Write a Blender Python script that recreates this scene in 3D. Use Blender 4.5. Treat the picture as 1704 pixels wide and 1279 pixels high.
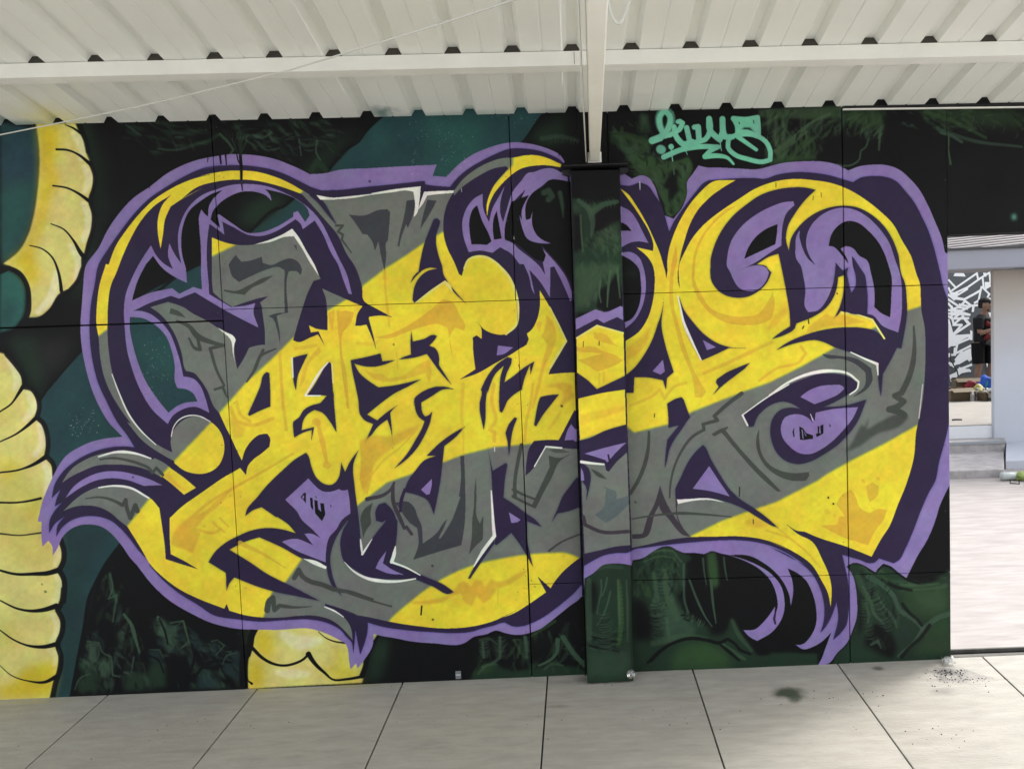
import bpy, bmesh, math, random, numpy as np
from mathutils import Vector, Matrix
random.seed(3)
scene=bpy.context.scene
for o in list(bpy.data.objects): bpy.data.objects.remove(o)
COL=scene.collection
R=math.radians
# ---------------------------------------------------------------- camera
F=1280.;CX=960.;CY=640.;EYE=1.70
dn=np.array([800,20625,1280.]);dn/=np.linalg.norm(dn)
fw=np.array([0,-dn[2]/dn[1]*1280,1280.]);fw/=np.linalg.norm(fw)
rt=np.cross(dn,fw)
cam=bpy.data.cameras.new('camera');camo=bpy.data.objects.new('camera',cam);COL.objects.link(camo)
ax=lambda v:(float(v@rt),float(v@fw),float(-(v@dn)))
cxv=Vector(ax(np.array([1,0,0.])));cyv=Vector(ax(np.array([0,-1.,0])));czv=Vector(ax(np.array([0,0,-1.])))
M=Matrix((cxv,cyv,czv)).transposed().to_4x4();M.translation=Vector((0,0,EYE));camo.matrix_world=M
cam.sensor_width=36;cam.lens=F/1704*36;cam.shift_x=-(CX-852)/1704;cam.clip_start=.02;cam.clip_end=400
scene.camera=camo
# ---------------------------------------------------------------- world, sun, exposure
SUN_EL,SUN_AZ=R(42),R(58)          # azimuth clockwise from +Y (away from the camera) towards +X
w=bpy.data.worlds.new('World');scene.world=w;w.use_nodes=True
nt=w.node_tree;nt.nodes.clear()
sky=nt.nodes.new('ShaderNodeTexSky');sky.sky_type='NISHITA';sky.sun_disc=False;sky.sun_elevation=SUN_EL;sky.sun_rotation=SUN_AZ
sky.air_density=1.6;sky.dust_density=4;sky.ozone_density=1
hs=nt.nodes.new('ShaderNodeHueSaturation');hs.inputs['Saturation'].default_value=.28
bg=nt.nodes.new('ShaderNodeBackground');bg.inputs['Strength'].default_value=.12
wo=nt.nodes.new('ShaderNodeOutputWorld')
nt.links.new(sky.outputs[0],hs.inputs['Color']);nt.links.new(hs.outputs[0],bg.inputs[0]);nt.links.new(bg.outputs[0],wo.inputs[0])
sl=bpy.data.lights.new('sun','SUN');sl.energy=.8;sl.angle=R(12);sl.color=(1,.965,.92)
so=bpy.data.objects.new('sun',sl);COL.objects.link(so)
sdir=Vector((math.sin(SUN_AZ)*math.cos(SUN_EL),math.cos(SUN_AZ)*math.cos(SUN_EL),math.sin(SUN_EL)))
so.rotation_euler=sdir.to_track_quat('Z','Y').to_euler()
scene.view_settings.view_transform='Standard';scene.view_settings.look='None';scene.view_settings.gamma=1
scene.view_settings.exposure=1.78
scene.render.engine='CYCLES';scene.cycles.max_bounces=10;scene.cycles.diffuse_bounces=7;scene.cycles.use_denoising=True
# ---------------------------------------------------------------- geometry of the place
D=3.81                                   # the painted wall stands in the plane Y=D
def ray(x,y):
    v=np.array([(x-CX)/F,(y-CY)/F,1.]);return np.array([v@rt,v@fw,-(v@dn)])
def onY(x,y,Y=D):
    q=ray(x,y)*1.;q=q*Y/q[1];return Vector((q[0],q[1],q[2]+EYE))
def onplane(x,y,p,n):
    q=Vector(ray(x,y));o=Vector((0,0,EYE));t=(Vector(p)-o).dot(n)/q.dot(n);return o+q*t
def onZ(x,y,z):return onplane(x,y,(0,0,z),Vector((0,0,1)))
def proj(p):
    q=np.array([p[0],p[1],p[2]-EYE]);v=q[0]*rt+q[1]*fw-q[2]*dn;return CX+F*v[0]/v[2],CY+F*v[1]/v[2]
# ---------------------------------------------------------------- helpers
def link(o,parent=None):
    COL.objects.link(o)
    if parent:
        o.parent=parent
        if parent.type=='EMPTY': o.matrix_parent_inverse=Matrix.Translation(-Vector(parent.location))
    return o
def mobj(name,bm,mat,parent=None,smooth=False,bevel=0):
    me=bpy.data.meshes.new(name);bm.normal_update();bm.to_mesh(me);bm.free()
    if smooth:
        for p in me.polygons:p.use_smooth=True
    for m in (mat if isinstance(mat,(list,tuple)) else [mat]): me.materials.append(m)
    o=bpy.data.objects.new(name,me);link(o,parent)
    if bevel:
        b=o.modifiers.new('bevel','BEVEL');b.width=bevel;b.segments=2;b.limit_method='ANGLE'
    return o
def tag(o,label=None,cat=None,group=None,kind=None):
    if label:o['label']=label
    if cat:o['category']=cat
    if group:o['group']=group
    if kind:o['kind']=kind
    return o
def empty(name,loc,label,cat,group=None,kind=None):
    o=bpy.data.objects.new(name,None);o.location=loc;o.empty_display_size=.1;COL.objects.link(o)
    return tag(o,label,cat,group,kind)
def hexa(bm,lo,hi,mat=0):
    """prism between two matching loops of points"""
    a=[bm.verts.new(p) for p in lo];b=[bm.verts.new(p) for p in hi];n=len(a);fs=[]
    fs.append(bm.faces.new(a[::-1]));fs.append(bm.faces.new(b))
    for i in range(n): fs.append(bm.faces.new((a[i],a[(i+1)%n],b[(i+1)%n],b[i])))
    for f in fs:f.material_index=mat
    return fs
def box(bm,c,s,rot=None,mat=0):
    pts=[]
    for z in (-.5,.5):
        for x,y in ((-.5,-.5),(.5,-.5),(.5,.5),(-.5,.5)):
            p=Vector((x*s[0],y*s[1],z*s[2]))
            if rot is not None:p=rot@p
            pts.append(p+Vector(c))
    return hexa(bm,pts[:4],pts[4:],mat)
def tube(bm,pts,rad,seg=8,cap=True,mat=0):
    pts=[Vector(p) for p in pts];n=len(pts)
    if not isinstance(rad,(list,tuple)):rad=[rad]*n
    rings=[];pu=None
    for i,p in enumerate(pts):
        t=(pts[min(n-1,i+1)]-pts[max(0,i-1)]).normalized()
        if pu is None: pu=t.orthogonal().normalized()
        u=(pu-t*pu.dot(t)).normalized();v=t.cross(u);pu=u
        r=rad[i];rr=(r,r) if not isinstance(r,tuple) else r
        rings.append([bm.verts.new(p+u*math.cos(2*math.pi*k/seg)*rr[0]+v*math.sin(2*math.pi*k/seg)*rr[1]) for k in range(seg)])
    for a,b in zip(rings,rings[1:]):
        for k in range(seg): bm.faces.new((a[k],a[(k+1)%seg],b[(k+1)%seg],b[k])).material_index=mat
    if cap: bm.faces.new(rings[0][::-1]).material_index=mat;bm.faces.new(rings[-1]).material_index=mat
# ---------------------------------------------------------------- materials
def mat(name,col,rough=.6,spec=.3,metal=0,noise=0,nscale=8,bump=0,bscale=60,streak=None,trans=0,ior=1.45):
    m=bpy.data.materials.new(name);m.use_nodes=True;n=m.node_tree;b=n.nodes['Principled BSDF'];L=n.links
    b.inputs['Roughness'].default_value=rough;b.inputs['Specular IOR Level'].default_value=spec;b.inputs['Metallic'].default_value=metal
    b.inputs['Base Color'].default_value=(*col,1)
    if trans:b.inputs['Transmission Weight'].default_value=trans;b.inputs['IOR'].default_value=ior
    if noise or bump:
        tc=n.nodes.new('ShaderNodeTexCoord')
        mp=n.nodes.new('ShaderNodeMapping');L.new(tc.outputs['Object'],mp.inputs[0])
        if streak:mp.inputs['Scale'].default_value=streak
    if noise:
        t=n.nodes.new('ShaderNodeTexNoise');t.inputs['Scale'].default_value=nscale;t.inputs['Detail'].default_value=6;t.inputs['Roughness'].default_value=.62
        L.new(mp.outputs[0],t.inputs['Vector'])
        mr=n.nodes.new('ShaderNodeMapRange');mr.inputs[1].default_value=.28;mr.inputs[2].default_value=.72;mr.inputs[3].default_value=1-noise;mr.inputs[4].default_value=1+noise*.6
        L.new(t.outputs[0],mr.inputs[0])
        mx=n.nodes.new('ShaderNodeMix');mx.data_type='RGBA';mx.blend_type='MULTIPLY';mx.inputs[0].default_value=1;mx.inputs[6].default_value=(*col,1)
        cr=n.nodes.new('ShaderNodeCombineColor')
        for i in range(3):L.new(mr.outputs[0],cr.inputs[i])
        L.new(cr.outputs[0],mx.inputs[7]);L.new(mx.outputs[2],b.inputs['Base Color']);m['mixname']=mx.name
    if bump:
        t2=n.nodes.new('ShaderNodeTexNoise');t2.inputs['Scale'].default_value=bscale;t2.inputs['Detail'].default_value=4;L.new(mp.outputs[0],t2.inputs['Vector'])
        bp=n.nodes.new('ShaderNodeBump');bp.inputs['Strength'].default_value=bump;bp.inputs['Distance'].default_value=.01
        L.new(t2.outputs[0],bp.inputs['Height']);L.new(bp.outputs[0],b.inputs['Normal'])
    return m
def blobs(m,items,attr='Generated'):
    """overspray / stains with their own place: items=(world centre, radius, colour, strength)"""
    n=m.node_tree;L=n.links;b=n.nodes['Principled BSDF']
    g=n.nodes.new('ShaderNodeNewGeometry');ns=n.nodes.new('ShaderNodeTexNoise');ns.inputs['Scale'].default_value=14;ns.inputs['Detail'].default_value=5
    L.new(g.outputs['Position'],ns.inputs['Vector'])
    for c,r,col,s,inner,nz in items:
        src=b.inputs['Base Color'].links[0].from_socket if b.inputs['Base Color'].links else None
        sb=n.nodes.new('ShaderNodeVectorMath');sb.operation='SUBTRACT';L.new(g.outputs['Position'],sb.inputs[0]);sb.inputs[1].default_value=c
        dv=n.nodes.new('ShaderNodeVectorMath');dv.operation='DIVIDE';L.new(sb.outputs[0],dv.inputs[0]);dv.inputs[1].default_value=r
        ln=n.nodes.new('ShaderNodeVectorMath');ln.operation='LENGTH';L.new(dv.outputs[0],ln.inputs[0])
        ad=n.nodes.new('ShaderNodeMath');ad.operation='MULTIPLY_ADD';L.new(ns.outputs[0],ad.inputs[0]);ad.inputs[1].default_value=nz;L.new(ln.outputs['Value'],ad.inputs[2])
        mr=n.nodes.new('ShaderNodeMapRange');mr.interpolation_type='SMOOTHSTEP';mr.inputs[1].default_value=inner+nz*.5;mr.inputs[2].default_value=1+nz*.5;mr.inputs[3].default_value=s;mr.inputs[4].default_value=0
        L.new(ad.outputs[0],mr.inputs[0])
        mx=n.nodes.new('ShaderNodeMix');mx.data_type='RGBA';L.new(mr.outputs[0],mx.inputs[0])
        if src:L.new(src,mx.inputs[6])
        else:mx.inputs[6].default_value=b.inputs['Base Color'].default_value
        mx.inputs[7].default_value=(*col,1);L.new(mx.outputs[2],b.inputs['Base Color'])
    return m

# ---------------------------------------------------------------- paint engine (numpy brush and stencil)
TILES=dict(A1=(0,180,4.26),A2=(0,440,4.26),A3=(0,700,4.26),A4=(0,940,4.26),
 B1=(300,220,5.325),B2=(300,440,5.325),B3=(300,640,5.325),B4=(300,860,5.325),
 C1=(560,220,5.325),C2=(560,440,5.325),C3=(560,640,5.325),C4=(560,860,5.325),
 D1=(800,220,5.325),D2=(800,440,5.325),D3=(800,640,5.325),D4=(800,860,5.325),
 E1=(1040,220,5.325),E2=(1040,440,5.325),E3=(1040,640,5.325),E4=(1040,860,5.325),
 F1=(1280,220,5.325),F2=(1280,440,5.325),F3=(1280,640,5.325),F4=(1280,860,5.325),
 G=(1060,160,6.5538),X=(0,0,1.0),
 J1=(400,1030,6.816),J2=(620,1020,4.484),K1=(1404,900,5.68),K2=(900,900,5.68))
PX0,PY0,PX1,PY1=-40,150,1740,1180
SC=2.0
def parse_pts(s):
    pts=[];t=(0,0,1.0)
    for tok in s.replace(')!','! ').replace('(',' ').replace(')',' ').split():
        if tok[0]=='@': t=TILES[tok[1:]];continue
        c=tok.endswith('!'); tok=tok.rstrip('!')
        a,b=tok.split(','); pts.append((t[0]+float(a)/t[2],t[1]+float(b)/t[2],c))
    return pts
def smooth(pts,closed=True):
    n=len(pts)
    P=np.array([(p[0],p[1]) for p in pts]); out=[]
    cor=[]
    for i in range(n):
        if pts[i][2] or (not closed and i in(0,n-1)): cor.append(True);continue
        a=P[i]-P[i-1];b=P[(i+1)%n]-P[i]
        la=np.hypot(*a)+1e-9;lb=np.hypot(*b)+1e-9
        cor.append((a@b)/(la*lb)<math.cos(math.radians(48)))
    m=n if closed else n-1
    for i in range(m):
        j=(i+1)%n; p1,p2=P[i],P[j]
        d=np.hypot(*(p2-p1))
        def tang(k,pr,nx):
            a=P[k]-P[pr];b=P[nx]-P[k];la=np.hypot(*a)+1e-9;lb=np.hypot(*b)+1e-9
            t=a/la*lb+b/lb*la; return t/(np.hypot(*t)+1e-9)
        t1=(p2-p1)/(d+1e-9) if cor[i] else tang(i,i-1,j)
        t2=(p2-p1)/(d+1e-9) if cor[j] else tang(j,i,(j+1)%n)
        k=max(1,min(10,int(d/5)))
        for s in range(k):
            u=s/k; h1=2*u**3-3*u*u+1;h2=-2*u**3+3*u*u;h3=u**3-2*u*u+u;h4=u**3-u*u
            out.append(h1*p1+h2*p2+(h3*t1+h4*t2)*d)
    if not closed: out.append(P[-1])
    return np.array(out)
W=int((PX1-PX0)*SC);H=int((PY1-PY0)*SC)
def topx(p): return (p-np.array([PX0,PY0]))*SC
def polymask(p):
    """even-odd fill; returns (y0,y1,x0,x1,mask float)"""
    q=topx(p)
    x0=max(0,int(q[:,0].min())-2);x1=min(W,int(q[:,0].max())+3);y0=max(0,int(q[:,1].min())-2);y1=min(H,int(q[:,1].max())+3)
    if x1<=x0 or y1<=y0:return None
    g=np.zeros((y1-y0,x1-x0+1),bool)
    n=len(q)
    for i in range(n):
        xa,ya=q[i];xb,yb=q[(i+1)%n]
        if ya==yb:continue
        if ya>yb: xa,ya,xb,yb=xb,yb,xa,ya
        r0=max(y0,math.ceil(ya-.5));r1=min(y1,math.ceil(yb-.5))
        if r1<=r0:continue
        r=np.arange(r0,r1); x=xa+(r+.5-ya)*(xb-xa)/(yb-ya)
        c=np.clip(np.ceil(x-.5).astype(int)-x0,0,x1-x0)
        g[r-y0,c]^=True
    return y0,y1,x0,x1,np.logical_xor.accumulate(g,axis=1)[:,:-1].astype(np.float32)
def blur(m,s):
    if s<=0.3:return m
    r=max(1,int(round(s*1.2)))
    for _ in range(2):
        for ax in (0,1):
            pw=[(0,0),(0,0)];pw[ax]=(r+1,r)
            c=np.cumsum(np.pad(m,pw,mode='edge'),axis=ax,dtype=np.float64)
            n=m.shape[ax]
            if ax==0: m=((c[2*r+1:2*r+1+n]-c[:n])/(2*r+1)).astype(np.float32)
            else: m=((c[:,2*r+1:2*r+1+n]-c[:,:n])/(2*r+1)).astype(np.float32)
    return m
def strokemask(p,w0,w1,soft):
    """variable width stroke; widths in photo px; soft = falloff px"""
    q=topx(p);n=len(q);ww=np.interp(np.arange(n),[0,(n-1)*.5,n-1],[w0[0],w0[1],w0[2]])*SC/2
    pad=ww.max()+soft*SC+3
    x0=max(0,int(q[:,0].min()-pad));x1=min(W,int(q[:,0].max()+pad));y0=max(0,int(q[:,1].min()-pad));y1=min(H,int(q[:,1].max()+pad))
    if x1<=x0 or y1<=y0:return None
    m=np.zeros((y1-y0,x1-x0),np.float32)
    so=max(soft*SC,.7)
    for i in range(n-1):
        a=q[i];b=q[i+1];pd=max(ww[i],ww[i+1])+so+2
        u0=max(x0,int(min(a[0],b[0])-pd));u1=min(x1,int(max(a[0],b[0])+pd)+1);v0=max(y0,int(min(a[1],b[1])-pd));v1=min(y1,int(max(a[1],b[1])+pd)+1)
        if u1<=u0 or v1<=v0:continue
        Y,X=np.ogrid[v0:v1,u0:u1]
        d=b-a;L=d@d+1e-9
        t=np.clip(((X+.5-a[0])*d[0]+(Y+.5-a[1])*d[1])/L,0,1)
        D=np.hypot(X+.5-a[0]-t*d[0],Y+.5-a[1]-t*d[1])-(ww[i]+t*(ww[i+1]-ww[i]))
        s=m[v0-y0:v1-y0,u0-x0:u1-x0]
        np.maximum(s,np.clip(.5-D/(so*1.0),0,1),out=s)
    m=m*m*(3-2*m)
    return y0,y1,x0,x1,m
def lin(c):
    c=np.array(c,np.float32)/255.
    return np.where(c<=.04045,c/12.92,((c+.055)/1.055)**2.4).astype(np.float32)
class Art:
    def __init__(s,cols):
        s.cols={k:np.array(v,np.float32)/255 for k,v in cols.items()}
        s.img=np.zeros((H,W,3),np.float32); s.band=np.zeros((H,W),np.float32); s.bg=None
        s.rng=np.random.RandomState(5)
    def put(s,r,col,op=1.0):
        if r is None:return
        y0,y1,x0,x1,m=r; v=s.img[y0:y1,x0:x1]; m=(m*op)[...,None]
        v+= (col-v)*m
    def run(s,text):
        for ln in text.strip().splitlines():
            ln=ln.strip()
            if not ln or ln[0]=='#':continue
            head,_,pts=ln.partition('|'); h=head.split(); k=h[0]
            if k=='SAVE': s.bg=s.img.copy();continue
            if k=='RIBS': s.ribs(h,pts);continue
            if k=='JUNGLE': s.jungle(h,pts);continue
            if k=='SPECK': s.speck(h,pts);continue
            P=parse_pts(pts)
            if k=='P':   # P col [feather] [opacity]
                f=float(h[2]) if len(h)>2 else .35; op=float(h[3]) if len(h)>3 else 1
                p=smooth(P)
                if f>1:
                    q=topx(p);pad=int(f*SC*3)
                    r=polymask(p)
                    if r:
                        y0,y1,x0,x1,m=r
                        Y0,Y1,X0,X1=max(0,y0-pad),min(H,y1+pad),max(0,x0-pad),min(W,x1+pad)
                        M=np.zeros((Y1-Y0,X1-X0),np.float32);M[y0-Y0:y1-Y0,x0-X0:x1-X0]=m
                        s.put((Y0,Y1,X0,X1,blur(M,f*SC*.8)),s.cols[h[1]],op)
                else:
                    r=polymask(p)
                    if r is not None and h[1] in ('dpur','yhalo') and s.bg is not None: # thin overspray rim round cut-in lines
                        y0,y1,x0,x1,m=r;pad=14
                        Y0,Y1,X0,X1=max(0,y0-pad),min(H,y1+pad),max(0,x0-pad),min(W,x1+pad)
                        M=np.zeros((Y1-Y0,X1-X0),np.float32);M[y0-Y0:y1-Y0,x0-X0:x1-X0]=m
                        M=np.clip(blur(M,3.2)*1.25,0,1)[...,None]
                        s.img[Y0:Y1,X0:X1]*=1-M*np.array([.34,.30,.10],np.float32)
                    s.put(r,s.cols[h[1]],op)
            elif k=='L': # raw straight polygon
                s.put(polymask(np.array([(a,b) for a,b,_ in P])),s.cols[h[1]])
            elif k=='S': # S col w0 [w1 w2] soft op
                w=[float(v) for v in h[2].split(',')]
                w=(w*3)[:3] if len(w)==1 else (w+[w[-1]])[:3]
                soft=float(h[3]) if len(h)>3 else .7; op=float(h[4]) if len(h)>4 else 1
                p=smooth(P,False) if len(P)>1 else np.array([(P[0][0],P[0][1]),(P[0][0]+.1,P[0][1])])
                s.put(strokemask(p,w,None,soft),s.cols[h[1]],op)
            elif k=='BAND':
                r=polymask(smooth(P))
                y0,y1,x0,x1,m=r
                v=s.band[y0:y1,x0:x1];np.maximum(v,m,out=v)
            elif k=='F': # fill: yellow inside the bands, grey outside
                r=polymask(smooth(P))
                if r is None:continue
                if not getattr(s,'bl',0): s.band=blur(s.band,2.2);s.bl=1
                y0,y1,x0,x1,m=r;b=s.band[y0:y1,x0:x1,None]
                c=s.cols['gry']*(1-b)+s.cols['yel']*b+b*(1-b)*np.array([-.16,.04,-.08],np.float32)
                v=s.img[y0:y1,x0:x1];v+=(c-v)*m[...,None]
            elif k=='H':
                r=polymask(smooth(P))
                if r is None:continue
                y0,y1,x0,x1,m=r
                v=s.img[y0:y1,x0:x1];v+=(s.bg[y0:y1,x0:x1]-v)*m[...,None]
    def ribs(s,h,pts): # RIBS col n halflen width soft op wobble | path : short cross strokes along a path
        p=smooth(parse_pts(pts),False);n=int(h[2]);hl=float(h[3]);wd=float(h[4]);so=float(h[5]);op=float(h[6])
        d=np.r_[0,np.cumsum(np.hypot(*np.diff(p,axis=0).T))]
        for i in range(n):
            t=d[-1]*(i+.5+s.rng.uniform(-.2,.2))/n;c=np.array([np.interp(t,d,p[:,0]),np.interp(t,d,p[:,1])])
            e=np.array([np.interp(min(t+2,d[-1]),d,p[:,0]),np.interp(min(t+2,d[-1]),d,p[:,1])])-c;e/=np.hypot(*e)+1e-9;q=np.array([-e[1],e[0]])
            L=hl*s.rng.uniform(.7,1.2);k=s.rng.uniform(.15,.4)*L
            s.put(strokemask(np.array([c-q*L,c-q*L*.4+e*k,c+q*L*.4+e*k,c+q*L]),[wd*.3,wd*s.rng.uniform(.8,1.2),wd*.3],None,so),s.cols[h[1]],op*s.rng.uniform(.6,1))
    def speck(s,h,pts):  # SPECK col n size | polygon bbox centre,spread
        P=parse_pts(pts);n=int(h[2]);sz=float(h[3])
        for (x,y,_),(a,b,_) in zip(P[::2],P[1::2]):
            for i in range(n):
                px=x+s.rng.randn()*(a)*.5;py=y+s.rng.randn()*(b)*.5
                s.put(strokemask(np.array([(px,py),(px+.2,py+.2)]),[sz*s.rng.uniform(.4,1.1)]*3,None,.5),s.cols[h[1]],s.rng.uniform(.4,.9))
    def jungle(s,h,pts): # JUNGLE n len width | polygon ; random leafy strokes clipped by polygon bbox
        P=np.array([(a,b) for a,b,_ in parse_pts(pts)]);n=int(h[1]);ln=float(h[2]);wd=float(h[3]);ang=float(h[4])
        r=polymask(P);y0,y1,x0,x1,m=r
        keep=s.img.copy() if False else s.img[y0:y1,x0:x1].copy()
        cols=[s.cols[c] for c in h[5].split(',')]
        for i in range(n):
            for _ in range(20):
                yy=s.rng.randint(0,m.shape[0]);xx=s.rng.randint(0,m.shape[1])
                if m[yy,xx]>0:break
            X=(xx+x0)/SC+PX0;Y=(yy+y0)/SC+PY0
            a=math.radians(ang+s.rng.uniform(-38,38));L=ln*s.rng.uniform(.4,1.3);k=s.rng.uniform(-.5,.5)
            t=np.linspace(-.5,.5,7)
            p=np.stack([X+t*L*math.cos(a)-k*L*(t*t)*math.sin(a),Y+t*L*math.sin(a)+k*L*t*t*math.cos(a)],1)
            w=wd*s.rng.uniform(.4,1.2)
            s.put(strokemask(p,[w*.5,w*1.2,w*.3],None,s.rng.uniform(2.0,6.0)),cols[s.rng.randint(len(cols))],s.rng.uniform(.25,.65))
        v=s.img[y0:y1,x0:x1];mm=blur(m,3*SC)[...,None]*m[...,None]
        v[:]=keep*(1-mm)+v*mm

COLS=dict(black=(14,15,17),dkgreen=(32,50,38),dkgrey=(44,46,44),leafd=(56,78,62),leafg=(46,70,42),leafb=(64,86,62),
 teal=(36,64,68),tealg=(44,92,84),teald=(34,50,50),blue=(48,70,92),cream=(210,200,118),hyel=(208,182,44),horng=(196,184,84),
 lil=(132,114,168),dpur=(45,36,63),yel=(228,206,56),gry=(108,112,107),dgry=(66,70,66),dg2=(60,62,68),org=(212,170,56),wht=(226,226,218),
 mint=(112,188,160),pyel=(222,214,120))
COLS.update(dgp=(62,56,64),bgry=(86,96,98))

COLS.update(crl=(222,216,172))

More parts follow.
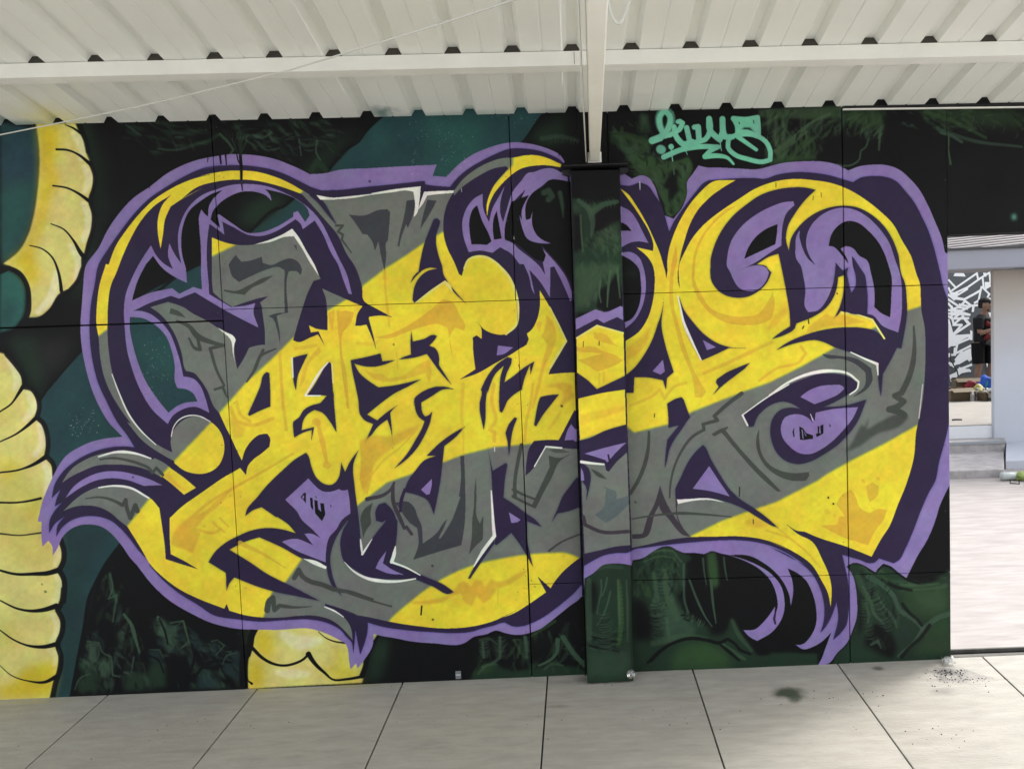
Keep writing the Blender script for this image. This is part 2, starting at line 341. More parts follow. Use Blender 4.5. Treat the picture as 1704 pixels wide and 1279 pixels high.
ART=[
'''# ---------- old mural behind: teal body, black lines
P teal 1.2 | (138,581)(99,625)(68,665)(40,700)(60,1180)(117,1175)(129,1104)(141,1043)(155,987)(176,940)(201,906)(420,700)(600,440)(870,240)(912,180)(655,178)(608,220)(544,287)(488,331)(415,387)(336,439)(225,501)
P dkgreen 14 .8 | (95,195)(150,190)(175,330)(130,520)(120,470)(155,380)(150,280)(120,220)
P dkgreen 10 .8 | (10,560)(60,560)(75,640)(68,665)(40,620)
P dkgrey 14 .7 | (60,570)(125,560)(100,610)(72,640)
P dkgreen 10 .6 | (560,230)(600,215)(560,262)(500,320)(470,320)
P tealg 14 .5 | (690,200)(800,190)(810,260)(760,320)(700,300)(720,250)
P tealg 12 .4 | (620,210)(660,220)(620,260)
P tealg 14 .45 | (235,560)(290,560)(300,620)(240,620)
P tealg 12 .3 | (100,760)(180,720)(190,760)(110,800)
P teald 14 .6 | (100,860)(180,880)(150,960)(110,1000)
P teald 10 .6 | (105,980)(150,990)(118,1150)(100,1150)
P dkgreen 10 .8 | (880,225)(935,190)(945,240)(900,245)
P dkgreen 12 .9 | @B1 (560,680)(900,560)(980,600)(650,850)(480,820)
S black 5 2 .95 | (655,178)(608,220)(597,235)(575,250)(544,287)
S black 5 2 .95 | (488,331)(470,345)(460,348)(415,387)
S black 5 2 .9 | (336,439)(318,446)(296,459)(262,485)(225,503)
S black 5 2 .95 | (912,182)(893,205)(880,225)(868,240)
S black 4 2 .95 | (138,581)(99,625)(68,665)(58,690)
S black 7 2 .95 | (203,904)(176,940)(164,962)(150,992)(141,1043)(131,1095)(119,1160)
P teal 3 | @A1 (0,100)(265,150)(275,280)(275,420)(262,600)(235,760)(190,900)(120,1020)(10,1110)
P tealg 12 .5 | (0,320)(50,300)(40,400)(0,430)
P blue 14 .4 | (0,222)(55,220)(58,300)(0,300)
P tealg 2.5 | @A2 (0,60)(60,40)(130,90)(175,170)(180,250)(160,370)(110,440)(0,495)
P teal 10 .7 | (0,500)(30,500)(25,540)(0,555)
# left upper horn
P cream 1.2 | @A1 (255,115)(275,250)(280,420)(265,600)(240,760)(200,900)(130,1020)(20,1105)! (90,1130)(150,1170)(195,1250) @A2 (210,190)(200,300)(178,385)! (230,390)(280,375)(350,320)(410,240)(440,205)! (480,190)(550,110)(578,20) @A1 (578,1150)(590,1060)! (605,1062)! (612,975)(650,850)(655,750)(630,660)(660,560)(665,480)(640,390)(610,310)(600,250)(560,170)(535,110)
P hyel 9 .95 | @A1 (265,115)(400,120)(420,250)(380,400)(420,520)(350,640)(320,800)(240,1000)(280,1200)(220,1278) @A2 (180,100)(150,30)(100,0) @A1 (40,1105)(150,1020)(240,850)(275,650)(290,420)(280,250)
P horng 8 .5 | @A1 (290,440)(370,430)(360,540)(300,560)
P black 6 .85 | @A2 (0,500)(120,470)(200,400)(340,400)(420,300)(560,260)(570,430)(120,450)(80,520)(0,540)
# lower horn
P cream 1.2 | @A2 (-200,640)(0,625)(40,640)(100,710)(150,790)(162,860)! (210,880)(260,950)(270,1020)(250,1090)! (290,1120)(320,1200)(328,1278) @A3 (290,0)(320,80)(330,180)(315,255)! (350,270)(375,330)(378,450)(400,700)(425,850)(442,920)(440,985)(405,1055)! (430,1090)(442,1200) @A4 (445,150)(430,260)(390,315)! (420,340)(435,430)(415,520)(390,572)! (420,600)(420,700)(405,780)(360,960)(-200,980)
P hyel 12 .6 | @A3 (180,590)(300,560)(330,720)(200,700)
P horng 12 .5 | @A3 (0,380)(200,390)(380,640)(400,1000)(100,1000)(0,900)
P hyel 10 .55 | @A3 (0,250)(180,320)(60,420)(0,440)
P horng 12 .5 | @A4 (0,400)(120,420)(120,600)(0,600)
P hyel 8 .9 | @A4 (150,760)(300,700)(400,690)(400,780)(370,930)(100,935)(0,935)(0,860)(100,840)
P horng 12 .6 | @A2 (0,900)(100,1000)(60,1150)(0,1180)
# bottom centre horn
P cream 1.2 | @J1 (150,100)! (200,60)(900,60)(1250,250)(1380,420)(1400,560)(1390,690)(1380,720)(60,790)(70,650)(75,500)(120,370)(130,250)
P hyel 10 .9 | @J1 (170,110)(330,110)(380,250)(350,380)(440,470)(250,430)(130,270)
P hyel 10 .95 | @J1 (90,420)(180,450)(260,560)(250,780)(70,790)
P hyel 10 .7 | @J1 (900,560)(1200,520)(1380,620)(1380,700)(1040,680)
P hyel 9 .5 | @J1 (1060,330)(1210,330)(1230,560)(1060,480)
S cream 7,7,7 1 | @J1 (1530,180)(1525,220)
P dkgreen 10 .8 | @J1 (1430,500)(1560,260)(1650,250)(1640,700)(1430,700)
P dkgreen 8 .7 | @J1 (20,100)(110,110)(50,300)(20,500)
# dark jungle
JUNGLE 60 26 5 15 dkgreen,leafd | (380,202)(560,196)(560,255)(480,262)(380,230)
JUNGLE 26 34 6 20 dkgreen,leafd | (205,200)(350,200)(350,230)(260,260)(210,230)
S leafd 3 3 .7 | @A1 (1120,290)(1200,300)(1300,290)(1400,250)(1460,240)
S dkgreen 6 4 .8 | @B1 (0,150)(150,110)(230,90)(330,30)
S leafd 4 3 .8 | @B1 (350,20)(430,100)(470,160)(440,200)
S leafd 4 3 .7 | @B1 (640,30)(740,50)(800,10)
S leafd 2.5 2 .8 | @B1 (1050,60)(1060,140)(1070,210)
S leafd 3 2 .8 | @B1 (1210,80)(1205,190)(1240,250)
S dkgreen 9 5 .9 | @B1 (1160,340)(1210,260)(1290,340)
JUNGLE 40 28 8 100 dkgreen,leafd,teald | @A4 (740,30)(860,100)(960,400)(960,600)(820,760)(640,820)(560,800)(600,560)
JUNGLE 50 26 9 60 dkgreen,leafd | @A4 (560,640)(1000,600)(1150,880)(540,930)
JUNGLE 70 24 10 30 dkgreen,leafd,teald | @A4 (1080,360)(1320,420)(1500,560)(1704,600)(1704,880)(1340,880)(1350,700)(1100,560)
S black 5 2 .8 | @A4 (760,30)(800,160)(860,170)(880,330)
S leafd 4,7,3 2 | @A4 (880,350)(930,420)(960,520)(990,620)
S leafd 3 1.5 .8 | @A4 (780,70)(800,160)(770,240)(830,210)(800,400)
S leafd 5,8,4 2 | @A4 (1120,370)(1150,430)(1160,500)(1130,470)
S leafd 3 1.5 .8 | @A4 (1210,410)(1300,395)(1340,540)(1290,585)
S leafd 3 1.5 .8 | @A4 (620,540)(700,550)(730,620)(790,650)(800,780)(850,790)
S leafd 3 1.5 .8 | @A4 (950,650)(930,770)(880,760)
P black 3 | @A4 (1150,890)(1180,700)(1350,620)(1340,890)
P teald 3 .8 | @A4 (1340,520)(1440,540)(1450,600)(1360,580)
P teald 3 .8 | @A4 (1490,530)(1580,570)(1510,640)
P teald 3 .8 | @A4 (1580,690)(1640,620)(1704,610)(1704,830)(1600,760)
P teald 3 .8 | @A4 (1050,610)(1130,600)(1170,740)(1080,700)
P black 5 | (650,1075)(790,1085)(785,1130)(650,1130)
P black 6 | (632,1100)! (780,1095)(785,1150)(632,1150)
P dkgreen 10 .9 | @J2 (20,170)(120,190)(80,480)(0,500)
P dkgreen 2.5 | @J2 (740,470)(820,390)(900,360)(1000,420)(1250,400)(1500,400)(1600,430)(1600,620)(740,620)
JUNGLE 60 26 6 92 dkgreen,leafg,leafd | @J2 (780,200)(900,150)(1180,160)(1380,60)(1590,10)(1590,450)(1100,440)(780,440)
S leafg 5 2 .7 | @J2 (1360,60)(1250,130)(1180,170)
S leafd 5 2 .8 | @J2 (1140,180)(1150,330)
S leafd 4 2 .8 | @J2 (820,220)(830,330)
S leafd 5 2 .8 | @J2 (950,180)(950,330)(900,370)(820,400)
S leafg 4 2 .6 | @J2 (1060,200)(1100,200)(1100,300)
P black 4 .9 | @J2 (1200,200)(1340,180)(1320,300)(1230,380)(1200,360)
P black 5 .9 | @J2 (1480,60)(1590,40)(1590,350)(1530,330)(1440,150)
S leafd 8,5,4 2 | @J2 (1380,200)(1370,300)(1290,370)(1240,390)
S leafd 8 2 | @J2 (1420,180)(1500,300)(1590,400)
S dkgreen 4 2 | @J2 (1290,400)(1360,360)(1420,400)
# right of the column, top
P dkgreen 2.5 .9 | @G (30,180)(100,200)(140,300)(160,420)(60,400)(20,300)
P leafd 4 .8 | @G (40,200)(100,220)(110,330)(50,330)
JUNGLE 70 30 9 60 leafg,leafd,dkgreen | @D1 (1080,20)(1500,20)(1500,100)(1520,330)(1400,380)(1250,180)(1100,80)
P leafg 1.5 | @E1 (60,240)(250,220)(330,250)(430,260)(560,220)(600,300)(560,420)(540,470)(555,530)(520,640)(490,700)(420,765)(360,745)(330,640)(300,580)(200,440)(140,330)
JUNGLE 70 20 5 70 leafg,leafd,black,dkgreen | @E1 (60,240)(250,220)(430,260)(560,220)(600,300)(540,470)(540,530)(520,640)(420,750)(360,735)(300,580)(200,440)
P black 2 | @E1 (340,490)(380,400)(430,330)(470,340)(460,440)(480,520)(440,560)(410,620)(385,560)(390,510)
S leafd 3 1.2 | @E1 (430,330)(435,375)
S leafd 2.5 1.2 | @E1 (505,300)(515,400)
S leafd 2.5 1.2 | @E1 (560,280)(550,350)
S black 3 1.5 .8 | @E1 (250,450)(300,570)(340,650)(350,730)(400,768)(470,720)(515,650)
P leafb 3 .6 | @G (1420,160)(1450,150)(1460,350)(1410,400)
P leafb 2 .8 | @G (1490,180)(1530,180)(1530,560)(1490,560)
P leafb 2 .8 | @G (1580,160)(1640,160)(1600,500)(1570,520)
P leafb 2 .7 | @X (1262,183)(1402,177)(1402,195)(1370,198)(1262,196)
JUNGLE 110 34 6 120 leafg,leafb,leafd,dkgreen | (1265,185)(1440,180)(1466,240)(1400,225)(1360,262)(1272,272)
P leafg 2 .8 | (1290,262)(1355,258)(1360,266)(1280,275)
S leafb 5,6,4 1.5 .8 | (1280,258)(1320,230)(1350,205)(1380,190)
JUNGLE 40 22 5 100 leafg,leafd | (1410,182)(1475,182)(1470,245)(1430,225)(1405,240)
P black 4 | @F1 (430,120)(560,60)(800,40)(880,70)(820,130)(800,220)(700,290)(600,270)(440,240)
S leafd 3 1.2 .8 | @F1 (880,60)(850,140)(810,170)(800,240)(740,290)(640,300)(600,290)
S leafd 4 1.2 .8 | @F1 (980,0)(970,160)
JUNGLE 36 26 6 10 leafg,leafd | (1480,182)(1550,180)(1620,178)(1620,215)(1560,222)(1530,190)
S leafd 5 2 .8 | @F1 (1520,10)(1600,30)(1704,90)
S leafb 3,2,4 1 .8 | @F1 (1590,40)(1590,180)(1605,285)
# right of column bottom
P dkgreen 2 | @E4 (60,400)(150,375)(220,310)(320,270)(410,262)(470,300)(560,340)(600,370)(540,420)(560,480)(540,560)(540,640)(540,760)(500,800)(600,900)(720,960)(900,1000)(1080,1140)(1170,1230)(1500,1210)(1704,1210)(1704,1600)(60,1600)
P leafd 4 .7 | @E4 (330,450)(400,600)(480,800)(640,1000)(560,1070)(350,1100)(340,700)
P black 6 | @E4 (70,740)(160,740)(250,900)(240,1090)(80,1090)
P black 5 | @E4 (550,400)(700,340)(860,340)(1000,400)(1300,500)(1340,760)(1100,980)(1000,960)(930,900)(880,1040)(760,1050)(700,900)(560,840)(440,680)(540,600)
P leafg 2.5 | @E4 (720,320)(800,310)(820,420)(830,600)(790,640)(750,560)
JUNGLE 90 22 5 88 leafg,leafd,dkgreen | @E4 (70,400)(330,270)(480,310)(540,420)(540,700)(420,720)(330,1080)(240,900)(170,740)(70,700)
S leafd 4 1.2 .8 | @E4 (520,420)(520,600)(530,760)(560,850)
S leafd 3.5,4,2 1.2 .9 | @E4 (570,560)(640,740)(720,900)(770,970)
S leafd 5,4,2 1.2 .9 | @E4 (760,560)(780,780)(805,940)
S leafd 4,3,2 1.2 .8 | @E4 (690,370)(700,480)(720,600)
S leafd 3,3,2 1.2 .8 | @E4 (875,360)(885,460)(905,560)
S black 3 1.5 .8 | @E4 (500,870)(560,870)(520,900)(570,920)
S leafd 5,4,2 1.5 .8 | @E4 (600,880)(590,940)
S leafd 5,4,2 1.5 .8 | @E4 (660,920)(650,970)
S black 4 2 .9 | @E4 (230,1278)(330,1180)(430,1110)(600,1070)(740,1090)(840,1110)(900,1080)(960,1110)(1010,1160)(1100,1210)
P leafg 6 .7 | @E4 (480,1160)(640,1120)(800,1160)(950,1278)(480,1278)
S leafd 6,5,3 2 .8 | @E4 (240,780)(300,760)(330,800)
S black 3 1.5 .7 | @E4 (240,830)(310,830)
S black 3 1.5 .7 | @E4 (250,900)(310,890)
S black 3 1.5 .7 | @E4 (260,970)(320,960)
S black 3 1.5 .7 | @E4 (260,1040)(330,1030)
P dkgreen 3 | @E4 (1000,980)(960,900)(930,900)(890,1050)(1000,1160)(1180,1240)
P dkgreen 2 | @F4 (690,440)(740,410)(840,425)(940,490)(1010,415)(1090,450)(1220,540)(1400,590)(1500,540)(1590,440)(1700,440)(1700,1600)(500,1600)(600,1210)(700,1100)(760,960)(778,750)(760,600)
JUNGLE 60 24 5 20 leafg,leafd,dkgreen | @F4 (700,440)(1000,420)(1240,560)(1590,500)(1590,640)(1200,640)(900,520)
P leafg 6 .7 | @F4 (1180,640)(1590,600)(1590,820)(1420,900)(1300,880)(1180,780)
P leafg 6 .5 | @F4 (1400,980)(1600,860)(1610,1200)(1290,1220)
S leafd 9,7,8 1.5 .9 | @F4 (880,530)(1000,600)(1100,700)(1160,830)(1260,890)(1340,960)(1370,1000)
S leafd 7,8,9 2 .9 | @F4 (1150,1230)(1280,1120)(1380,980)(1500,890)(1590,860)
S black 5 2 .8 | @F4 (1180,770)(1240,850)(1320,920)(1350,960)
S black 6 2 .8 | @F4 (1420,960)(1330,1080)(1240,1160)(1170,1240)
S leafd 4,6,3 1.5 .9 | @F4 (830,620)(900,740)(930,860)(1000,930)(1060,1040)
S leafd 4,5,3 1.5 .8 | @F4 (950,680)(1010,790)(1100,900)(1130,980)
S leafd 3,4,3 1.5 .8 | @F4 (850,760)(880,880)(860,980)
P black 4 .9 | @F4 (940,960)(1040,950)(1120,1180)(1080,1260)(850,1140)(860,1050)
S leafd 4,5,3 2 .8 | @F4 (900,1130)(960,1100)(990,1160)
P black 4 .7 | @F4 (780,560)(820,700)(840,960)(780,1060)
P teald 5 .6 | @F4 (1150,980)(1250,960)(1220,1090)(1160,1080)
S black 4 2 .9 | @F4 (680,440)(740,405)(840,425)(890,470)(940,495)(1000,425)(1080,450)(1140,500)(1230,560)(1330,590)
P black 4 | @F4 (1230,540)(1320,360)(1420,180)(1500,0)(1610,0)(1610,430)(1500,530)(1350,585)
P dkgreen 3 .9 | @F4 (0,1200)(260,1210)(440,1300)(0,1350)
# column, top and bottom
P dkgreen 2 | @D1 (810,590)(860,590)(940,640)(1080,620)(1200,600)(1215,620)(1020,680)(990,760)(1000,900)(1220,780)(1260,900)(1270,1600)(820,1600)(820,1080)
P black 4 | @D1 (1010,700)(1210,640)(1240,760)(1100,860)(1000,900)
P black 3 | @D1 (820,720)(880,740)(905,1060)(820,1060)
JUNGLE 80 22 6 92 leafb,leafd,dkgreen,leafg | @D1 (830,1060)(960,900)(1220,800)(1250,1000)(1260,1600)(830,1600)
S leafb 3 1 .8 | @D1 (885,740)(890,860)(905,1060)
S leafd 7,10,4 3 .8 | @D1 (870,610)(960,690)(990,780)(980,940)
S leafd 6,9,9 3 .8 | @D1 (1210,620)(1080,650)(990,720)
RIBS leafd 10 8 3 2 .6 | @D1 (880,620)(1000,660)(1180,620)
P leafb 4 .5 | @D1 (940,660)(1060,650)(1000,740)(985,800)(965,720)
P leafb 5 .5 | @D1 (815,620)(870,650)(860,720)(820,700)
JUNGLE 40 14 4 60 leafb,black,leafd | @D1 (1000,900)(1230,780)(1250,1060)(840,1100)(830,1060)
P leafb 5 .45 | @D1 (1000,930)(1180,800)(1230,880)(1230,1000)(1000,1040)
P leafb 5 .6 | @D2 (850,0)(1240,0)(1220,60)(1100,100)(1000,300)(870,420)(840,300)
P black 2 | @D2 (1140,180)(1200,80)(1260,300)(1260,380)(1120,430)(1060,400)(1020,380)(1060,220)
S leafb 4,3,2 1 .9 | @D2 (1210,40)(1220,160)(1235,300)
S leafb 5,4,2 1 .9 | @D2 (1150,60)(1130,220)(1120,380)
S leafb 4,3,2 1 .9 | @D2 (1060,150)(1050,260)(1065,340)
P dkgreen 1.5 | @D4 (920,545)(1000,490)(1080,430)(1180,410)(1330,430)(1340,1600)(930,1600)
S leafg 6,7,6 2 .9 | @D4 (1230,600)(1230,800)(1235,1000)(1210,1140)
S leafd 3,3,2 1 .9 | @D4 (1065,560)(1070,650)(1050,740)(1030,860)
S leafd 3,3,2 1 .9 | @D4 (1120,540)(1100,640)(1075,700)
S leafd 3,3,2 1 .9 | @D4 (1150,660)(1120,780)(1080,880)(1030,960)
JUNGLE 30 30 4 8 leafd,dkgreen,black | @D4 (940,1020)(1230,1000)(1230,1200)(940,1180)
S black 4 1.5 .8 | @D4 (980,1060)(1100,1090)(1230,1110)
S black 4 1.5 .8 | @D4 (960,1140)(1080,1170)(1220,1190)
P black 3 .8 | @D4 (950,600)(1010,560)(1040,700)(1000,860)(960,840)
# scaly green creatures
RIBS leafd 16 16 4 2 .6 | @E4 (330,440)(340,700)(380,1000)
RIBS black 14 10 2 1.2 .6 | @E4 (270,740)(290,900)(300,1060)
RIBS leafd 12 12 3 1.5 .6 | @E4 (270,760)(290,900)(300,1060)
RIBS leafb 9 7 3 1.5 .6 | @E4 (520,860)(620,910)(700,960)
RIBS black 9 7 2 1.2 .7 | @E4 (510,850)(610,900)(700,950)
S leafb 5,7,4 2.5 .6 | @E4 (250,480)(270,600)(290,740)
S leafb 8,14,10 5 .5 | @E4 (350,480)(370,640)(420,800)(460,900)
S leafg 6,12,6 4 .6 | @E4 (150,560)(180,640)(200,700)
S leafb 5,7,4 2 .6 | @E4 (370,900)(380,1000)(390,1070)
S leafb 3,4,3 1.5 .6 | @E4 (180,340)(300,300)(420,300)(500,400)
S leafb 2,3,2 1.2 .5 | @E4 (160,400)(300,350)(420,360)(480,440)
S leafb 10,12,6 5 .5 | @E4 (250,1120)(420,1080)(620,1060)(720,1080)
P leafg 9 .9 | @E4 (420,1200)(600,1130)(760,1130)(900,1220)(960,1360)(400,1360)
S leafb 8,9,5 3 .6 | @E4 (850,1130)(930,1180)(1060,1260)
S leafb 6,8,5 3 .5 | @E4 (950,920)(1000,1030)(1120,1180)
S black 4,6,4 2 .9 | @E4 (840,1130)(930,1200)(1010,1270)
S black 4,6,4 2.2 .9 | @E4 (200,1290)(300,1190)(420,1120)(580,1075)(720,1090)(840,1115)(910,1080)(980,1130)(1010,1170)(1110,1215)
RIBS leafd 22 13 3.5 1.8 .6 | @D4 (1090,840)(1100,980)(1110,1200)
RIBS black 14 12 2.2 1.4 .6 | @D4 (1080,860)(1090,1000)(1100,1200)
S leafg 5,8,6 2.5 .9 | @D4 (1225,560)(1240,760)(1245,960)(1225,1120)
S leafb 3,4,3 1.5 .8 | @D4 (1215,560)(1225,760)(1232,960)
RIBS leafb 14 5 2.5 1.2 .6 | @D4 (1235,600)(1240,900)(1230,1100)
S leafb 2,4,2 1.5 .6 | @D4 (1290,560)(1300,800)(1300,1100)
S leafd 8,10,8 4 .6 | @D4 (960,560)(960,800)(965,1100)
S leafd 6,8,6 3 .5 | @D4 (1000,470)(1100,440)(1250,450)
P leafd 6 .5 | @D4 (950,1200)(1310,1190)(1330,1420)(950,1420)
RIBS leafd 22 11 4 2 .6 | @F4 (860,560)(960,760)(1060,1000)
RIBS leafd 14 8 3 1.6 .6 | @F4 (840,720)(860,900)(900,1080)
RIBS black 16 9 2.4 1.4 .6 | @F4 (900,620)(980,800)(1080,980)
RIBS leafb 12 5 2.4 1.4 .5 | @F4 (1000,600)(1120,740)(1180,860)(1300,930)
S leafb 4,5,3 2 .6 | @F4 (1160,600)(1300,610)(1500,590)
S leafb 3,4,3 1.6 .5 | @F4 (1180,650)(1350,640)(1560,620)
S leafb 8,10,6 4 .5 | @F4 (780,520)(830,650)(900,760)
P leafb 9 .35 | @F4 (1250,660)(1560,640)(1560,780)(1380,850)
S black 5,6,4 2 .8 | @F4 (1000,560)(1120,620)(1260,650)
RIBS leafd 10 6 3 2 .5 | @F4 (900,1110)(980,1090)(1040,1160)
S black 6,7,5 2.5 .8 | @F4 (940,970)(1010,1060)(1050,1180)
RIBS leafd 16 9 3 1.8 .5 | @J2 (830,190)(840,330)
RIBS leafd 14 8 3 1.8 .5 | @J2 (960,170)(960,330)
RIBS leafd 12 8 3 1.8 .5 | @J2 (1150,170)(1150,340)
S leafb 4,5,3 1.6 .5 | @J2 (800,200)(870,190)(930,230)
S leafb 4,5,3 1.8 .5 | @J2 (1050,200)(1090,260)(1080,330)
P leafg 6 .7 | @J2 (760,450)(860,380)(930,380)(900,430)
S leafb 4 2 .5 | @J2 (790,450)(850,390)(920,380)
S leafb 3,5,3 2 .5 | @J2 (1280,420)(1340,380)(1420,390)
RIBS leafd 12 9 3.5 2 .5 | @J2 (1400,170)(1460,260)(1530,340)
# upper right foliage
RIBS leafg 12 16 7 3 .6 | @E1 (120,60)(90,200)(150,380)
RIBS leafd 9 10 4 2 .5 | @E1 (40,120)(60,240)
S leafg 10,12,8 5 .6 | @D1 (1180,20)(1380,60)(1500,120)
S leafd 8,8,5 4 .5 | @D1 (540,60)(700,40)(860,80)
RIBS leafd 10 7 2.5 1.8 .5 | @D1 (580,90)(700,60)(860,90)
RIBS leafb 14 14 4 2.2 .55 | @F1 (0,40)(160,60)(330,20)
RIBS leafg 12 14 6 3 .6 | @F1 (40,160)(240,140)(400,120)
RIBS leafb 8 8 4 2 .5 | @X (1415,190)(1440,205)(1465,230)
S leafb 6,7,5 2 .6 | @F1 (60,190)(200,90)(330,0)
P leafg 7 .7 | @X (1405,180)(1470,180)(1465,215)(1410,205)
S leafg 9,7,5 4 .7 | @X (1540,188)(1580,200)(1640,230)
P leafg 9 .6 | @X (1530,182)(1700,178)(1700,215)(1600,205)
RIBS leafd 8 7 3 2 .4 | @X (1550,190)(1620,200)(1700,230)
S leafd 5,6,4 2 .6 | @X (1560,215)(1620,235)(1700,245)
# foliage bottom left
S leafd 5,8,4 3 .6 | @A4 (780,60)(790,160)(830,260)
P leafd 3 .6 | @A4 (830,480)(860,460)(880,560)(850,620)
P leafd 2.5 .8 | @A4 (620,560)(660,545)(690,620)(670,700)(630,680)
P leafd 2.5 .7 | @A4 (700,700)(740,640)(780,720)(760,800)(720,800)
P leafd 2.5 .8 | @A4 (1090,390)(1150,370)(1180,450)(1160,520)(1110,490)
P leafd 2.5 .7 | @A4 (1190,430)(1260,430)(1250,560)(1200,640)(1160,560)
P dkgreen 4 | @A4 (1060,700)(1170,690)(1180,860)(1040,880)
P dkgreen 4 | @A4 (860,780)(1000,740)(1040,880)(880,890)
P dkgreen 4 | @A4 (560,820)(660,760)(720,880)(560,910)
P teald 3 .9 | @A4 (1400,760)(1500,740)(1560,860)(1400,880)
RIBS black 8 8 2 1.5 .5 | @A4 (1380,600)(1500,640)(1600,700)
JUNGLE 60 16 4 70 black,black,leafd | @A4 (600,480)(980,420)(1100,880)(560,900)
JUNGLE 60 16 4 40 black,black,leafd | @A4 (1060,360)(1500,480)(1704,600)(1704,880)(1340,880)(1180,860)
S black 4,5,4 1.5 .9 | @A4 (1360,560)(1380,640)(1350,760)
S black 4,6,4 1.5 .9 | @A4 (1380,800)(1440,720)(1520,680)(1640,690)
S black 4,5,3 1.5 .9 | @A4 (1560,560)(1600,600)(1700,590)
S leafd 2,3,2 1.2 .7 | @A4 (1580,700)(1600,650)(1680,620)
S leafd 2,3,2 1.2 .7 | @A4 (1500,540)(1540,530)(1590,570)(1530,640)
S black 3,4,3 1.2 .9 | @A4 (1130,380)(1170,470)(1190,560)
S black 3,4,3 1.2 .9 | @A4 (1050,640)(1120,670)(1160,760)
S leafd 2,3,2 1.2 .6 | @A4 (1060,600)(1130,600)(1160,660)
S leafb 2,3,2 1.2 .5 | @A4 (1240,440)(1300,395)(1320,480)(1345,560)(1290,580)
S leafd 2,3,2 1.2 .7 | @A4 (530,880)(570,800)(640,770)
S leafd 2,3,2 1.2 .6 | @A4 (700,740)(740,680)(770,740)(720,790)
S leafd 2,3,2 1.2 .6 | @A4 (630,560)(690,560)(700,640)(650,700)
JUNGLE 60 14 3.5 90 black,leafb,leafd | (1265,185)(1440,180)(1466,240)(1400,225)(1360,262)(1272,272)
JUNGLE 50 16 4 95 black,leafd,leafg | @F4 (780,460)(1100,560)(1180,980)(860,1220)(780,900)
JUNGLE 40 14 3.5 95 black,leafd | @E4 (80,420)(480,320)(500,700)(80,740)
JUNGLE 40 16 4 20 leafg,leafd,black | (1480,182)(1590,180)(1730,180)(1730,235)(1620,225)(1500,215)
JUNGLE 40 20 4 30 leafd,dkgreen,black | (210,196)(350,196)(350,250)(260,262)(210,240)
JUNGLE 40 20 4 20 leafd,dkgreen,black | (360,196)(560,192)(540,250)(470,270)(380,240)
JUNGLE 40 16 4 60 black,leafd,leafg | (1040,190)(1090,190)(1120,300)(1060,290)
# pale ends of the horn lobes
S crl 9,16,9 7 .8 | @A1 (520,180)(585,280)(575,360)
S crl 9,16,9 7 .8 | @A1 (600,420)(640,500)(600,590)
S crl 9,16,9 7 .8 | @A1 (590,680)(635,780)(590,940)
S crl 9,16,9 7 .8 | @A1 (500,980)(560,1080)(540,1200)
S crl 9,18,9 7 .9 | @A2 (400,60)(370,220)(270,340)
S crl 9,16,9 7 .7 | @A2 (60,680)(125,790)(110,880)
S crl 9,16,9 7 .7 | @A2 (200,910)(250,1010)(180,1100)
S crl 9,16,9 7 .8 | @A3 (280,30)(305,150)(250,240)
S crl 9,16,9 7 .8 | @A3 (310,300)(350,380)(330,520)
S crl 8,12,8 6 .5 | @A3 (370,860)(420,920)(390,1020)
S crl 8,12,8 6 .5 | @A4 (400,60)(425,150)(370,290)
S crl 8,12,8 6 .6 | @A4 (370,350)(410,430)(370,540)
S crl 8,12,8 6 .4 | @A4 (350,600)(400,640)(390,700)
S crl 16,26,12 10 .8 | @J1 (500,180)(640,260)(900,240)
S crl 10,18,10 8 .7 | @J1 (420,600)(560,620)(760,620)
S black 3.5,3,6 1.2 | @A1 (400,295)(480,300)(560,335)(640,400)
S black 2.5,3,6 1.2 | @A1 (375,552)(480,570)(560,610)(630,660)
S black 1.5,3,8 1.2 | @A1 (360,822)(450,860)(520,940)(580,1040)(600,1062)
S black 1.5,3,6 1.2 | @A1 (210,975)(300,1000)(370,1060)(410,1150)(430,1250) @A2 (435,190)
S black 1,3,4 1.2 | @A1 (460,120)(520,145)(570,180)
S black 9,8,8 3 .9 | @A1 (560,115)(610,240)(625,310)
S black 7 2.5 .9 | @A1 (640,390)(672,480)(668,560)(640,655)(664,750)(660,850)(625,980)(600,1070)
S black 7 2.5 .9 | @A1 (590,1070)(590,1150) @A2 (585,30)(550,120)(480,200)
S black 8 2.5 .9 | @A2 (478,196)(440,215)(360,330)(290,385)(180,395)
S black 8 2.2 .95 | @A2 (0,55)(60,28)(130,60)(190,150)(205,250)(190,370)(150,420)(110,470)(0,505)
S black 2.5,3,7 1 | @A2 (0,1045)(80,990)(130,920)(165,865)
S black 2,3,7 1 | @A2 (0,1258)(120,1200)(200,1140)(255,1090)
S black 2.5,3,8 1 | @A3 (0,368)(130,350)(240,310)(325,258)
S black 3,3,4 1 | @A3 (0,580)(120,580)(200,570)(290,550)
S black 3,2,3 1 .8 | @A3 (0,800)(150,812)(250,800)(320,790)
S black 3.5,5,9 1.2 | @A3 (0,1060)(100,1085)(250,1085)(340,1080)(410,1060)
S black 2,4,9 1.2 | @A4 (0,250)(130,310)(230,325)(320,315)(400,290)
S black 2,3,8 1.2 | @A4 (0,460)(100,530)(200,570)(320,578)(400,560)
S black 1,2,7 1.2 | @A4 (0,710)(80,780)(200,820)(320,828)(400,790)
S black 8 2 .9 | @A2 (50,640)(110,710)(168,800)(175,870)(220,880)(270,950)(280,1020)(262,1085)(310,1130)(335,1200)(342,1278) @A3 (342,180)(330,255)(375,300)(390,400)
S black 9 2 .9 | @A3 (430,840)(455,930)(450,1000)(420,1060)(450,1110)(452,1278) @A4 (452,170)(440,260)(410,320)(445,390)(440,480)(410,565)(432,640)(425,740)(400,820)(370,950)
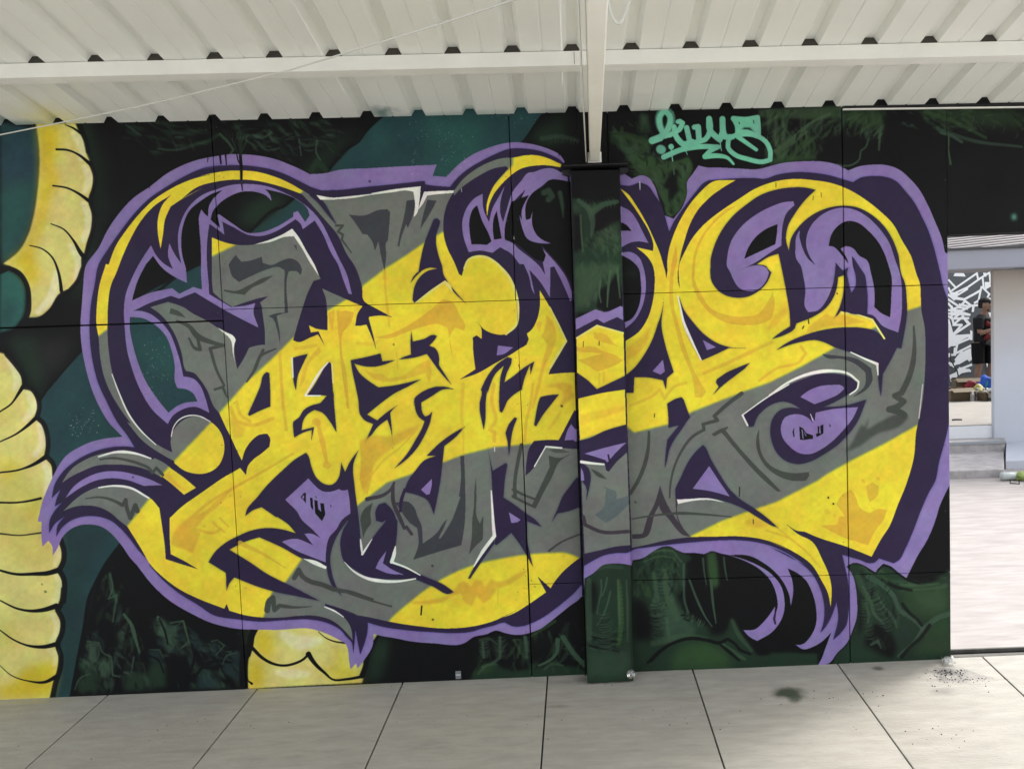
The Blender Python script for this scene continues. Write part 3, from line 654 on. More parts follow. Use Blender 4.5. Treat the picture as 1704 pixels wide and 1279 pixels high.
S black 6,4,4 1 | @J1 (140,330)(240,430)(360,500)(500,525)(620,500)(720,450)(775,395)!
S black 8,3,5 1.4 | @J1 (775,395)(800,440)(870,530)(960,610)(1040,680)(1200,680)(1380,650)
S black 10,6 1.5 | @J1 (775,400)(790,410)
S black 11 2 | @J1 (165,110)(130,180)(110,300)(80,400)
S black 14 3 | @J1 (60,330)(40,500)(40,780)
S black 2,2,4 1 | @J1 (70,640)(90,700)(130,730)
S black 1,2,3 1 | @J1 (885,140)(950,200)(1080,255)(1195,270)
S black 5,7,9 1.6 | @J1 (1570,180)(1500,300)(1440,440)(1410,560)(1380,640)
SAVE
''',
'''BAND | (100,990)! (200,890)! (211,876)! (249,829)! (269,790)! (289,768)! (352,702)! (409,637)! (454,596)! (488,562)! (542,519)! (574,500)! (602,477)! (641,447)! (673,427)! (706,404)! (737,386)! (800,330)! (853,275)! (857,200)! (1600,200)! (1600,500)! (1532,510)! (1508,518)! (1389,579)! (1336,609)! (1280,637)! (1237,652)! (1153,685)! (1113,706)! (1055,720)! (1040,708)! (963,734)! (930,733)! (871,740)! (823,744)! (770,757)! (736,770)! (682,790)! (644,803)! (596,840)! (503,929)! (475,969)! (452,986)! (439,1026)! (430,1100)! (100,1100)!
BAND | (100,640)! (150,570)! (178,549)! (353,427)! (392,408)! (503,320)! (560,200)! (100,200)!
BAND | (640,1045)! (646,1035)(680,1003)(729,967)(785,941)(830,930)(880,922)(913,920)(943,920)(963,928)(990,960)(960,1060)(640,1060)!
BAND | (1140,900)! (1151,891)! (1200,867)! (1247,850)! (1290,836)! (1360,800)! (1374,790)! (1420,764)! (1468,740)! (1530,705)! (1580,900)! (1400,1100)! (1250,1000)!
# lilac silhouette
P lil | @A2 (605,20)(590,150)(580,280)(570,430)(582,600)(605,720)(640,850)(700,1000)(780,1130)(870,1222)! @A3 (760,125)(650,150)(560,190)(480,240)(410,330)(370,410)(330,500)(300,580)(280,660)(268,715)! (297,715)! (293,800)(302,892)! (345,850)! (372,890)(375,955)! (410,900)(440,830)(500,770)(560,742)(650,735)(730,755)(790,800)(860,880)(930,980)  @A4 (970,0)! (1080,140)(1200,250)(1350,340)(1500,410)(1620,440)(1700,447) @B4 (400,975)(520,992)(650,997)(850,1000)(1180,995)(1300,1035)(1400,1085)(1470,1130)(1490,1200) @J1 (1230,450)(1250,570)! (1310,500)(1330,560)! (1420,440)(1500,300)(1510,165)! (1600,190) @C4 (500,1070)(650,1100)(850,1118)(1150,1108)(1200,1070)  @D4 (60,1035)(130,1005)(220,1030)(330,1045)(440,1025)(530,990)(600,940)(700,860)(800,780)(880,720)(912,640)(920,545)! (1000,497)(1080,428)(1180,413)(1250,415)(1335,430)! (1345,385)! (1430,367)(1520,310)(1620,262) @E4 (400,262)(450,290)(530,320)(600,318)(660,325)(700,330)(760,303)(850,325)(930,340)! (1000,335)(1100,345)(1230,410)(1330,490)(1420,610)(1455,700)(1468,788)! (1490,650)(1480,560)(1440,455)! (1530,500)(1600,560)(1660,680)(1695,850)(1690,950)(1640,1060)(1560,1130)(1500,1130)! @F4 (230,1130)! (300,1172)(380,1152)(470,1100)(548,1022)! (500,1150)(450,1278)(430,1310)! (520,1300)(600,1205)(690,1110)(740,1000)(772,900)(778,750)(765,620)(740,520)(685,440)! (740,407)(830,425)(880,455)(940,492)! (960,460)(1010,413)(1080,440)(1140,490)(1215,542)! (1310,350)(1400,200)(1480,0) @F3 (1500,1100)(1600,880)! @X (1590,780)! (1590,430)! (1572,420) @F1 (1530,950)(1470,800)(1400,640)(1320,500)(1240,410)(1150,335)(1050,298)(900,292)(800,305)(700,342)! (600,292)(450,262)(300,262)(100,280) @E1 (1300,300)(1180,330)(1000,325)(850,318)(700,312)(650,298)! (600,370)(545,455)(550,530)(510,660)(430,770)(350,740)! (300,600)(255,470)(200,400)(160,385)(60,415)(0,375)! @D1 (1240,375)! (1200,350)(1100,360)(900,330)(745,270)! (705,208)(620,160)(520,125)(400,100)  @C1 (1520,97)(1350,140)(1200,205)(1080,290)(970,400)! (850,390)! (885,292)! (600,305)(300,322)(0,342) @B1 (1290,365)(1145,375)! (1050,325)(980,295)(850,245)(700,212)(570,200)(450,198)(300,218)(130,255)(0,305) @A1 (1180,468)(1060,560)(950,635)(850,740)(760,870)(700,990) 
# dark silhouette
P dpur | @A3 (955,190)! (900,100) @A2 (840,1130)(760,980)(700,850)(660,700)(640,560)(635,430)(645,280)(670,150)(700,0) @A1  (760,1010)(850,880)(960,740)(1050,650)(1180,560)(1300,490)(1450,425)(1600,405) @B1 (130,345)(300,310)(480,295)(650,305)(800,332)(950,385)(1060,440)(1160,490)(1255,520)! (1450,512)  @C1 (200,495)(450,470)(780,435)! (785,466)! (840,475)(1005,488)! (1060,420)(1150,340)(1280,260)(1400,200)  @D1 (250,152)(400,150)(520,170)(640,215)(710,255)(745,290)! (900,350)(1240,470)! (1310,480)(1420,452)(1470,470)(1540,560)(1600,650)(1640,780)(1668,885)! @E1 (430,800)(520,670)(620,540)(700,450)(740,430)! (950,415)(1170,412)(1220,418)(1350,380)  @F1 (200,360)(400,365)(550,390)(650,420)(742,447)! (800,410)(900,392)(1000,395)(1120,435)(1200,520)(1280,620)(1350,750)(1410,880)(1450,1000)(1490,1150)(1520,1278) @F2 (1530,160)(1560,260)(1595,340)! @F3 (1600,300)! (1560,480)(1500,700)(1470,850)(1410,960)(1340,1120)(1280,1278) @F4 (1200,290)(1150,380)(1100,410)! (1040,390)(970,365)! (930,405)(890,410)(800,380)(645,335)! (670,440)(695,560)(705,700)(700,850)(680,960)(620,1040)(565,1088)! (610,880)(595,755)! (540,900)(500,970)(450,1028)! (475,950)(488,830)(470,700)(420,570)(360,480)(260,400)(150,330)(0,265) @E4 (1600,430)(1450,330)(1300,260)(1150,222)(1000,207)(850,208)(600,225)(400,245)(200,270)(60,298) @D4 (1325,308)(1200,320)(1080,345)(1000,385)(915,435)! (900,590)! (840,660)(750,740)(650,820)(550,890)(440,945)(350,970)(270,965)(210,935)(120,960)(0,990) @C4  (1200,1015)(1050,1028)(850,1020)(600,1000)(400,970)(278,935)! (275,1010)(250,1110)(210,1218)! (190,1120)(168,1000)! (160,1100)(150,1205)! (120,1090)  @B4  (1490,1080)(1420,1000)(1300,938)(1150,908)(950,912)(700,926)(500,905)(300,870) @A4 (1400,280)(1270,200)(1150,100)(1060,0) @A3  (1070,1010)(980,915)(920,835)(860,768)(790,710)(700,680)(600,678)(500,710)(430,770)(400,822)! (410,740)(460,680)! (400,720)(350,795)! (355,700)(400,625)(442,578)! (390,607)! (400,560)(430,488)! (368,548)! (390,450)(440,370)(530,290)(640,230)(780,190)(900,183)
P dpur | @D2 (830,440)! (1030,485)(1090,525)(1210,468)(1265,495)! (1265,700)! (830,700)!
P lil | @D2 (840,480)(1015,400)(1090,425)(1240,370)(1258,380)! (1262,497)! (1210,468)! (1090,522)! (1030,485)! (845,580)!
H | @D1 (800,350)! (1235,350)! @D2 (1258,378)! (1240,370)! (1090,425)! (1015,400)! (838,485)!
P black | @D1 (748,262)! (1238,280)! (1238,378)! (800,378)! (690,352)! (712,300)!
''',
'''F | @C1 (1042,520)! (1110,430)(1220,340)(1350,270)(1480,232) @D1 (290,228)(400,208)(520,212)(620,245)(715,290)! (705,315)! (600,298)(480,300)(350,330)(250,400)(170,480)(110,560)(75,640)(55,750)! (52,640)(75,560)(120,470)(190,385)(245,325)! @C1 (1500,305)! (1400,322)(1280,378)(1180,440)(1090,510)(1042,565)!
# crescent, left circle, tail
F | @A2 (700,520)(684,430)(686,300)(705,150)(750,0) @A1 (770,1110)(820,980)(900,860)(980,760)(1080,660)(1200,580)(1350,510)(1500,470) @B1 (150,398)(300,363)(430,345)(540,343)(650,350)(800,385)(950,445)(1085,522)! (1070,550)! (950,505)(800,460)(650,430)(450,425)(300,445)(150,490)(0,605)! @A1 (1450,560)(1300,640)(1210,700)! (1170,790)(1155,900)(1138,1000)! (1118,880)(1120,780)(1150,690)(1210,620)! (1100,690)(1000,800)(930,920)(870,1050)(820,1180) @A2 (790,140)(765,300)(762,400)(770,600)(800,780)(850,920)(940,1100)(1020,1200) @A3 (1000,80)(1100,160)(1180,205)(1250,238)! (1240,290)! (1130,228)(1020,150)(900,10) @A2 (930,1130)(850,1020)(790,920)(740,800)(710,650)
F | @A3 (1222,225)! (1210,150)(1225,80)(1280,10)(1370,-30)(1480,0)(1550,60)(1588,150)(1580,260)(1540,330)(1470,370)(1380,375)(1300,350)(1235,300)! (1250,238)!
F | @A3 (440,440)! (500,350)(600,280)(720,235)(850,220)(950,225)(1050,255)(1080,275)! (1100,265)! (1180,310)(1215,340)! (1145,400)! (1050,350)(940,320)(800,310)(680,320)(580,360)(500,400)
F | @A3 (1145,392)! (1212,338)! (1300,400)(1390,475)! (1305,525)! (1220,450)
P lil | @A3 (465,548)! (520,470)(620,400)(720,365)(850,360)(950,380)(1060,415)(1150,457)! (1020,462)! (900,420)(780,408)(680,425)(580,470)
# main body
F | @A3 (450,640)! (520,570)(620,500)(720,465)(830,460)(930,480)(1020,520)(1080,560)(1130,620)! (1150,750)(1170,900)(1175,980)! (1300,1020)(1405,1052)! (1300,990)(1210,945)! (1203,800)(1203,690)! (1300,600)(1400,530)(1500,460)(1580,405)(1645,368)! @B3 (380,822)! (460,780)(530,738)! (582,800)! (600,720)(650,660)(720,610)(790,550)! (795,470)(770,435)(700,445)(630,500)(580,570)(545,672)! (500,580)(450,470)(400,370)(345,250)! @B2 (310,1278)(235,1110)(175,1020)(120,962)(50,945)! @A2 (1310,740)(1290,640)(1250,520)(1200,430)(1130,350)(1065,305)! (1190,268)! (1300,305) @B2 (100,430)(250,510)(340,570)(400,610)(480,660)! (478,760)(490,860)(505,928)! (560,840)(610,740)! (680,720)(752,712)! (750,600)(735,480)(720,370)! (705,340)! (778,285)! (700,300)(600,330)(460,378)! (370,320)(290,250)! (280,150) @B1 (280,1180)(280,935)! (380,975)(490,1000)(660,997)(800,960)(985,860)! (1040,930)(1110,1050)(1180,1180)(1225,1270) @B2 (1245,130)! (1180,148)(1130,250)(1070,430)(1020,600)(1000,675)! (1040,690)(1150,650)(1220,622)! (1280,722)! (1225,595)! (1157,605)! (1140,540)! (1200,570)(1305,585)! (1300,400)(1285,290)(1255,215)! (1400,280)(1560,350)(1615,372)! @C2 (190,430)(165,545)! (215,545)(265,535)! (310,640)(352,755)! (330,650)(285,480)! (290,465)! (400,455)(495,470)! (400,420)(270,350)! (245,330)(225,200)(150,0) @C1 (100,1100)(0,900) @B1 (1300,800)(1220,710)(1130,610)(1070,545)! (1085,520)! (1160,565)! (1200,560)! (1250,590)(1350,590)(1470,582)(1704,548) @C1 (300,550)(500,515)(745,483)! (735,600)(710,697)! (725,695)(765,580)(775,532)! (850,525)(1042,520)! (975,650)(945,800)(950,920)(985,1040)(1040,1150)(1090,1275) @C2 (1085,85)! (1108,105)! (1140,0)! @C1 (1130,1210)(1165,1140)(1225,1105)(1290,1098)(1370,1125)(1450,1190)(1515,1278) @C2 (1570,220)(1605,320)(1612,430)(1590,530)(1545,590)(1490,622)(1400,618)(1310,580)(1238,497)! (1280,560)(1286,662)! (1240,630)(1207,650)(1210,760)(1230,930)! (1090,1022)! (1250,965)(1400,880)(1560,790) @D2 (350,745)(405,712)(425,665)(408,615)! (450,580)(490,510)(520,400)(522,230)! (610,380)(690,540)(762,682)! (690,790)(640,870)(600,975)! (700,965)(835,957)! @D3 (838,210)! (770,340)(690,492)! (590,490)(470,500)(430,560)(405,680)(395,805)! (430,780)(480,720)(575,545)! (700,560)(852,572)! (890,1278)! @D4 (882,358)! (800,420)(700,515)(650,580)(618,632)! (500,525)! (578,667)! (430,770)(300,850)(150,905) @C4 (1600,825)(1500,875)(1350,935)(1200,970)(1050,985)(900,985)(750,970)(600,950)(460,925)(300,890)(150,860)(0,815) @B4 (1600,880)(1450,820)(1365,792)! (1285,768)! (1275,795)! (1400,855)(1470,910)(1510,980)(1528,1092)! (1450,1000)(1350,920)(1200,875)(1050,875)(900,890)(740,890)(600,875)(435,830)! (412,770)! (390,812)! @A4 (1400,235)(1270,170)(1150,80)(1070,0) @A3 (1000,905)(905,752)! (850,710)(780,650)(700,612)(600,600)(520,612)
# cuts
P dpur | @B1 (1140,560)! (1200,560)(1260,610)(1340,740)(1390,832)! (1300,730)(1210,620)
P dpur | @B3 (575,1165)! (590,1110)(680,1000)(780,880)(900,765)(1020,660)(1115,603)! (1135,630)(1160,720)(1220,840)(1290,885)(1350,885)(1400,830)(1420,750)(1425,690)! (1460,775)! (1500,690)(1580,580)! (1535,700)(1545,900)(1570,1100) @B4 (1590,100)(1598,220)(1608,345)! @C4 (310,200)(450,20)! @C3 (440,1200)! (400,1220)(350,1205)(345,1120)(375,1060)(430,1045)(500,1120)(535,1210) @C4 (540,20)(535,150)(522,260)! (480,402)! (600,448)(800,535)(950,600)(1045,668)! (1010,682)(850,615)(700,552)! (550,552)(400,548)(250,520)(150,460)(70,400)(38,300)(35,200)(60,110)(105,35)! @B4 (1480,35)! (1400,150)(1350,260)(1328,370)(1340,480)(1375,600)(1432,700)! (1340,600)(1305,500)(1298,440)! (1200,410)(1080,368)(900,270)(700,180)! (560,225)(435,290)! (600,390)(780,510)(950,595)(1240,745)! (1050,705)(850,665)(680,615)(480,535)! (435,590)(410,655)! (405,495)! (250,400)! (300,320)(400,230)(520,165)(650,115)(780,98)(900,110)(1025,145)! (960,70)(860,0) @B3 (850,1175)(720,1085)! (640,1115)
P lil | @B3 (1135,830)! (1190,890)(1250,940)(1330,950)(1405,925)! (1430,938)(1485,930)! (1500,1030)(1508,1140)! (1430,1200)(1385,1278) @B4 (1320,180)(1292,300)(1288,402)! (1150,350)(1030,300)(900,220)! (960,200)(1040,195)(1120,225)(1178,252)! (1130,190)(1100,150)! (1150,145)(1242,187)! (1180,120)(1060,0) @B3 (1050,1150)(930,1020)!
P dpur | @B2 (740,975)(765,955)(790,965)(797,1100)(800,1278) @B3 (797,195)! (700,235)(610,280)(600,262)! (660,130)(710,10)
P dpur | @B2 (995,830)! (1060,810)(1130,795)! (1080,900)(1045,980)(1025,1120)! (1005,1050)(995,930)
P dpur | @B2 (1300,880)(1320,865)(1335,880)(1345,1000)(1355,1150) @B3 (1358,50)(1362,150)(1375,300)(1385,425)! (1320,320)(1260,250)(1190,225)(1130,260)(1090,320)(1075,405)! (1187,376)! (1160,502)! (1166,402)! (1090,425)(1010,470)! (1000,400)(1000,330)! (1055,290)! (1090,230)(1150,190)(1240,165)! (1298,100)! (1235,95)(1120,100)! @B2 (1180,1080)(1240,980)
P dpur | @C2 (125,850)! (250,825)(390,790)! (405,860)! (520,850)! (420,890)(340,908)(250,905)(157,880)! (200,960)(280,1030)(370,1090)! (500,1075)(748,1020)! (640,1080)(520,1140)(420,1210) @C3 (270,265)! (360,318)! (440,250)(545,180)! (500,220)(475,250)! (490,400)(497,572)! (480,400)(450,310)! (370,370)(300,460)(235,537)! (290,430)(325,350)! (240,310)(210,270)(195,150)(165,0) @C2 (140,950)
P dpur | @C2 (662,590)! (675,685)! (780,660)(860,625)(890,635)(870,670)(820,722)! (870,740)(905,800)(908,895)! (950,960)(1022,1072)! (930,970)(800,795)! (700,825)(545,845)! (600,820)(660,800)! (655,700)
P dpur | @C1 (860,775)(890,765)(918,790)(910,830)(885,900)(883,1000)(905,1100)(940,1220) @C2 (940,60)(980,150)(1050,240)(1155,357)! (1050,260)(960,148)! (850,220)(695,345)! (672,320)(690,200)(740,110)(820,55)(895,40)! (830,30)(760,55)(720,90)(655,167)! (680,110)(730,60)! @C1 (725,1240)(740,1150)(780,980)(830,850)
P dpur | @C2 (1042,1107)! (960,1085)(880,1085)(800,1110)(730,1150)(690,1190)(688,1260) @C3 (690,150)(700,230)(730,290)(780,325)! (760,380)(700,490)(620,620)(512,742)! (600,680)(700,580)(780,450)(830,330)(848,240)! (820,270)(785,285)! (765,260)(750,160)! (850,100)(940,45)(1042,42)!
P dpur | @C3 (1142,370)! (1020,440)(900,530)(798,630)! (880,632)! (780,670)(700,760)(630,860)(600,950)! (700,975)(810,1030)(840,1090)(862,1152)! (890,1020)(920,850)(940,680)(955,545)! (1050,470)
P lil | @C3 (845,835)! (748,930)! (795,975)! (825,970)! (845,880)
P dpur | @D2 (275,835)(235,822)(150,880)(60,990)(0,1110) @C3 (1285,60)(1268,160)(1268,230)(1278,290)(1305,405)! (1320,300)(1322,150)(1335,50) @D2 (60,1140)(80,1080)(130,970)(205,898)! (175,990)(165,1100)(160,1278)! @D3 (160,120)(165,235)(185,250)(200,225)(240,140)(300,85)(370,40)! @D2 (365,1100)! (385,1020)(435,890)! (440,977)! (475,860)! (370,925)(290,990)(208,1047)! (235,950)(270,880)
P dpur | @D2 (530,1175)! (600,1160)(692,1153)! @D3 (620,180)(550,270)(490,370)(472,360)! (490,250)(520,130)
P dpur | @D3 (300,290)(322,300)! (290,380)(270,470)(260,560)(248,637)! (235,500)(218,430)! (250,350)
P dpur | @D3 (60,530)! (80,650)(105,765)! (170,725)(225,693)(235,715)! (215,830)(200,1000)! (300,1065)(400,1140)! (480,1195)(542,1262)! (410,1210)! (410,1278) @D4 (408,200)(430,300)(462,442)! (410,350)(350,250)(270,140)! (200,200)(140,250)(122,240)! (130,180)(105,0) @D3 (110,1100)(100,900)(95,800)
P lil | @D3 (248,1130)! (352,1197)! (325,1218)(270,1224)!
P dpur | @C4 (1395,175)! (1398,235)! (1330,330)(1185,545)(1165,545)! (1220,440)(1300,320)
P lil | @D3 (742,495)! (770,400)(800,350)(830,390)(850,450)(853,525)! (820,490)
P dpur | @D3 (867,800)! (790,900)(720,1000)(680,1100)(623,1224)! (680,1140)! (780,1120)(872,1085)!
P lil | @C2 (1430,720)! (1565,737)! (1470,800)(1418,808)!
# column front
F | @D2 (850,660)! (1030,540)! (1130,572)(1265,612)! (1275,990)! (1150,1060)(1028,1107)! (950,1030)(853,960)!
P dpur | @D2 (853,962)! (950,1032)! (1028,1107)! (1275,990)! (1278,1112)! (865,1190)!
F | @D2 (865,1190)! (1080,1140)(1277,1110)! @D3 (1287,355)! (1100,410)(950,480)(880,495)! (868,300)!
P dpur | @D3 (875,495)! (880,497)! (950,480)(1100,410)(1287,355)! (1297,600)! (1100,710)! (888,680)!
P lil | @D3 (918,612)! (1100,560)(1292,513)! (1210,590)(1122,690)! (1105,670)! (1000,635)
F | @D3 (888,682)! (1000,695)(1100,705)! (1110,760)(1135,772)! (1200,690)(1297,600)! (1322,1278)! @D4 (1325,250)! (1200,262)(1080,290)(920,325)! (905,0)!
P dpur | @D3 (888,690)! (950,735)(975,820)(965,900)(935,1030)! (930,900)(892,850)!
P lil | @D3 (885,735)! (905,770)(918,850)! (888,855)!
# right body
F | @D1 (1237,505)! @E1 (20,545)(90,640)(190,810)(260,960)(310,1080)(345,1200) @E2 (352,50)(364,127)! (375,60)(372,0) @E1 (385,1060)(430,910)(500,760)(590,620)(680,520)(760,450)(980,428)! (860,500)(740,590)(640,700)(570,830)(530,950)(490,1100)(465,1250) @E2 (465,60)(470,160)(484,212)! (475,100)(480,0) @E1 (520,1080)(590,950)(700,820)(850,700)(1000,600)(1160,500)(1330,440)(1500,418) @F1 (400,430)(550,455)(700,510)(850,600)(1000,720)(1090,810)(1180,970)(1250,1090)(1310,1278) @F2 (1328,150)(1340,280)(1345,400)(1375,560)(1382,750)(1375,1000)(1350,1250) @F3 (1330,280)(1300,420)(1280,640)(1220,860)(1140,1060)(1050,1278) @F4 (1000,180)(905,352)! (700,270)(400,170)(310,130)! (250,125)(148,62)! (250,150)(380,220)(470,380)(530,520)(550,620)(543,802)! (520,680)(460,560)(380,430)(250,330)(130,270)(0,220) @E4 (1500,310)! (1350,240)(1200,195)(1000,172)(800,175)(580,178)! (380,205)(200,245)(60,275)! @E3 (20,400)! @E2 (5,680)! (120,600)(200,480)(245,330)(262,180)(260,80)(240,0) @E1 (200,1110)(100,1023)! (180,1040)(247,1055)! (250,1000)(220,900)(140,760)(60,640)(0,560)!
P dpur | @F1 (410,515)! (330,590)(230,720)(160,850)(148,960)(172,1052)! (190,950)(260,840)(360,750)(500,680)(640,655)(780,670)(900,730)(1020,840)(1090,950)(1140,1080)(1175,1278) @F2 (1195,150)(1215,300)(1220,415)(1200,580)(1168,748)! (1130,740)! (1080,840)(1005,972)! (988,1178)! (970,1080)(960,890)! (850,840)(700,775)(575,735)! (480,690)(400,672)(300,685)(180,715)(60,762)! (150,700)(280,640)(400,600)(550,570)(700,558)(850,568)(940,592)(1020,662)! (960,560)(910,488)! (760,448)(632,415)! (600,460)(565,492)! (610,410)(645,310)(660,200)(655,90)(605,40)! (605,160)(575,280)(500,390)(380,470)(240,525)! (225,570)(150,620)(20,665)! (90,610)(185,550)! (180,440)(150,250)(100,0) @F1 (80,1080)! (0,1105) @E1 (1165,1175)! (1250,1190)(1290,1240) @E2 (1297,70)(1265,150)(1180,240)(1080,290)(1000,298)(900,280)(820,230)(765,150)(755,20) @E1 (755,1150)(780,1040)(840,900)(950,750)(1080,640)(1200,560)(1330,515)(1450,495)(1600,495)
P dpur | @E2 (345,280)! (330,400)(290,530)(240,670)(170,800)(80,920)(5,985)! (8,1140)! (75,1140)! (82,1000)! (200,1003)(335,1028)! (362,1112)! (372,1008)! (432,955)! (390,830)(350,690)(322,530)(335,400)
P lil | @E2 (335,845)! (243,948)! (315,978)! (352,950)!
P dpur | @E2 (478,285)! (520,400)(600,510)(700,620)(820,700)(930,735)(1118,743)! (1000,745)(920,742)! (800,800)(680,852)! (600,720)(520,520)(500,400)
P lil | @E2 (688,670)! (805,735)! (725,762)!
P dpur | @E2 (1107,873)! (1060,925)! (960,1000)(870,1070)(773,1162)! (830,1085)! (805,1050)(812,1020)! (900,960)(1000,915)
P dpur | @E3 (372,170)! (440,130)(500,112)(520,135)! (550,220)(575,288)! (645,222)! (560,310)(500,400)(430,500)(395,570)(370,680)(350,747)! (360,600)(375,490)! (430,420)(478,362)! (440,370)(385,385)! (382,280)
P dpur | @E3 (690,535)(715,560)(750,640)(830,780)(930,930)(1000,1000)(1150,1100)(1240,1165)(1364,1274)! (1300,1250)(1180,1180)(1050,1100)(900,1040)(780,1010)(680,1003)(560,1010)(450,1020)! (445,930)(490,830)(540,720)(620,600)
P lil | @E3 (745,722)! (600,922)! (760,945)(927,991)! (850,880)
P dgp | @E3 (310,895)! (350,1010)(400,1110)(480,1230) @E4 (520,110)(580,177)! (510,160)(440,90)(370,0) @E3 (330,1140)(300,1070)! (260,1150)(230,1278) @E4 (200,170)(170,185)(60,195)! (60,155)(155,150)! (200,0)! @E3 (250,1080)
P dgp | @E3 (445,1020)! (465,1020)! (465,1160)(520,1278) @E4 (580,175)! (500,110)! @E3 (460,1180)
P dpur | @E3 (1042,275)! (1150,190)(1300,90)(1440,10) @E2 (1600,1010)(1704,975) @F2 (520,968)(620,975)(720,1005)(780,1055)(775,1090)(700,1150)(600,1210) @F3 (540,175)(480,200)! (650,190)(860,133)! (835,200)(780,330)(700,440)(600,540)(480,620)(370,680)(270,705)(150,680)(70,610)(20,500)(8,400)(30,300)(90,230)(180,205)(275,215)! (200,170)(120,152) @E3 (1330,165)(1240,215)(1170,290)(1140,370)(1100,378)!
P lil | @F3 (275,110)! (340,60)(430,20)(550,5)(650,15)(665,35)(620,80)(520,130)(400,175)!
P lil | @F3 (410,250)! (550,220)(785,200)! (750,280)(650,410)(550,510)(450,580)(380,612)(280,612)(180,550)(110,450)(105,360)(140,290)(210,265)(290,270)(360,310)(383,342)! (365,262)! (403,322)!
# oranges
P org 1.5 .9 | @C4 (620,760)! (800,740)(930,710)(1030,670)(1090,580)(1130,565)(1190,620)! (1230,555)(1280,560)(1320,620)! (1370,550)(1410,570)(1500,560)(1600,500)(1704,460)! (1650,520)(1500,610)(1420,640)(1360,730)(1300,765)! (1240,690)(1200,790)(1140,760)! (1100,680)(1040,690)(950,750)(820,770)
P org 1 .9 | @C2 (350,650)! (520,600)(700,500)(850,390)(940,310)! (1020,330)(1090,450)(1140,560)(1130,590)(1050,560)(1020,600)(1040,900)! (1010,700)(980,560)! (900,530)(780,550)(600,610)(450,660)
P org 1 .8 | @B2 (1390,430)! (1470,410)(1540,430)(1500,540)(1440,600)(1430,780)(1460,900)(1500,1278)(1480,1278)(1430,950)(1410,750)(1400,560)
P org 1 .7 | @B2 (1310,430)! (1370,400)(1360,520)(1345,590)(1320,520)
P org .8 .8 | @C2 (0,410)! (130,420)(110,520)(60,600)(50,800)(110,1278)(90,1278)(40,850)(15,600)
P org 1.2 .75 | @C2 (230,920)! (300,960)(420,980)(460,1010)(600,980)(720,890)(830,840)(840,980)(820,1050)! (790,960)(640,1010)(450,1040)(340,1020)
P org 1.5 .85 | @C3 (200,500)! (330,450)(460,460)(620,400)(750,350)(640,460)(480,570)(340,700)(270,900)(240,980)! (210,800)(215,640)
S org 3 1 .6 | @C3 (720,390)(560,560)(400,690)(300,820)
P org 1.2 .85 | @D2 (580,450)! (630,500)(670,620)(640,750)(580,880)(520,1100)(470,1278)! (450,1278)(520,980)(560,820)(580,700)(540,640)! (570,560)
P org 1.2 .6 | @D2 (490,520)! (540,500)(520,620)
P org 1.5 .8 | @D2 (550,1090)! (700,1050)(800,1060)(820,1180) @D3 (740,170)(690,200)! (740,90)(700,40)(600,20)
P org 1.5 .7 | @D3 (570,430)! (640,320)(720,220)(660,340)
S org 5 1 .7 | @D3 (460,0)(440,170)(400,350)(390,500)
S org 6 1 .7 | @D3 (115,0)(95,150)(130,320)(80,400)(120,420)(120,500)
P org 1 .85 | @D2 (850,740)! (1000,730)(1080,770)(1180,800)(1262,850)! (1200,890)(1100,930)(1030,955)! (950,900)(860,850)! (1080,790)(860,775)
P org 1 .7 | @D2 (1000,600)! (1100,620)(1200,720)(1260,745)! (1150,710)(1050,680)(1000,650)
S org 4,3,2 1 .5 | @D2 (1050,970)(1050,1070)
S org 4,3,2 1 .5 | @D2 (1090,960)(1090,1060)
P org 2 .5 | @D3 (880,270)! (1000,240)(1280,190)(1280,230)(1000,320)(890,360)
P org 2 .75 | @D2 (1290,740)! (1420,640)(1510,540)(1470,680)(1380,800)(1300,840)
P org 1 .85 | @E2 (600,0)! (620,150)(680,280)(760,390)(900,450)(1050,465)(1180,440)(1260,340)(1310,240)! (1325,380)(1290,490)(1200,530)(1050,540)(900,520)(760,440)(650,310)(590,150)
P org 1 .8 | @E1 (880,690)! (990,650)(800,800)(680,960)(630,1100)(615,1278)(590,1278)(610,1080)(680,920)(780,790)
P org 1 .85 | @E1 (450,1010)! (460,1060)(430,1278)! (405,1278)(420,1120)
P org 1 .8 | @E2 (405,0)! (430,0)(435,380)(470,520)(530,720)(620,960)(720,1130)(680,1180)! (620,1180)(600,1020)(500,760)(440,540)(395,340)
S org 6 1.5 .7 | @E2 (700,965)(850,900)(1000,830)(1300,690)
S org 5 1.5 .7 | @E2 (1190,1030)(1350,920)(1550,860)(1600,790)(1560,730)
S org 5 1.5 .6 | @E2 (50,1250)(250,1160)(310,1110)(350,1190)(430,1090)(540,1050)
P org 2 .6 | @E2 (1290,510)! (1420,370)(1440,420)(1300,570)(1250,590)
P org 1.2 .75 | @F2 (340,560)! (500,440)(560,460)(640,450)(760,480)(850,510)(700,540)(500,560)(330,620)
P org 1 .9 | @F3 (595,1060)(640,980)(720,930)(760,990)(800,1090)(890,1140)(960,1100)(1040,1110)(1010,1200) @F4 (940,120)(875,250)! (650,180)(450,75)! (600,70)(620,0) @F3 (670,1165)!
P org 1 .9 | @F3 (860,900)(910,865)(970,900)(960,980)(890,1040)(865,970)
S org 6 1.5 .6 | @F3 (825,850)(835,860)
S org 5 1.5 .6 | @F3 (960,830)(965,835)
S org 9 2 .4 | @F3 (510,1120)(520,1130)
S org 5 1.5 .5 | @F3 (575,1160)(578,1165)
P org 2 .7 | @E4 (1050,50)! (1140,0)(1280,80)(1180,100)
S org 3 1.5 .6 | @E4 (1250,120)(1450,190)(1600,300)
S org 3 1.5 .6 | @F4 (60,90)(200,200)(350,330)(450,450)
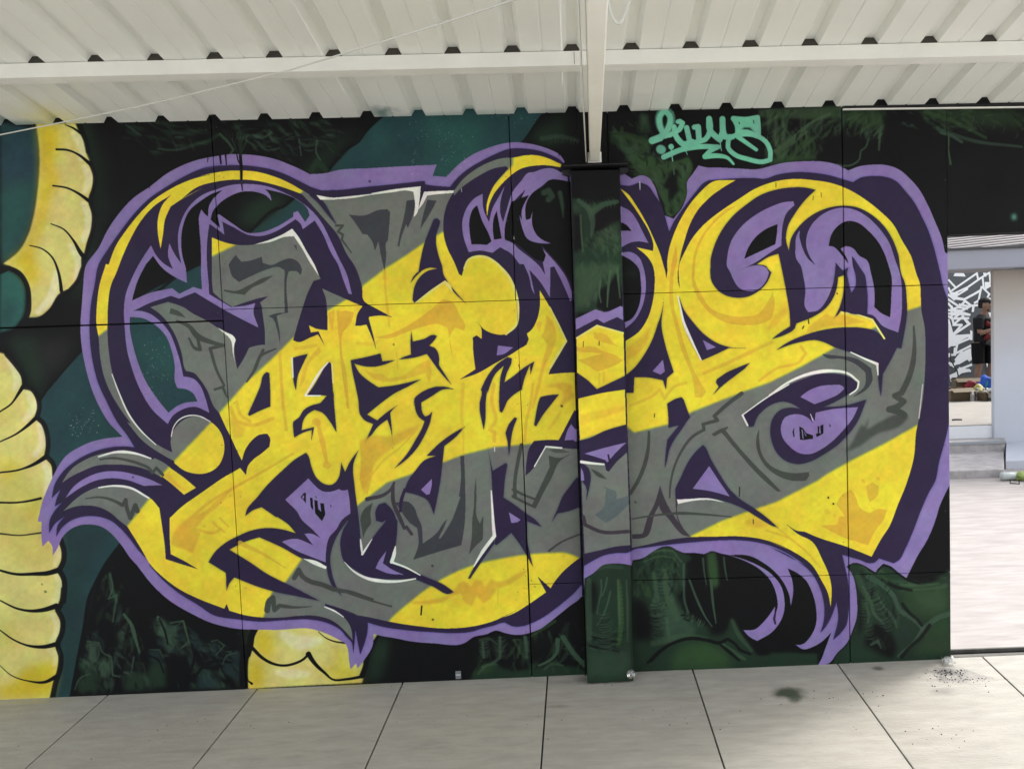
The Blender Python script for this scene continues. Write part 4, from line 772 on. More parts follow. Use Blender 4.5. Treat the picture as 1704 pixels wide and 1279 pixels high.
P org 1.5 .9 | @A3 (1210,880)! (1230,800)(1320,700)(1450,640)(1560,540)(1640,480)! (1590,560)(1450,690)(1380,770)! (1420,800)(1370,940)! (1250,890)
S org 5 1.5 .7 | @A3 (1390,770)(1530,790)(1560,770)
S org 4 1.5 .7 | @A3 (1510,720)(1590,790)
S org 4 1.5 .7 | @A3 (1560,690)(1620,750)
S org 6,5,3 1.5 .8 | @B3 (0,1278)(250,1050)(500,900)(750,760)(1000,610)
P org 1.5 .7 | @A3 (1155,390)! (1200,370)(1260,440)(1330,500)(1290,490)
S org 8,5,2 1.5 .8 | @B4 (530,230)(700,310)(930,450)
S org 5,9,5 1.5 .8 | @B3 (1210,330)(1250,470)(1300,700)
S org 12 2 .8 | @B3 (1200,330)(1215,340)
S org 12 2 .8 | @B3 (1295,710)(1305,715)
S org 6 1.5 .7 | @B3 (440,200)(500,330)(640,360)(820,300)
P org 2 .75 | @B3 (450,200)! (470,300)(570,390)(560,460)(470,480)
S org 5 1.5 .6 | @B3 (500,150)(530,260)(620,330)
S org 5 1 .7 | @B3 (900,0)(910,150)(940,400)
S org 5 1 .7 | @B2 (880,790)(900,1100)(910,1278)
S org 6 1 .6 | @B2 (1020,750)(1200,720)
P org 1 .6 | @B2 (1180,780)! (1230,730)(1250,780)(1150,870)(1090,1050)(1050,1110)! (1100,900)
P org 1.2 .5 | @C2 (170,690)! (340,680)(400,660)(350,710)(180,715)
P org 1 .7 | @B3 (1590,520)! (1704,510)(1704,760)(1660,980)! (1610,900)(1600,640)
S org 4 1.5 .6 | @C1 (420,1220)(420,1300)
S org 4 1.5 .6 | @C2 (430,60)(430,180)(440,300)(470,550)
S org 6,5,2 1.5 .5 | @C3 (1120,0)(1110,300)(1120,400)(1125,620)
# dark greys
P dg2 | @B1 (490,1090)! (540,1150)(620,1140)(720,1105)! (730,1160)(800,1180)(900,1140)(980,1120)(1040,1150)(1078,1220)(1060,1278) @B2 (1067,95)! (1030,62)(960,65)(950,100)(955,430)! (900,440)(855,458)! (880,600)(885,717)! (850,550)(820,480)(780,460)! (850,435)(925,430)! (920,200)(925,55)! @B1 (880,1200)(750,1225) @B2 (620,110)(520,158)(460,110)(430,20) @B1 (425,1180)(450,1140)
P dgry | @B2 (385,225)! (500,235)(600,190)(740,120)(827,98)! (740,160)(620,220)(570,272)! (450,255)(388,240)!
P dg2 | @C1 (110,735)! (250,740)(380,690)(450,685)(475,710)(465,850)(455,960)! (440,980)(440,1080)(425,1232)! (400,1130)(370,970)! (340,1052)! (310,960)(270,910)! (230,905)! (160,800)
P dg2 | @C1 (620,610)! (697,600)! (690,680)(670,760)(630,852)! (615,820)! (575,930)(555,1017)! (540,1010)(560,900)(590,780)(610,680)
P dg2 | @C1 (805,602)! (887,610)! (840,700)(780,800)(740,862)! (770,720)
S dgry 4,4,2 .7 | @B1 (1380,830)(1440,830)(1395,885)(1440,910)(1430,955)(1515,1070)
P dgry | @B1 (1005,1000)! (1030,1005)! (1032,1055)!
P dgry | @A2 (1210,310)! (1270,335)(1318,380)! (1200,350)!
S dgry 4,10,5 .7 | @A2 (1255,403)(1340,440)(1400,510)(1490,550)(1582,575)
S dgry 3,6,5 .7 | @A2 (1340,525)(1390,600)(1420,605)(1400,520)
S dgry 6,5,4 .7 | @A2 (1582,575)(1490,597)(1540,760)(1590,860)
S dgry 4,5,3 .7 | @A2 (1522,888)(1580,870)(1608,940)
S dgry 5,6,3 .7 | @B2 (735,762)(700,830)(660,930)(590,1040)
S dgry 5,4,2 .7 | @B2 (720,805)(780,775)(850,748)
S dgry 3,5,5 .7 | @A3 (710,275)(800,265)(900,280)(1000,310)(1060,340)(1080,370)(1110,335)(1155,385)
S dgry 2,6,8 .7 | @A3 (610,552)(700,542)(820,572)(870,600)(892,560)(900,620)(925,690)(960,600)(975,640)
S dgry 8,8,4 .7 | @B4 (1010,540)(1050,470)(1085,530)(1150,570)(1260,600)(1360,640)(1500,665)(1704,730)
S dgry 10,7,1 .7 | @B4 (770,825)(790,740)(820,715)(835,825)(880,785)(1000,800)(1165,793)
S dgry 4,3,3 .7 | @C4 (20,640)(150,690)(300,740)(485,792)
P dgry | @C3 (320,1045)! (300,1150)(305,1230)(270,1278) @C4 (235,187)! (215,60) @C3 (210,1200)(240,1110)
P dg2 | @C3 (1095,635)! (1130,630)! (1140,900)(1130,1278) @C4 (1105,250)! (900,310)(678,380)! (725,250)(715,100)(650,55)! @C3 (590,1150)(520,1045)! (640,1040)(690,1090)(715,1160)(750,1240) @C4 (765,235)! (880,150)(980,20) @C3 (1000,1180)(1080,1000)(1100,850)
S gry 4,8,3 .7 | @C3 (1085,1000)(1030,1130)(960,1278) @C4 (915,185)
P dgry | @C3 (1235,815)! (1240,1000)(1245,1180)(1270,1232)! (1300,1160)! (1300,1278) @C4 (1295,200)! (1230,260)(1173,332)! (1195,200)(1205,0) @C3 (1215,1100)(1220,950)
S dgp 4,6,7 .7 | @C3 (510,870)(480,930)(430,970)(270,1015)
S dgp 6,7,5 .7 | @C3 (500,900)(500,1020)(560,1180)(600,1270) @C4 (620,90)(665,152)
S dpur 5,6,4 .7 | @C3 (605,930)(575,1020)(565,1120)
S dgry 6 .8 | @D3 (360,535)(325,700)(300,900)(305,1000)
S dgry 5,4,4 .8 | @D3 (285,930)(400,985)(480,1015)
S dgry 5,4,4 .8 | @D3 (285,990)(400,1050)(480,1085)
P dgry | @D3 (600,630)! (700,650)(805,610)! (690,690)(640,800)(560,950)(490,1090)! (450,1070)! (520,920)(610,730)!
P dgry 1 .7 | @D3 (600,575)! (700,570)(790,600)! (640,598)
P bgry .8 | @D3 (1110,925)! (1080,900)! (1200,945)! (1205,1015)! (1312,985)! (1312,1060)! (1200,1170)(1110,1228)! (1010,1155)! (1080,1100)
P dgry | @D3 (975,745)! (1050,780)(1122,840)! (1030,812)
S dgp 6,6,6 .7 | @D4 (910,0)(925,70)(1060,130)(1320,130)
S dgry 4,3,3 .7 | @D4 (605,300)(700,230)(870,155)
S dgry 4,7,6 .8 | @E3 (212,420)(205,560)(170,720)(110,860)(50,960)
S dgry 7,5,3 .8 | @E3 (1032,80)(900,180)(790,280)(820,318)(690,352)(700,400)(600,460)(500,590)(430,750)(400,900)(395,1000)
P dgry | @E3 (765,440)! (830,400)(915,370)(905,395)! (888,402)! (980,520)(1150,710)(1300,860)(1382,945)! (1350,950)(1200,820)(1000,600)(855,425)! (790,460)
P dgry | @E3 (1188,390)! (1190,500)(1210,610)(1280,710)(1400,770)(1500,785)(1628,775)(1632,810)(1600,852)! (1500,855)(1400,830)(1280,760)(1200,660)(1165,560)(1165,460)
S dgry 2,5,2 .7 | @E3 (60,1190)(250,1160)(480,1140)(700,1150)(940,1172)
P dg2 | @F2 (468,795)! (600,810)(780,840)(900,920)(912,1030)(860,1110)(735,1180)! (850,1060)(850,960)(770,890)(650,840)(490,820)
P dgry 2 .9 | @F3 (672,597)! (740,500)(790,400)(825,345)! (835,385)(885,287)! (860,400)(1000,320)(1100,270)(1220,260)(1228,300)(1150,370)(950,440)(780,555)
S dgry 3,9,10 .8 | @F2 (1278,550)(1285,700)(1270,880)(1220,1040)(1170,1140)
S dgry 9,10,12 .8 | @F2 (1170,1140)(1110,1165)(1190,1215)(1130,1265) @F3 (1060,220)(1130,235)(1190,270)
# whites and pale lines
P wht | @B1 (655,998)! (820,945)(930,895)(990,857)! (1040,920)(1120,1060)(1190,1180)(1230,1280)! (1150,1160)(1070,1020)(1005,925)! (930,930)(800,975)
P wht | @B1 (1205,560)! (1350,582)(1500,570)(1704,548) @C1 (300,545)(500,510)(745,482)! (735,600)(700,740)(683,757)! (695,650)(680,530)! (620,520)(500,535)(300,560)(100,592)(0,597) @B1 (1400,600)(1240,602)
P wht | @C1 (722,692)! (750,600)(775,530)! (900,525)(1040,518)! (1035,542)(900,552)(802,565)! (770,630)
P wht | @B2 (328,560)! (400,600)(480,645)(492,670)(482,700)(475,800)(495,900)! (465,780)(455,690)(440,660)(380,605)
S wht 1.5,3,1.5 .6 | @A2 (795,780)(840,900)(930,1090)(1010,1190)(1105,1278)
S wht 1.5,2,1.5 .6 | @A2 (1215,1220)(1228,1160)(1270,1102)(1340,1072)(1420,1078)(1490,1115)
S wht 2,5,2 .7 | @A3 (700,255)(830,222)(950,230)(1070,268)
S wht 2,4,3 .7 | @A3 (700,475)(800,462)(920,475)(1055,548)
S wht 2,4,2.5 .7 | @B2 (1310,868)(1240,950)(1170,1060)(1108,1160)
S wht 2.5 .7 | @B2 (1108,1165)(1240,1165)
S pyel 3 1 | @B2 (1345,880)(1355,1050)
S wht 3 .7 .8 | @B2 (990,830)(998,1000)
S pyel 3,5,3 1 | @C2 (1430,0)(1520,100)(1590,270)(1608,420)(1590,540)(1500,622)
S pyel 3,4,3 1 | @C1 (1130,1210)(1170,1130)(1240,1103)(1320,1108)(1400,1150)(1510,1270)
S pyel 2,4,3 .8 | @C2 (700,342)(850,230)(960,153)
S pyel 5,7,2 1 | @C2 (960,160)(1000,200)(1025,240)
S wht 1,6,2 .7 | @C4 (70,400)(150,480)(260,540)(400,568)(550,570)(700,547)
S wht 2,4,2 .7 | @C4 (212,200)(228,335)
S wht 4,3,1 .7 | @C4 (228,330)(315,195)
S wht 2,6,6 .7 | @C4 (522,262)(505,350)(488,398)
S wht 4,3,2 .7 | @C4 (488,400)(620,450)(740,515)
S wht 2,4,6 .7 | @C3 (1370,940)(1380,1100)(1392,1278) @C4 (1398,165)
S wht 6,6,2 .7 | @C4 (1398,170)(1300,300)(1215,440)
P lil | @C4 (345,455)! (370,400)(442,300)! (410,410)! (500,470)(598,512)! (450,498)
S wht 2 .7 | @D3 (475,725)(575,550)
S wht 3 .7 | @D3 (575,550)(715,562)
S wht 5,4,3 .7 | @D3 (890,685)(990,698)(1090,707)
S pyel 3 .8 | @D2 (850,655)(1030,545)
S pyel 3 .8 | @D2 (1030,545)(1262,610)
S pyel 2,3,3 .8 | @D2 (610,380)(690,540)(757,682)
S pyel 3,4,3 .8 | @D2 (757,682)(690,790)(615,920)
S wht 2,5,2 .8 | @E2 (465,280)(490,380)(512,490)(600,700)(675,852)
S wht 2 .7 | @E3 (1450,0)(1250,120)(1040,270)
S wht 3 .7 | @E3 (1040,272)(1085,362)
S wht 2,6,2 .7 | @F2 (0,1160)(180,1040)(400,960)(560,945)(700,970)(790,1040)(780,1100)(710,1155)
P wht | @E3 (458,1018)! (600,1012)(700,1005)(800,1018)(882,1045)! (750,1022)(600,1030)(470,1057)!
S wht 2,3,5 .7 | @F2 (720,780)(850,840)(955,885)
S wht 4,3,2 .7 | @F2 (955,885)(962,980)
S pyel 3 .7 | @F2 (910,490)(1018,658)
S pyel 3 .7 | @F2 (640,428)(760,445)(900,488)
S wht 1.5 .6 .8 | @F3 (1357,0)(1325,300)
P wht | @B4 (1085,368)! (1200,388)(1297,440)! (1290,462)! (1180,420)
S wht 2,3,1.5 .7 | @B4 (1280,795)(1380,840)(1445,885)
''',
'''# inner lilac, left loop
P lil | @A1 (1070,975)! (1110,1050)(1170,1110)(1225,1142)! (1190,1040)(1200,960)! (1240,1040)(1285,1105)! (1265,1000)(1262,900)(1285,800)(1340,700)(1430,620)(1540,575) @B1 (280,525)(430,475)(600,462)(750,478)(900,530)(1020,590)(1120,660)(1200,735)(1260,820)(1330,960)(1400,1110)(1470,1250) @B2 (1520,268)! (1490,262)! (1440,130)(1395,0) @B1 (1340,1080)(1260,900)(1190,785)! (1085,862)! (1070,820)(1020,775)! (950,820)(850,880)(720,922)(600,912)(480,850)(372,795)! (390,912)! (330,865)(258,815)! (245,900)(245,1278) @B2 (250,150)(255,265)! (330,310)(450,380)! (560,370)(665,345)! (650,390)(692,562)! (550,490)(400,410)(130,250)! @A2 (1270,245)! (1210,225)! (1050,280)(945,332)! (980,330)(1060,350)(1130,400)(1200,480)(1250,600)(1280,700)(1300,795)! (1370,810)(1420,860)(1450,930)(1485,1052)! (1380,1010)(1280,1035)(1220,1080)(1190,1132)! (1080,1030)(1000,900)(940,750)(900,600)(885,450)(878,330)(890,220)(930,110)(985,0) @A1 (1020,1050)
H | @A2 (920,375)! (1000,380)(1100,430)(1170,500)(1220,620)(1240,730)(1240,830)(1258,878)! (1320,885)(1370,915)(1400,972)! (1300,985)(1240,1015)(1195,1052)! (1120,960)(1040,840)(980,700)(940,560)(920,450)
H | @A2 (935,258)! (975,120)(1035,0)! @A1 (1085,1050)! (1150,1135)(1240,1200)(1325,1240)! @B1 (50,1210)! (15,1080)(8,950)(20,850)(80,700)(180,612)(290,545)(375,515)! (300,582)(255,655)(245,752)! (215,725)(186,688)! (167,740)(168,850)(180,1000)(185,1278) @B2 (193,225)! (110,200)! @A2 (1370,162)! (1270,210)! (1220,170)! (1060,205)
H | @B1 (268,780)! (352,852)! (327,735)! (345,730)! (480,825)(590,892)(700,892)(850,842)(1000,752)! (1000,715)(1040,702)(1105,798)! (1145,740)(1130,690)(1030,600)(920,550)(752,508)! (795,560)(808,612)! (760,565)(680,535)(550,530)(440,570)(340,640)(285,710)
P teald 8 .0 | (1,1)(2,2)(3,3)
# inner lilac, upper middle loops
P lil | @C1 (1170,1065)! (1130,950)(1113,800)(1150,680)(1220,590)(1295,548)! (1300,680)(1350,800)! (1380,680)(1440,570)(1490,478)! (1455,600)(1450,720)(1475,800)! (1510,680)(1560,530)(1640,430)(1704,360) @D1 (450,360)(550,328)(640,325)(720,365)(790,395)! (792,445)! (700,425)(600,430)(555,470)(450,550)(400,640)(395,730)(410,780)! (440,770)(458,705)! (455,820)(500,920)(560,965)(620,988)! (520,985)(410,945)(370,860)(342,720)(350,620)(395,512)! (300,610)(240,740)(215,860)(212,955)! (280,985)(350,1050)(430,1110)(520,1190)(570,1265)! (520,1003)! (600,1090)(680,1180)(750,1278) @D2 (800,230)(820,310)! (790,330)! (780,300)(720,160)(650,20) @D1 (615,1200)! (615,1278) @D2 (612,295)! (520,150)(430,50)(478,272)! (455,230)(430,120)(380,0) @D1 (340,1170)(270,1080)(170,1022)(105,1070)! @C1 (1375,1070)! (1280,1052)
H | @C1 (1195,995)! (1180,900)(1183,750)(1220,670)(1245,652)! (1290,790)(1350,910)(1372,970)! (1330,1002)! (1260,995)
H | @C1 (1395,955)! (1385,880)(1400,740)(1418,700)! (1440,820)(1462,945)! (1430,950)
H | @C1 (1490,952)! (1490,850)(1540,700)(1620,590)(1665,510)! @D1 (345,620)! (340,720)(368,860)(410,948)(520,990)(640,990)! (535,1008)! @X (908,425)! @D1 (558,1150)! (470,1120)(400,1060)(300,985)(212,952)
H | @D1 (400,780)! (393,720)(400,640)(450,550)(555,480)(600,432)(700,428)(795,447)! (810,800)! (822,1278)! @D2 (815,200)! (740,60)(610,-90) @D1 (540,1005)! (625,988)! (560,960)(500,915)(455,820)(458,700)! (438,765)!
H | @C1 (1640,780)! (1640,700)(1704,560) @D1 (270,620)! (240,720)(215,860)(215,900)! (240,800)(300,640)!
S leafd 10 4 .7 | @D1 (560,540)(600,520)(630,570)(600,600)
S leafd 8,6,2 4 .8 | @D1 (700,540)(720,640)(730,760)
# right of column lilac crescents (upper)
P lil | @D1 (1240,660)! (1320,700)(1380,780)(1430,880)(1485,985)! (1400,970)(1330,980)(1250,1020)!
P black | @D1 (1240,800)! (1290,825)(1335,878)! (1240,875)!
P lil | @D1 (1250,1068)! (1330,1065)(1400,1110)(1440,1200) @D2 (1458,120)(1455,280)(1420,400)(1360,500)(1280,570)! (1275,515)! (1330,490)(1390,400)(1418,280)(1415,130)(1400,40)(1350,-20)(1250,-80)!
P black | @D2 (1250,-75)! (1340,-20)(1400,50)(1415,150)(1418,280)(1388,400)(1330,485)(1272,515)!
P leafd 5 .35 | @D2 (1260,60)(1400,70)(1390,100)(1270,110)
# right loops lilac
P lil | @E1 (1490,615)! (1400,625)(1300,660)(1150,740)(1020,850)(940,970)(905,1110)(905,1200) @E2 (925,60)(960,140)(1010,210)(1060,235)(1150,235)(1210,200)(1262,120)(1275,75)(1252,32)(1200,14)(1100,20)(1030,50)! @E1 (1150,1160)(1300,1060)(1383,1010)! (1385,960)! (1395,830)(1430,720)(1500,650)!
P black | @E1 (1055,1125)! (1080,1050)(1150,940)(1250,860)(1350,818)! (1345,900)(1330,995)!
P lil | @F1 (270,870)! (240,920)(232,1010)(240,1130)(275,1180)(300,1278) @F2 (320,230)(320,390)(345,425)! (430,410)(500,330)(550,220)(580,80)(585,0) @F1 (585,1155)! (660,1250) @F2 (700,200)(725,258)! (755,220)(765,110)(740,20) @F1 (730,1100)! (800,1200)(850,1278) @F2 (860,180)(868,440)! (910,450)(1000,545)(1140,605)! (1165,480)(1175,280)(1150,60) @F1 (1120,1150)(1060,980)(960,840)(850,740)(740,685)(640,672)(540,695)(450,745)(370,830)(328,940)(325,1000)(350,1090)(408,1182)! (340,1120)(290,1020)(265,930)!
P black | @F1 (525,1010)! (545,920)(600,840)(690,790)(770,800)(880,880)(960,970)(1020,1080)(1060,1200) @F2 (1080,100)(1080,280)(1070,470)! (1000,440)(930,380)! (930,230)(900,80)(860,-40) @F1 (800,1100)(740,1030)(680,1012)(630,1035)(690,1130)(700,1168)! (640,1090)(560,1015)
P dpur | @F1 (740,1105)! (800,1200) @F2 (840,100)(868,250)(868,440)! (700,430)(640,380)! (660,250)(660,100) @F1 (650,1230)(700,1200)! (690,1240) @F2 (700,150)(725,255)! (760,200)(762,80)
P dpur | @F2 (590,0)! (600,40)(650,50)(655,100)! (600,120)! (560,240)!
H | @E4 (930,340)! (1000,335)(1100,345)(1230,410)(1330,490)(1420,610)(1455,700)(1468,788)! (1490,650)(1480,560)(1440,455)! (1530,500)(1600,560)(1660,680)(1695,850)(1690,950)(1640,1060)(1560,1130)(1505,1130)! (1300,1200)! (900,1000)! (800,400)!
P lil | @E4 (905,335)! (1050,375)(1180,430)(1300,510)(1380,610)(1412,740)(1405,850)(1370,935)(1300,1020)(1170,1098)! (1100,1060)(1045,1000)! (1140,998)(1230,925)(1290,850)(1330,790)! (1318,890)(1350,800)(1340,690)(1275,545)(1180,455)(1060,390)
S dpur 3,4,3 1 | @E4 (1330,850)(1320,900)(1330,945)
''',
'''# faces in the two lilac eyes
P black | @B3 (1112,958)! (1095,960)! (1065,998)! (1090,1020)! (1112,1050)!
P lil | @B3 (1098,975)! (1075,998)! (1098,1020)!
P black | @B3 (1150,1000)! (1172,1005)! (1178,1115)! (1155,1080)!
P black | @B3 (1188,1020)! (1215,1030)! (1222,1100)! (1250,1130)! (1240,1050)! (1272,1052)! (1285,1150)! (1255,1208)! (1195,1140)!
P black | @B3 (1330,1060)! (1342,1075)! (1330,1088)!
S black 1 .5 | @B3 (1200,990)(1205,1005)
P black | @F3 (222,375)! (205,420)! (215,465)! (225,465)! (218,420)!
P black | @F3 (265,370)! (300,390)! (325,430)! (385,450)! (388,480)! (300,492)! (272,488)!
P lil | @F3 (285,400)! (295,480)! (305,485)! (295,400)!
P lil | @F3 (300,405)! (322,460)! (330,455)!
P black | @F3 (428,365)! (445,375)! (440,425)! (455,440)! (452,365)! (478,355)! (480,430)! (455,448)! (420,465)! (412,440)! (430,430)!
P black | @F3 (532,345)! (545,365)! (535,382)!
S wht 1 .6 | @F3 (365,262)(385,320)
# tag
S mint 12,13,14 4 .6 | @G (300,430)(240,300)(250,200)(300,150)(360,200)(370,290)(320,400)
S mint 9,9,10 2.5 | @G (300,440)(250,330)(250,220)(300,165)(355,220)(350,330)(290,420)(165,490)
S mint 12 2 | @G (250,460)(165,490)
S mint 8,9,8 1.6 | @G (300,440)(360,430)(410,400)(460,370)(495,300)(465,280)(445,285)
S mint 8,10,9 1.6 | @G (405,340)(410,400)(440,470)(500,530)(560,520)(600,500)
S mint 9,9,9 1.6 | @G (540,350)(560,440)(575,510)
S mint 9,10,9 1.6 | @G (625,345)(665,340)(670,420)(675,500)
S mint 8,9,9 1.6 | @G (575,530)(660,500)(740,480)(790,400)(800,330)(785,250)
S mint 10,10,9 1.6 | @G (785,255)(795,380)(840,430)(900,480)(930,400)(930,260)
S mint 10,10,9 1.6 | @G (930,255)(940,400)(960,450)(1040,450)
S mint 8,8,8 1.6 | @G (1050,250)(1090,330)(1095,420)(1000,470)(990,560)(1060,640)(1200,690)(1380,720)(1450,700)(1450,600)(1400,500)(1330,450)(1200,420)(1100,430)
S mint 9,9,9 1.6 | @G (1050,250)(1180,260)(1310,240)(1320,340)(1320,440)
P mint 1.5 | @G (1070,270)(1310,250)(1320,430)(1270,400)(1230,350)(1170,350)(1120,400)
S mint 9,8,8 1.6 | @G (1110,400)(1200,395)(1300,440)
S mint 8,7,6 1.6 | @G (1100,450)(1200,520)(1300,590)
S mint 9,9,8 1.6 | @G (290,670)(480,590)(700,555)(880,560)(800,600)(740,660)
S mint 9,8,4 1.6 | @G (740,665)(880,655)(990,680)(1050,745)
S mint 15 3.5 .85 | @G (255,585)(265,590)
S mint 9 1.5 | @G (370,555)(372,560)
S mint 2 1 | @G (370,570)(378,640)(387,712)
S mint 2,2,1 1 | @G (530,540)(530,600)(548,645)
S mint 2,2,1.5 1 | @G (905,500)(910,560)(920,600)
S black 1.5 .8 .8 | @G (1110,290)(1115,310)
S black 1.5 .8 .8 | @G (1268,270)(1272,300)
P mint 3 .9 | (1683,358)(1690,356)(1691,366)(1684,367)
# specks of white overspray
SPECK wht 26 1.0 | (690,262)(10,34)(745,235)(30,50)(715,215)(50,24)(758,262)(34,30)
SPECK wht 30 1.0 | (252,620)(16,44)(270,600)(22,50)(148,700)(24,20)(126,710)(14,20)
SPECK mint 14 1.2 | (870,200)(20,10)(835,195)(40,12)
# drips and small dark marks
S black 5,5,4 1 | @B1 (530,190)(535,260)(540,330)(540,430)
S black 2,2,2 .8 | @B1 (500,200)(510,250)(530,290)
S dkgreen 8,7,5 3 .7 | @B1 (520,20)(535,110)(535,200)
S leafd 2,2,1 1.5 .6 | @B1 (455,60)(480,120)(500,180)
S leafd 2,2,1 1.5 .6 | @B1 (590,40)(575,110)(550,170)
RIBS leafd 8 8 2 1.5 .5 | @B1 (350,60)(460,40)(600,60)
S black 4,3,3 .8 | @B1 (350,205)(360,280)
S black 3,2,2 .8 | @B1 (400,205)(408,290)
S black 2,1,1 .8 .8 | @B1 (245,235)(240,270)
S dpur 3,3,2 .8 | @B1 (540,430)(550,520)
S dpur 4 1.2 .7 | @C1 (292,438)(294,440)
S black 1.5 .7 .8 | @D1 (693,150)(693,210)
S black 2.5 1 | @C4 (755,790)(748,865)
S black 3.5 1.5 .6 | @C4 (848,432)(850,434)
S black 3.5 1.5 .6 | @C4 (852,908)(854,910)
S org 2,2,1 .8 .7 | @C4 (1430,640)(1430,780)
S black 1.5 .8 .8 | @D2 (1050,685)(1048,718)
S black 1.5 .8 .6 | @D2 (910,685)(908,730)
S black 1.5 .8 .8 | @D3 (1540,260)(1536,290)
S black 3 1 .8 | @D3 (1130,625)(1138,665)
S wht 1.5,1.5,1 .7 .9 | @D1 (1408,445)(1410,515)
S wht 1.5 .7 .9 | @D1 (290,925)(293,950)
S wht 1.5 .7 .9 | @D3 (122,555)(122,590)
S wht 1 .7 .8 | @C1 (1105,500)(1108,530)
S black 2 1 .8 | @F2 (345,490)(350,525)
S black 2 1 .8 | @F2 (295,570)(305,550)
S black 2 1 .8 | @F2 (600,258)(602,264)
S black 1.2 .7 .7 | @F1 (58,450)(58,490)
S black 1.2 .7 .6 | @F1 (458,540)(460,580)
S black 1.2 .7 .6 | @F1 (390,570)(385,605)
S black 3 1 .8 | @F3 (522,1000)(523,1003)
S black 3 1 .8 | @F3 (567,1055)(568,1058)
S black 1.5 .8 .8 | @E4 (1135,25)(1137,60)
S black 2 1 .7 | @E3 (1015,910)(1012,990)
S dgry 4,3,3 1.2 .8 | @E3 (90,1040)(95,1045)
S dpur 3 1 .7 | @A2 (240,900)(241,902)
S org 3 1 .6 | @A1 (125,1115)(126,1118)
S tealg 3 1.2 .5 | @A4 (298,135)(300,138)
S leafg 4 1.2 .6 | @A4 (322,187)(325,190)
S dpur 3 1.2 .7 | @A3 (943,400)(944,402)
S black 2 1 .7 | @A1 (1058,565)(1060,568)
S black 3 1.3 .5 | @C2 (505,710)(507,713)
S org 2 1 .6 | @C2 (530,780)(545,930)
S black 4 2 .6 | @D3 (715,190)(718,192)
S black 1.5 .7 .6 | @D2 (335,890)(345,920)
SPECK black 9 1.6 | (350,820)(30,80)(870,1000)(16,90)(880,990)(10,60)
SPECK black 14 1.2 | (250,300)(300,90)(800,800)(700,300)
'''
]
# ================================================================ the mural paint, brushed into an image by this script
_art=Art(COLS)
_art.img[:]=_art.cols['black']
for _t in ART: _art.run(_t)
# the paint runs on behind the column's edge
for _y in range(290,1135):
    _x0=np.interp(_y,[290,640,760,880,1060,1135],[947,955.5,958,965,969,972]);_x1=np.interp(_y,[290,1135],[947.5,976.5])
    if _x1>_x0+.5:
        for _r in range(int((_y-PY0)*SC),int((_y+1-PY0)*SC)):
            _a=int((_x0-PX0)*SC);_art.img[_r,_a:int((_x1-PX0)*SC)]=_art.img[_r,_a-2]
# uneven coat: slight tone drift of the spray paint
_r=np.random.RandomState(11)
def _lf(n,s):
    a=_r.rand(H//n+2,W//n+2).astype(np.float32)
    yy=np.linspace(0,a.shape[0]-1.01,H);xx=np.linspace(0,a.shape[1]-1.01,W);y=yy.astype(int);x=xx.astype(int);fy=(yy-y)[:,None];fx=(xx-x)[None]
    fy=fy*fy*(3-2*fy);fx=fx*fx*(3-2*fx)
    return (a[y][:,x]*(1-fy)*(1-fx)+a[y][:,x+1]*(1-fy)*fx+a[y+1][:,x]*fy*(1-fx)+a[y+1][:,x+1]*fy*fx-.5)*s
_m=1+_lf(160,.08)+_lf(50,.06)+_lf(14,.05)+_lf(5,.03)
_art.img*=_m[...,None].astype(np.float32)
_art.img[...,0]*=1+_lf(70,.04)+_lf(18,.03);_art.img[...,1]*=1+_lf(46,.07)+_lf(12,.03)
def wall_image(name,Y,x0,x1,z0,z1,res):
    nx=int((x1-x0)/res);nz=int((z1-z0)/res)
    X=x0+(np.arange(nx)+.5)*res;Z=z0+(np.arange(nz)+.5)*res-EYE
    q0=X[None,:]*np.ones((nz,1));q2=Z[:,None]*np.ones((1,nx))
    vx=q0*rt[0]+Y*fw[0]-q2*dn[0];vy=q0*rt[1]+Y*fw[1]-q2*dn[1];vz=q0*rt[2]+Y*fw[2]-q2*dn[2]
    u=np.clip((CX+F*vx/vz-PX0)*SC-.5,0,W-2.01);v=np.clip((CY+F*vy/vz-PY0)*SC-.5,0,H-2.01)
    iu=u.astype(int);iv=v.astype(int);fu=(u-iu)[...,None].astype(np.float32);fv=(v-iv)[...,None].astype(np.float32)
    A=_art.img
    o=A[iv,iu]*(1-fu)*(1-fv)+A[iv,iu+1]*fu*(1-fv)+A[iv+1,iu]*(1-fu)*fv+A[iv+1,iu+1]*fu*fv
    px=np.ones((nz,nx,4),np.float32);px[...,:3]=np.clip(o,0,1)
    im=bpy.data.images.new(name,nx,nz,alpha=False);im.colorspace_settings.name='sRGB'
    im.pixels.foreach_set(px.ravel());im.update();im.pack()
    return im
WX0,WX1,WZ0,WZ1=-3.14,2.42,-.10,2.95
CYF=D-.10                                # front face of the column
im_wall=wall_image('mural_paint',D,WX0,WX1,WZ0,WZ1,.0017)
im_col=wall_image('mural_paint_column',CYF,-.12,.36,-.10,2.75,.0016)
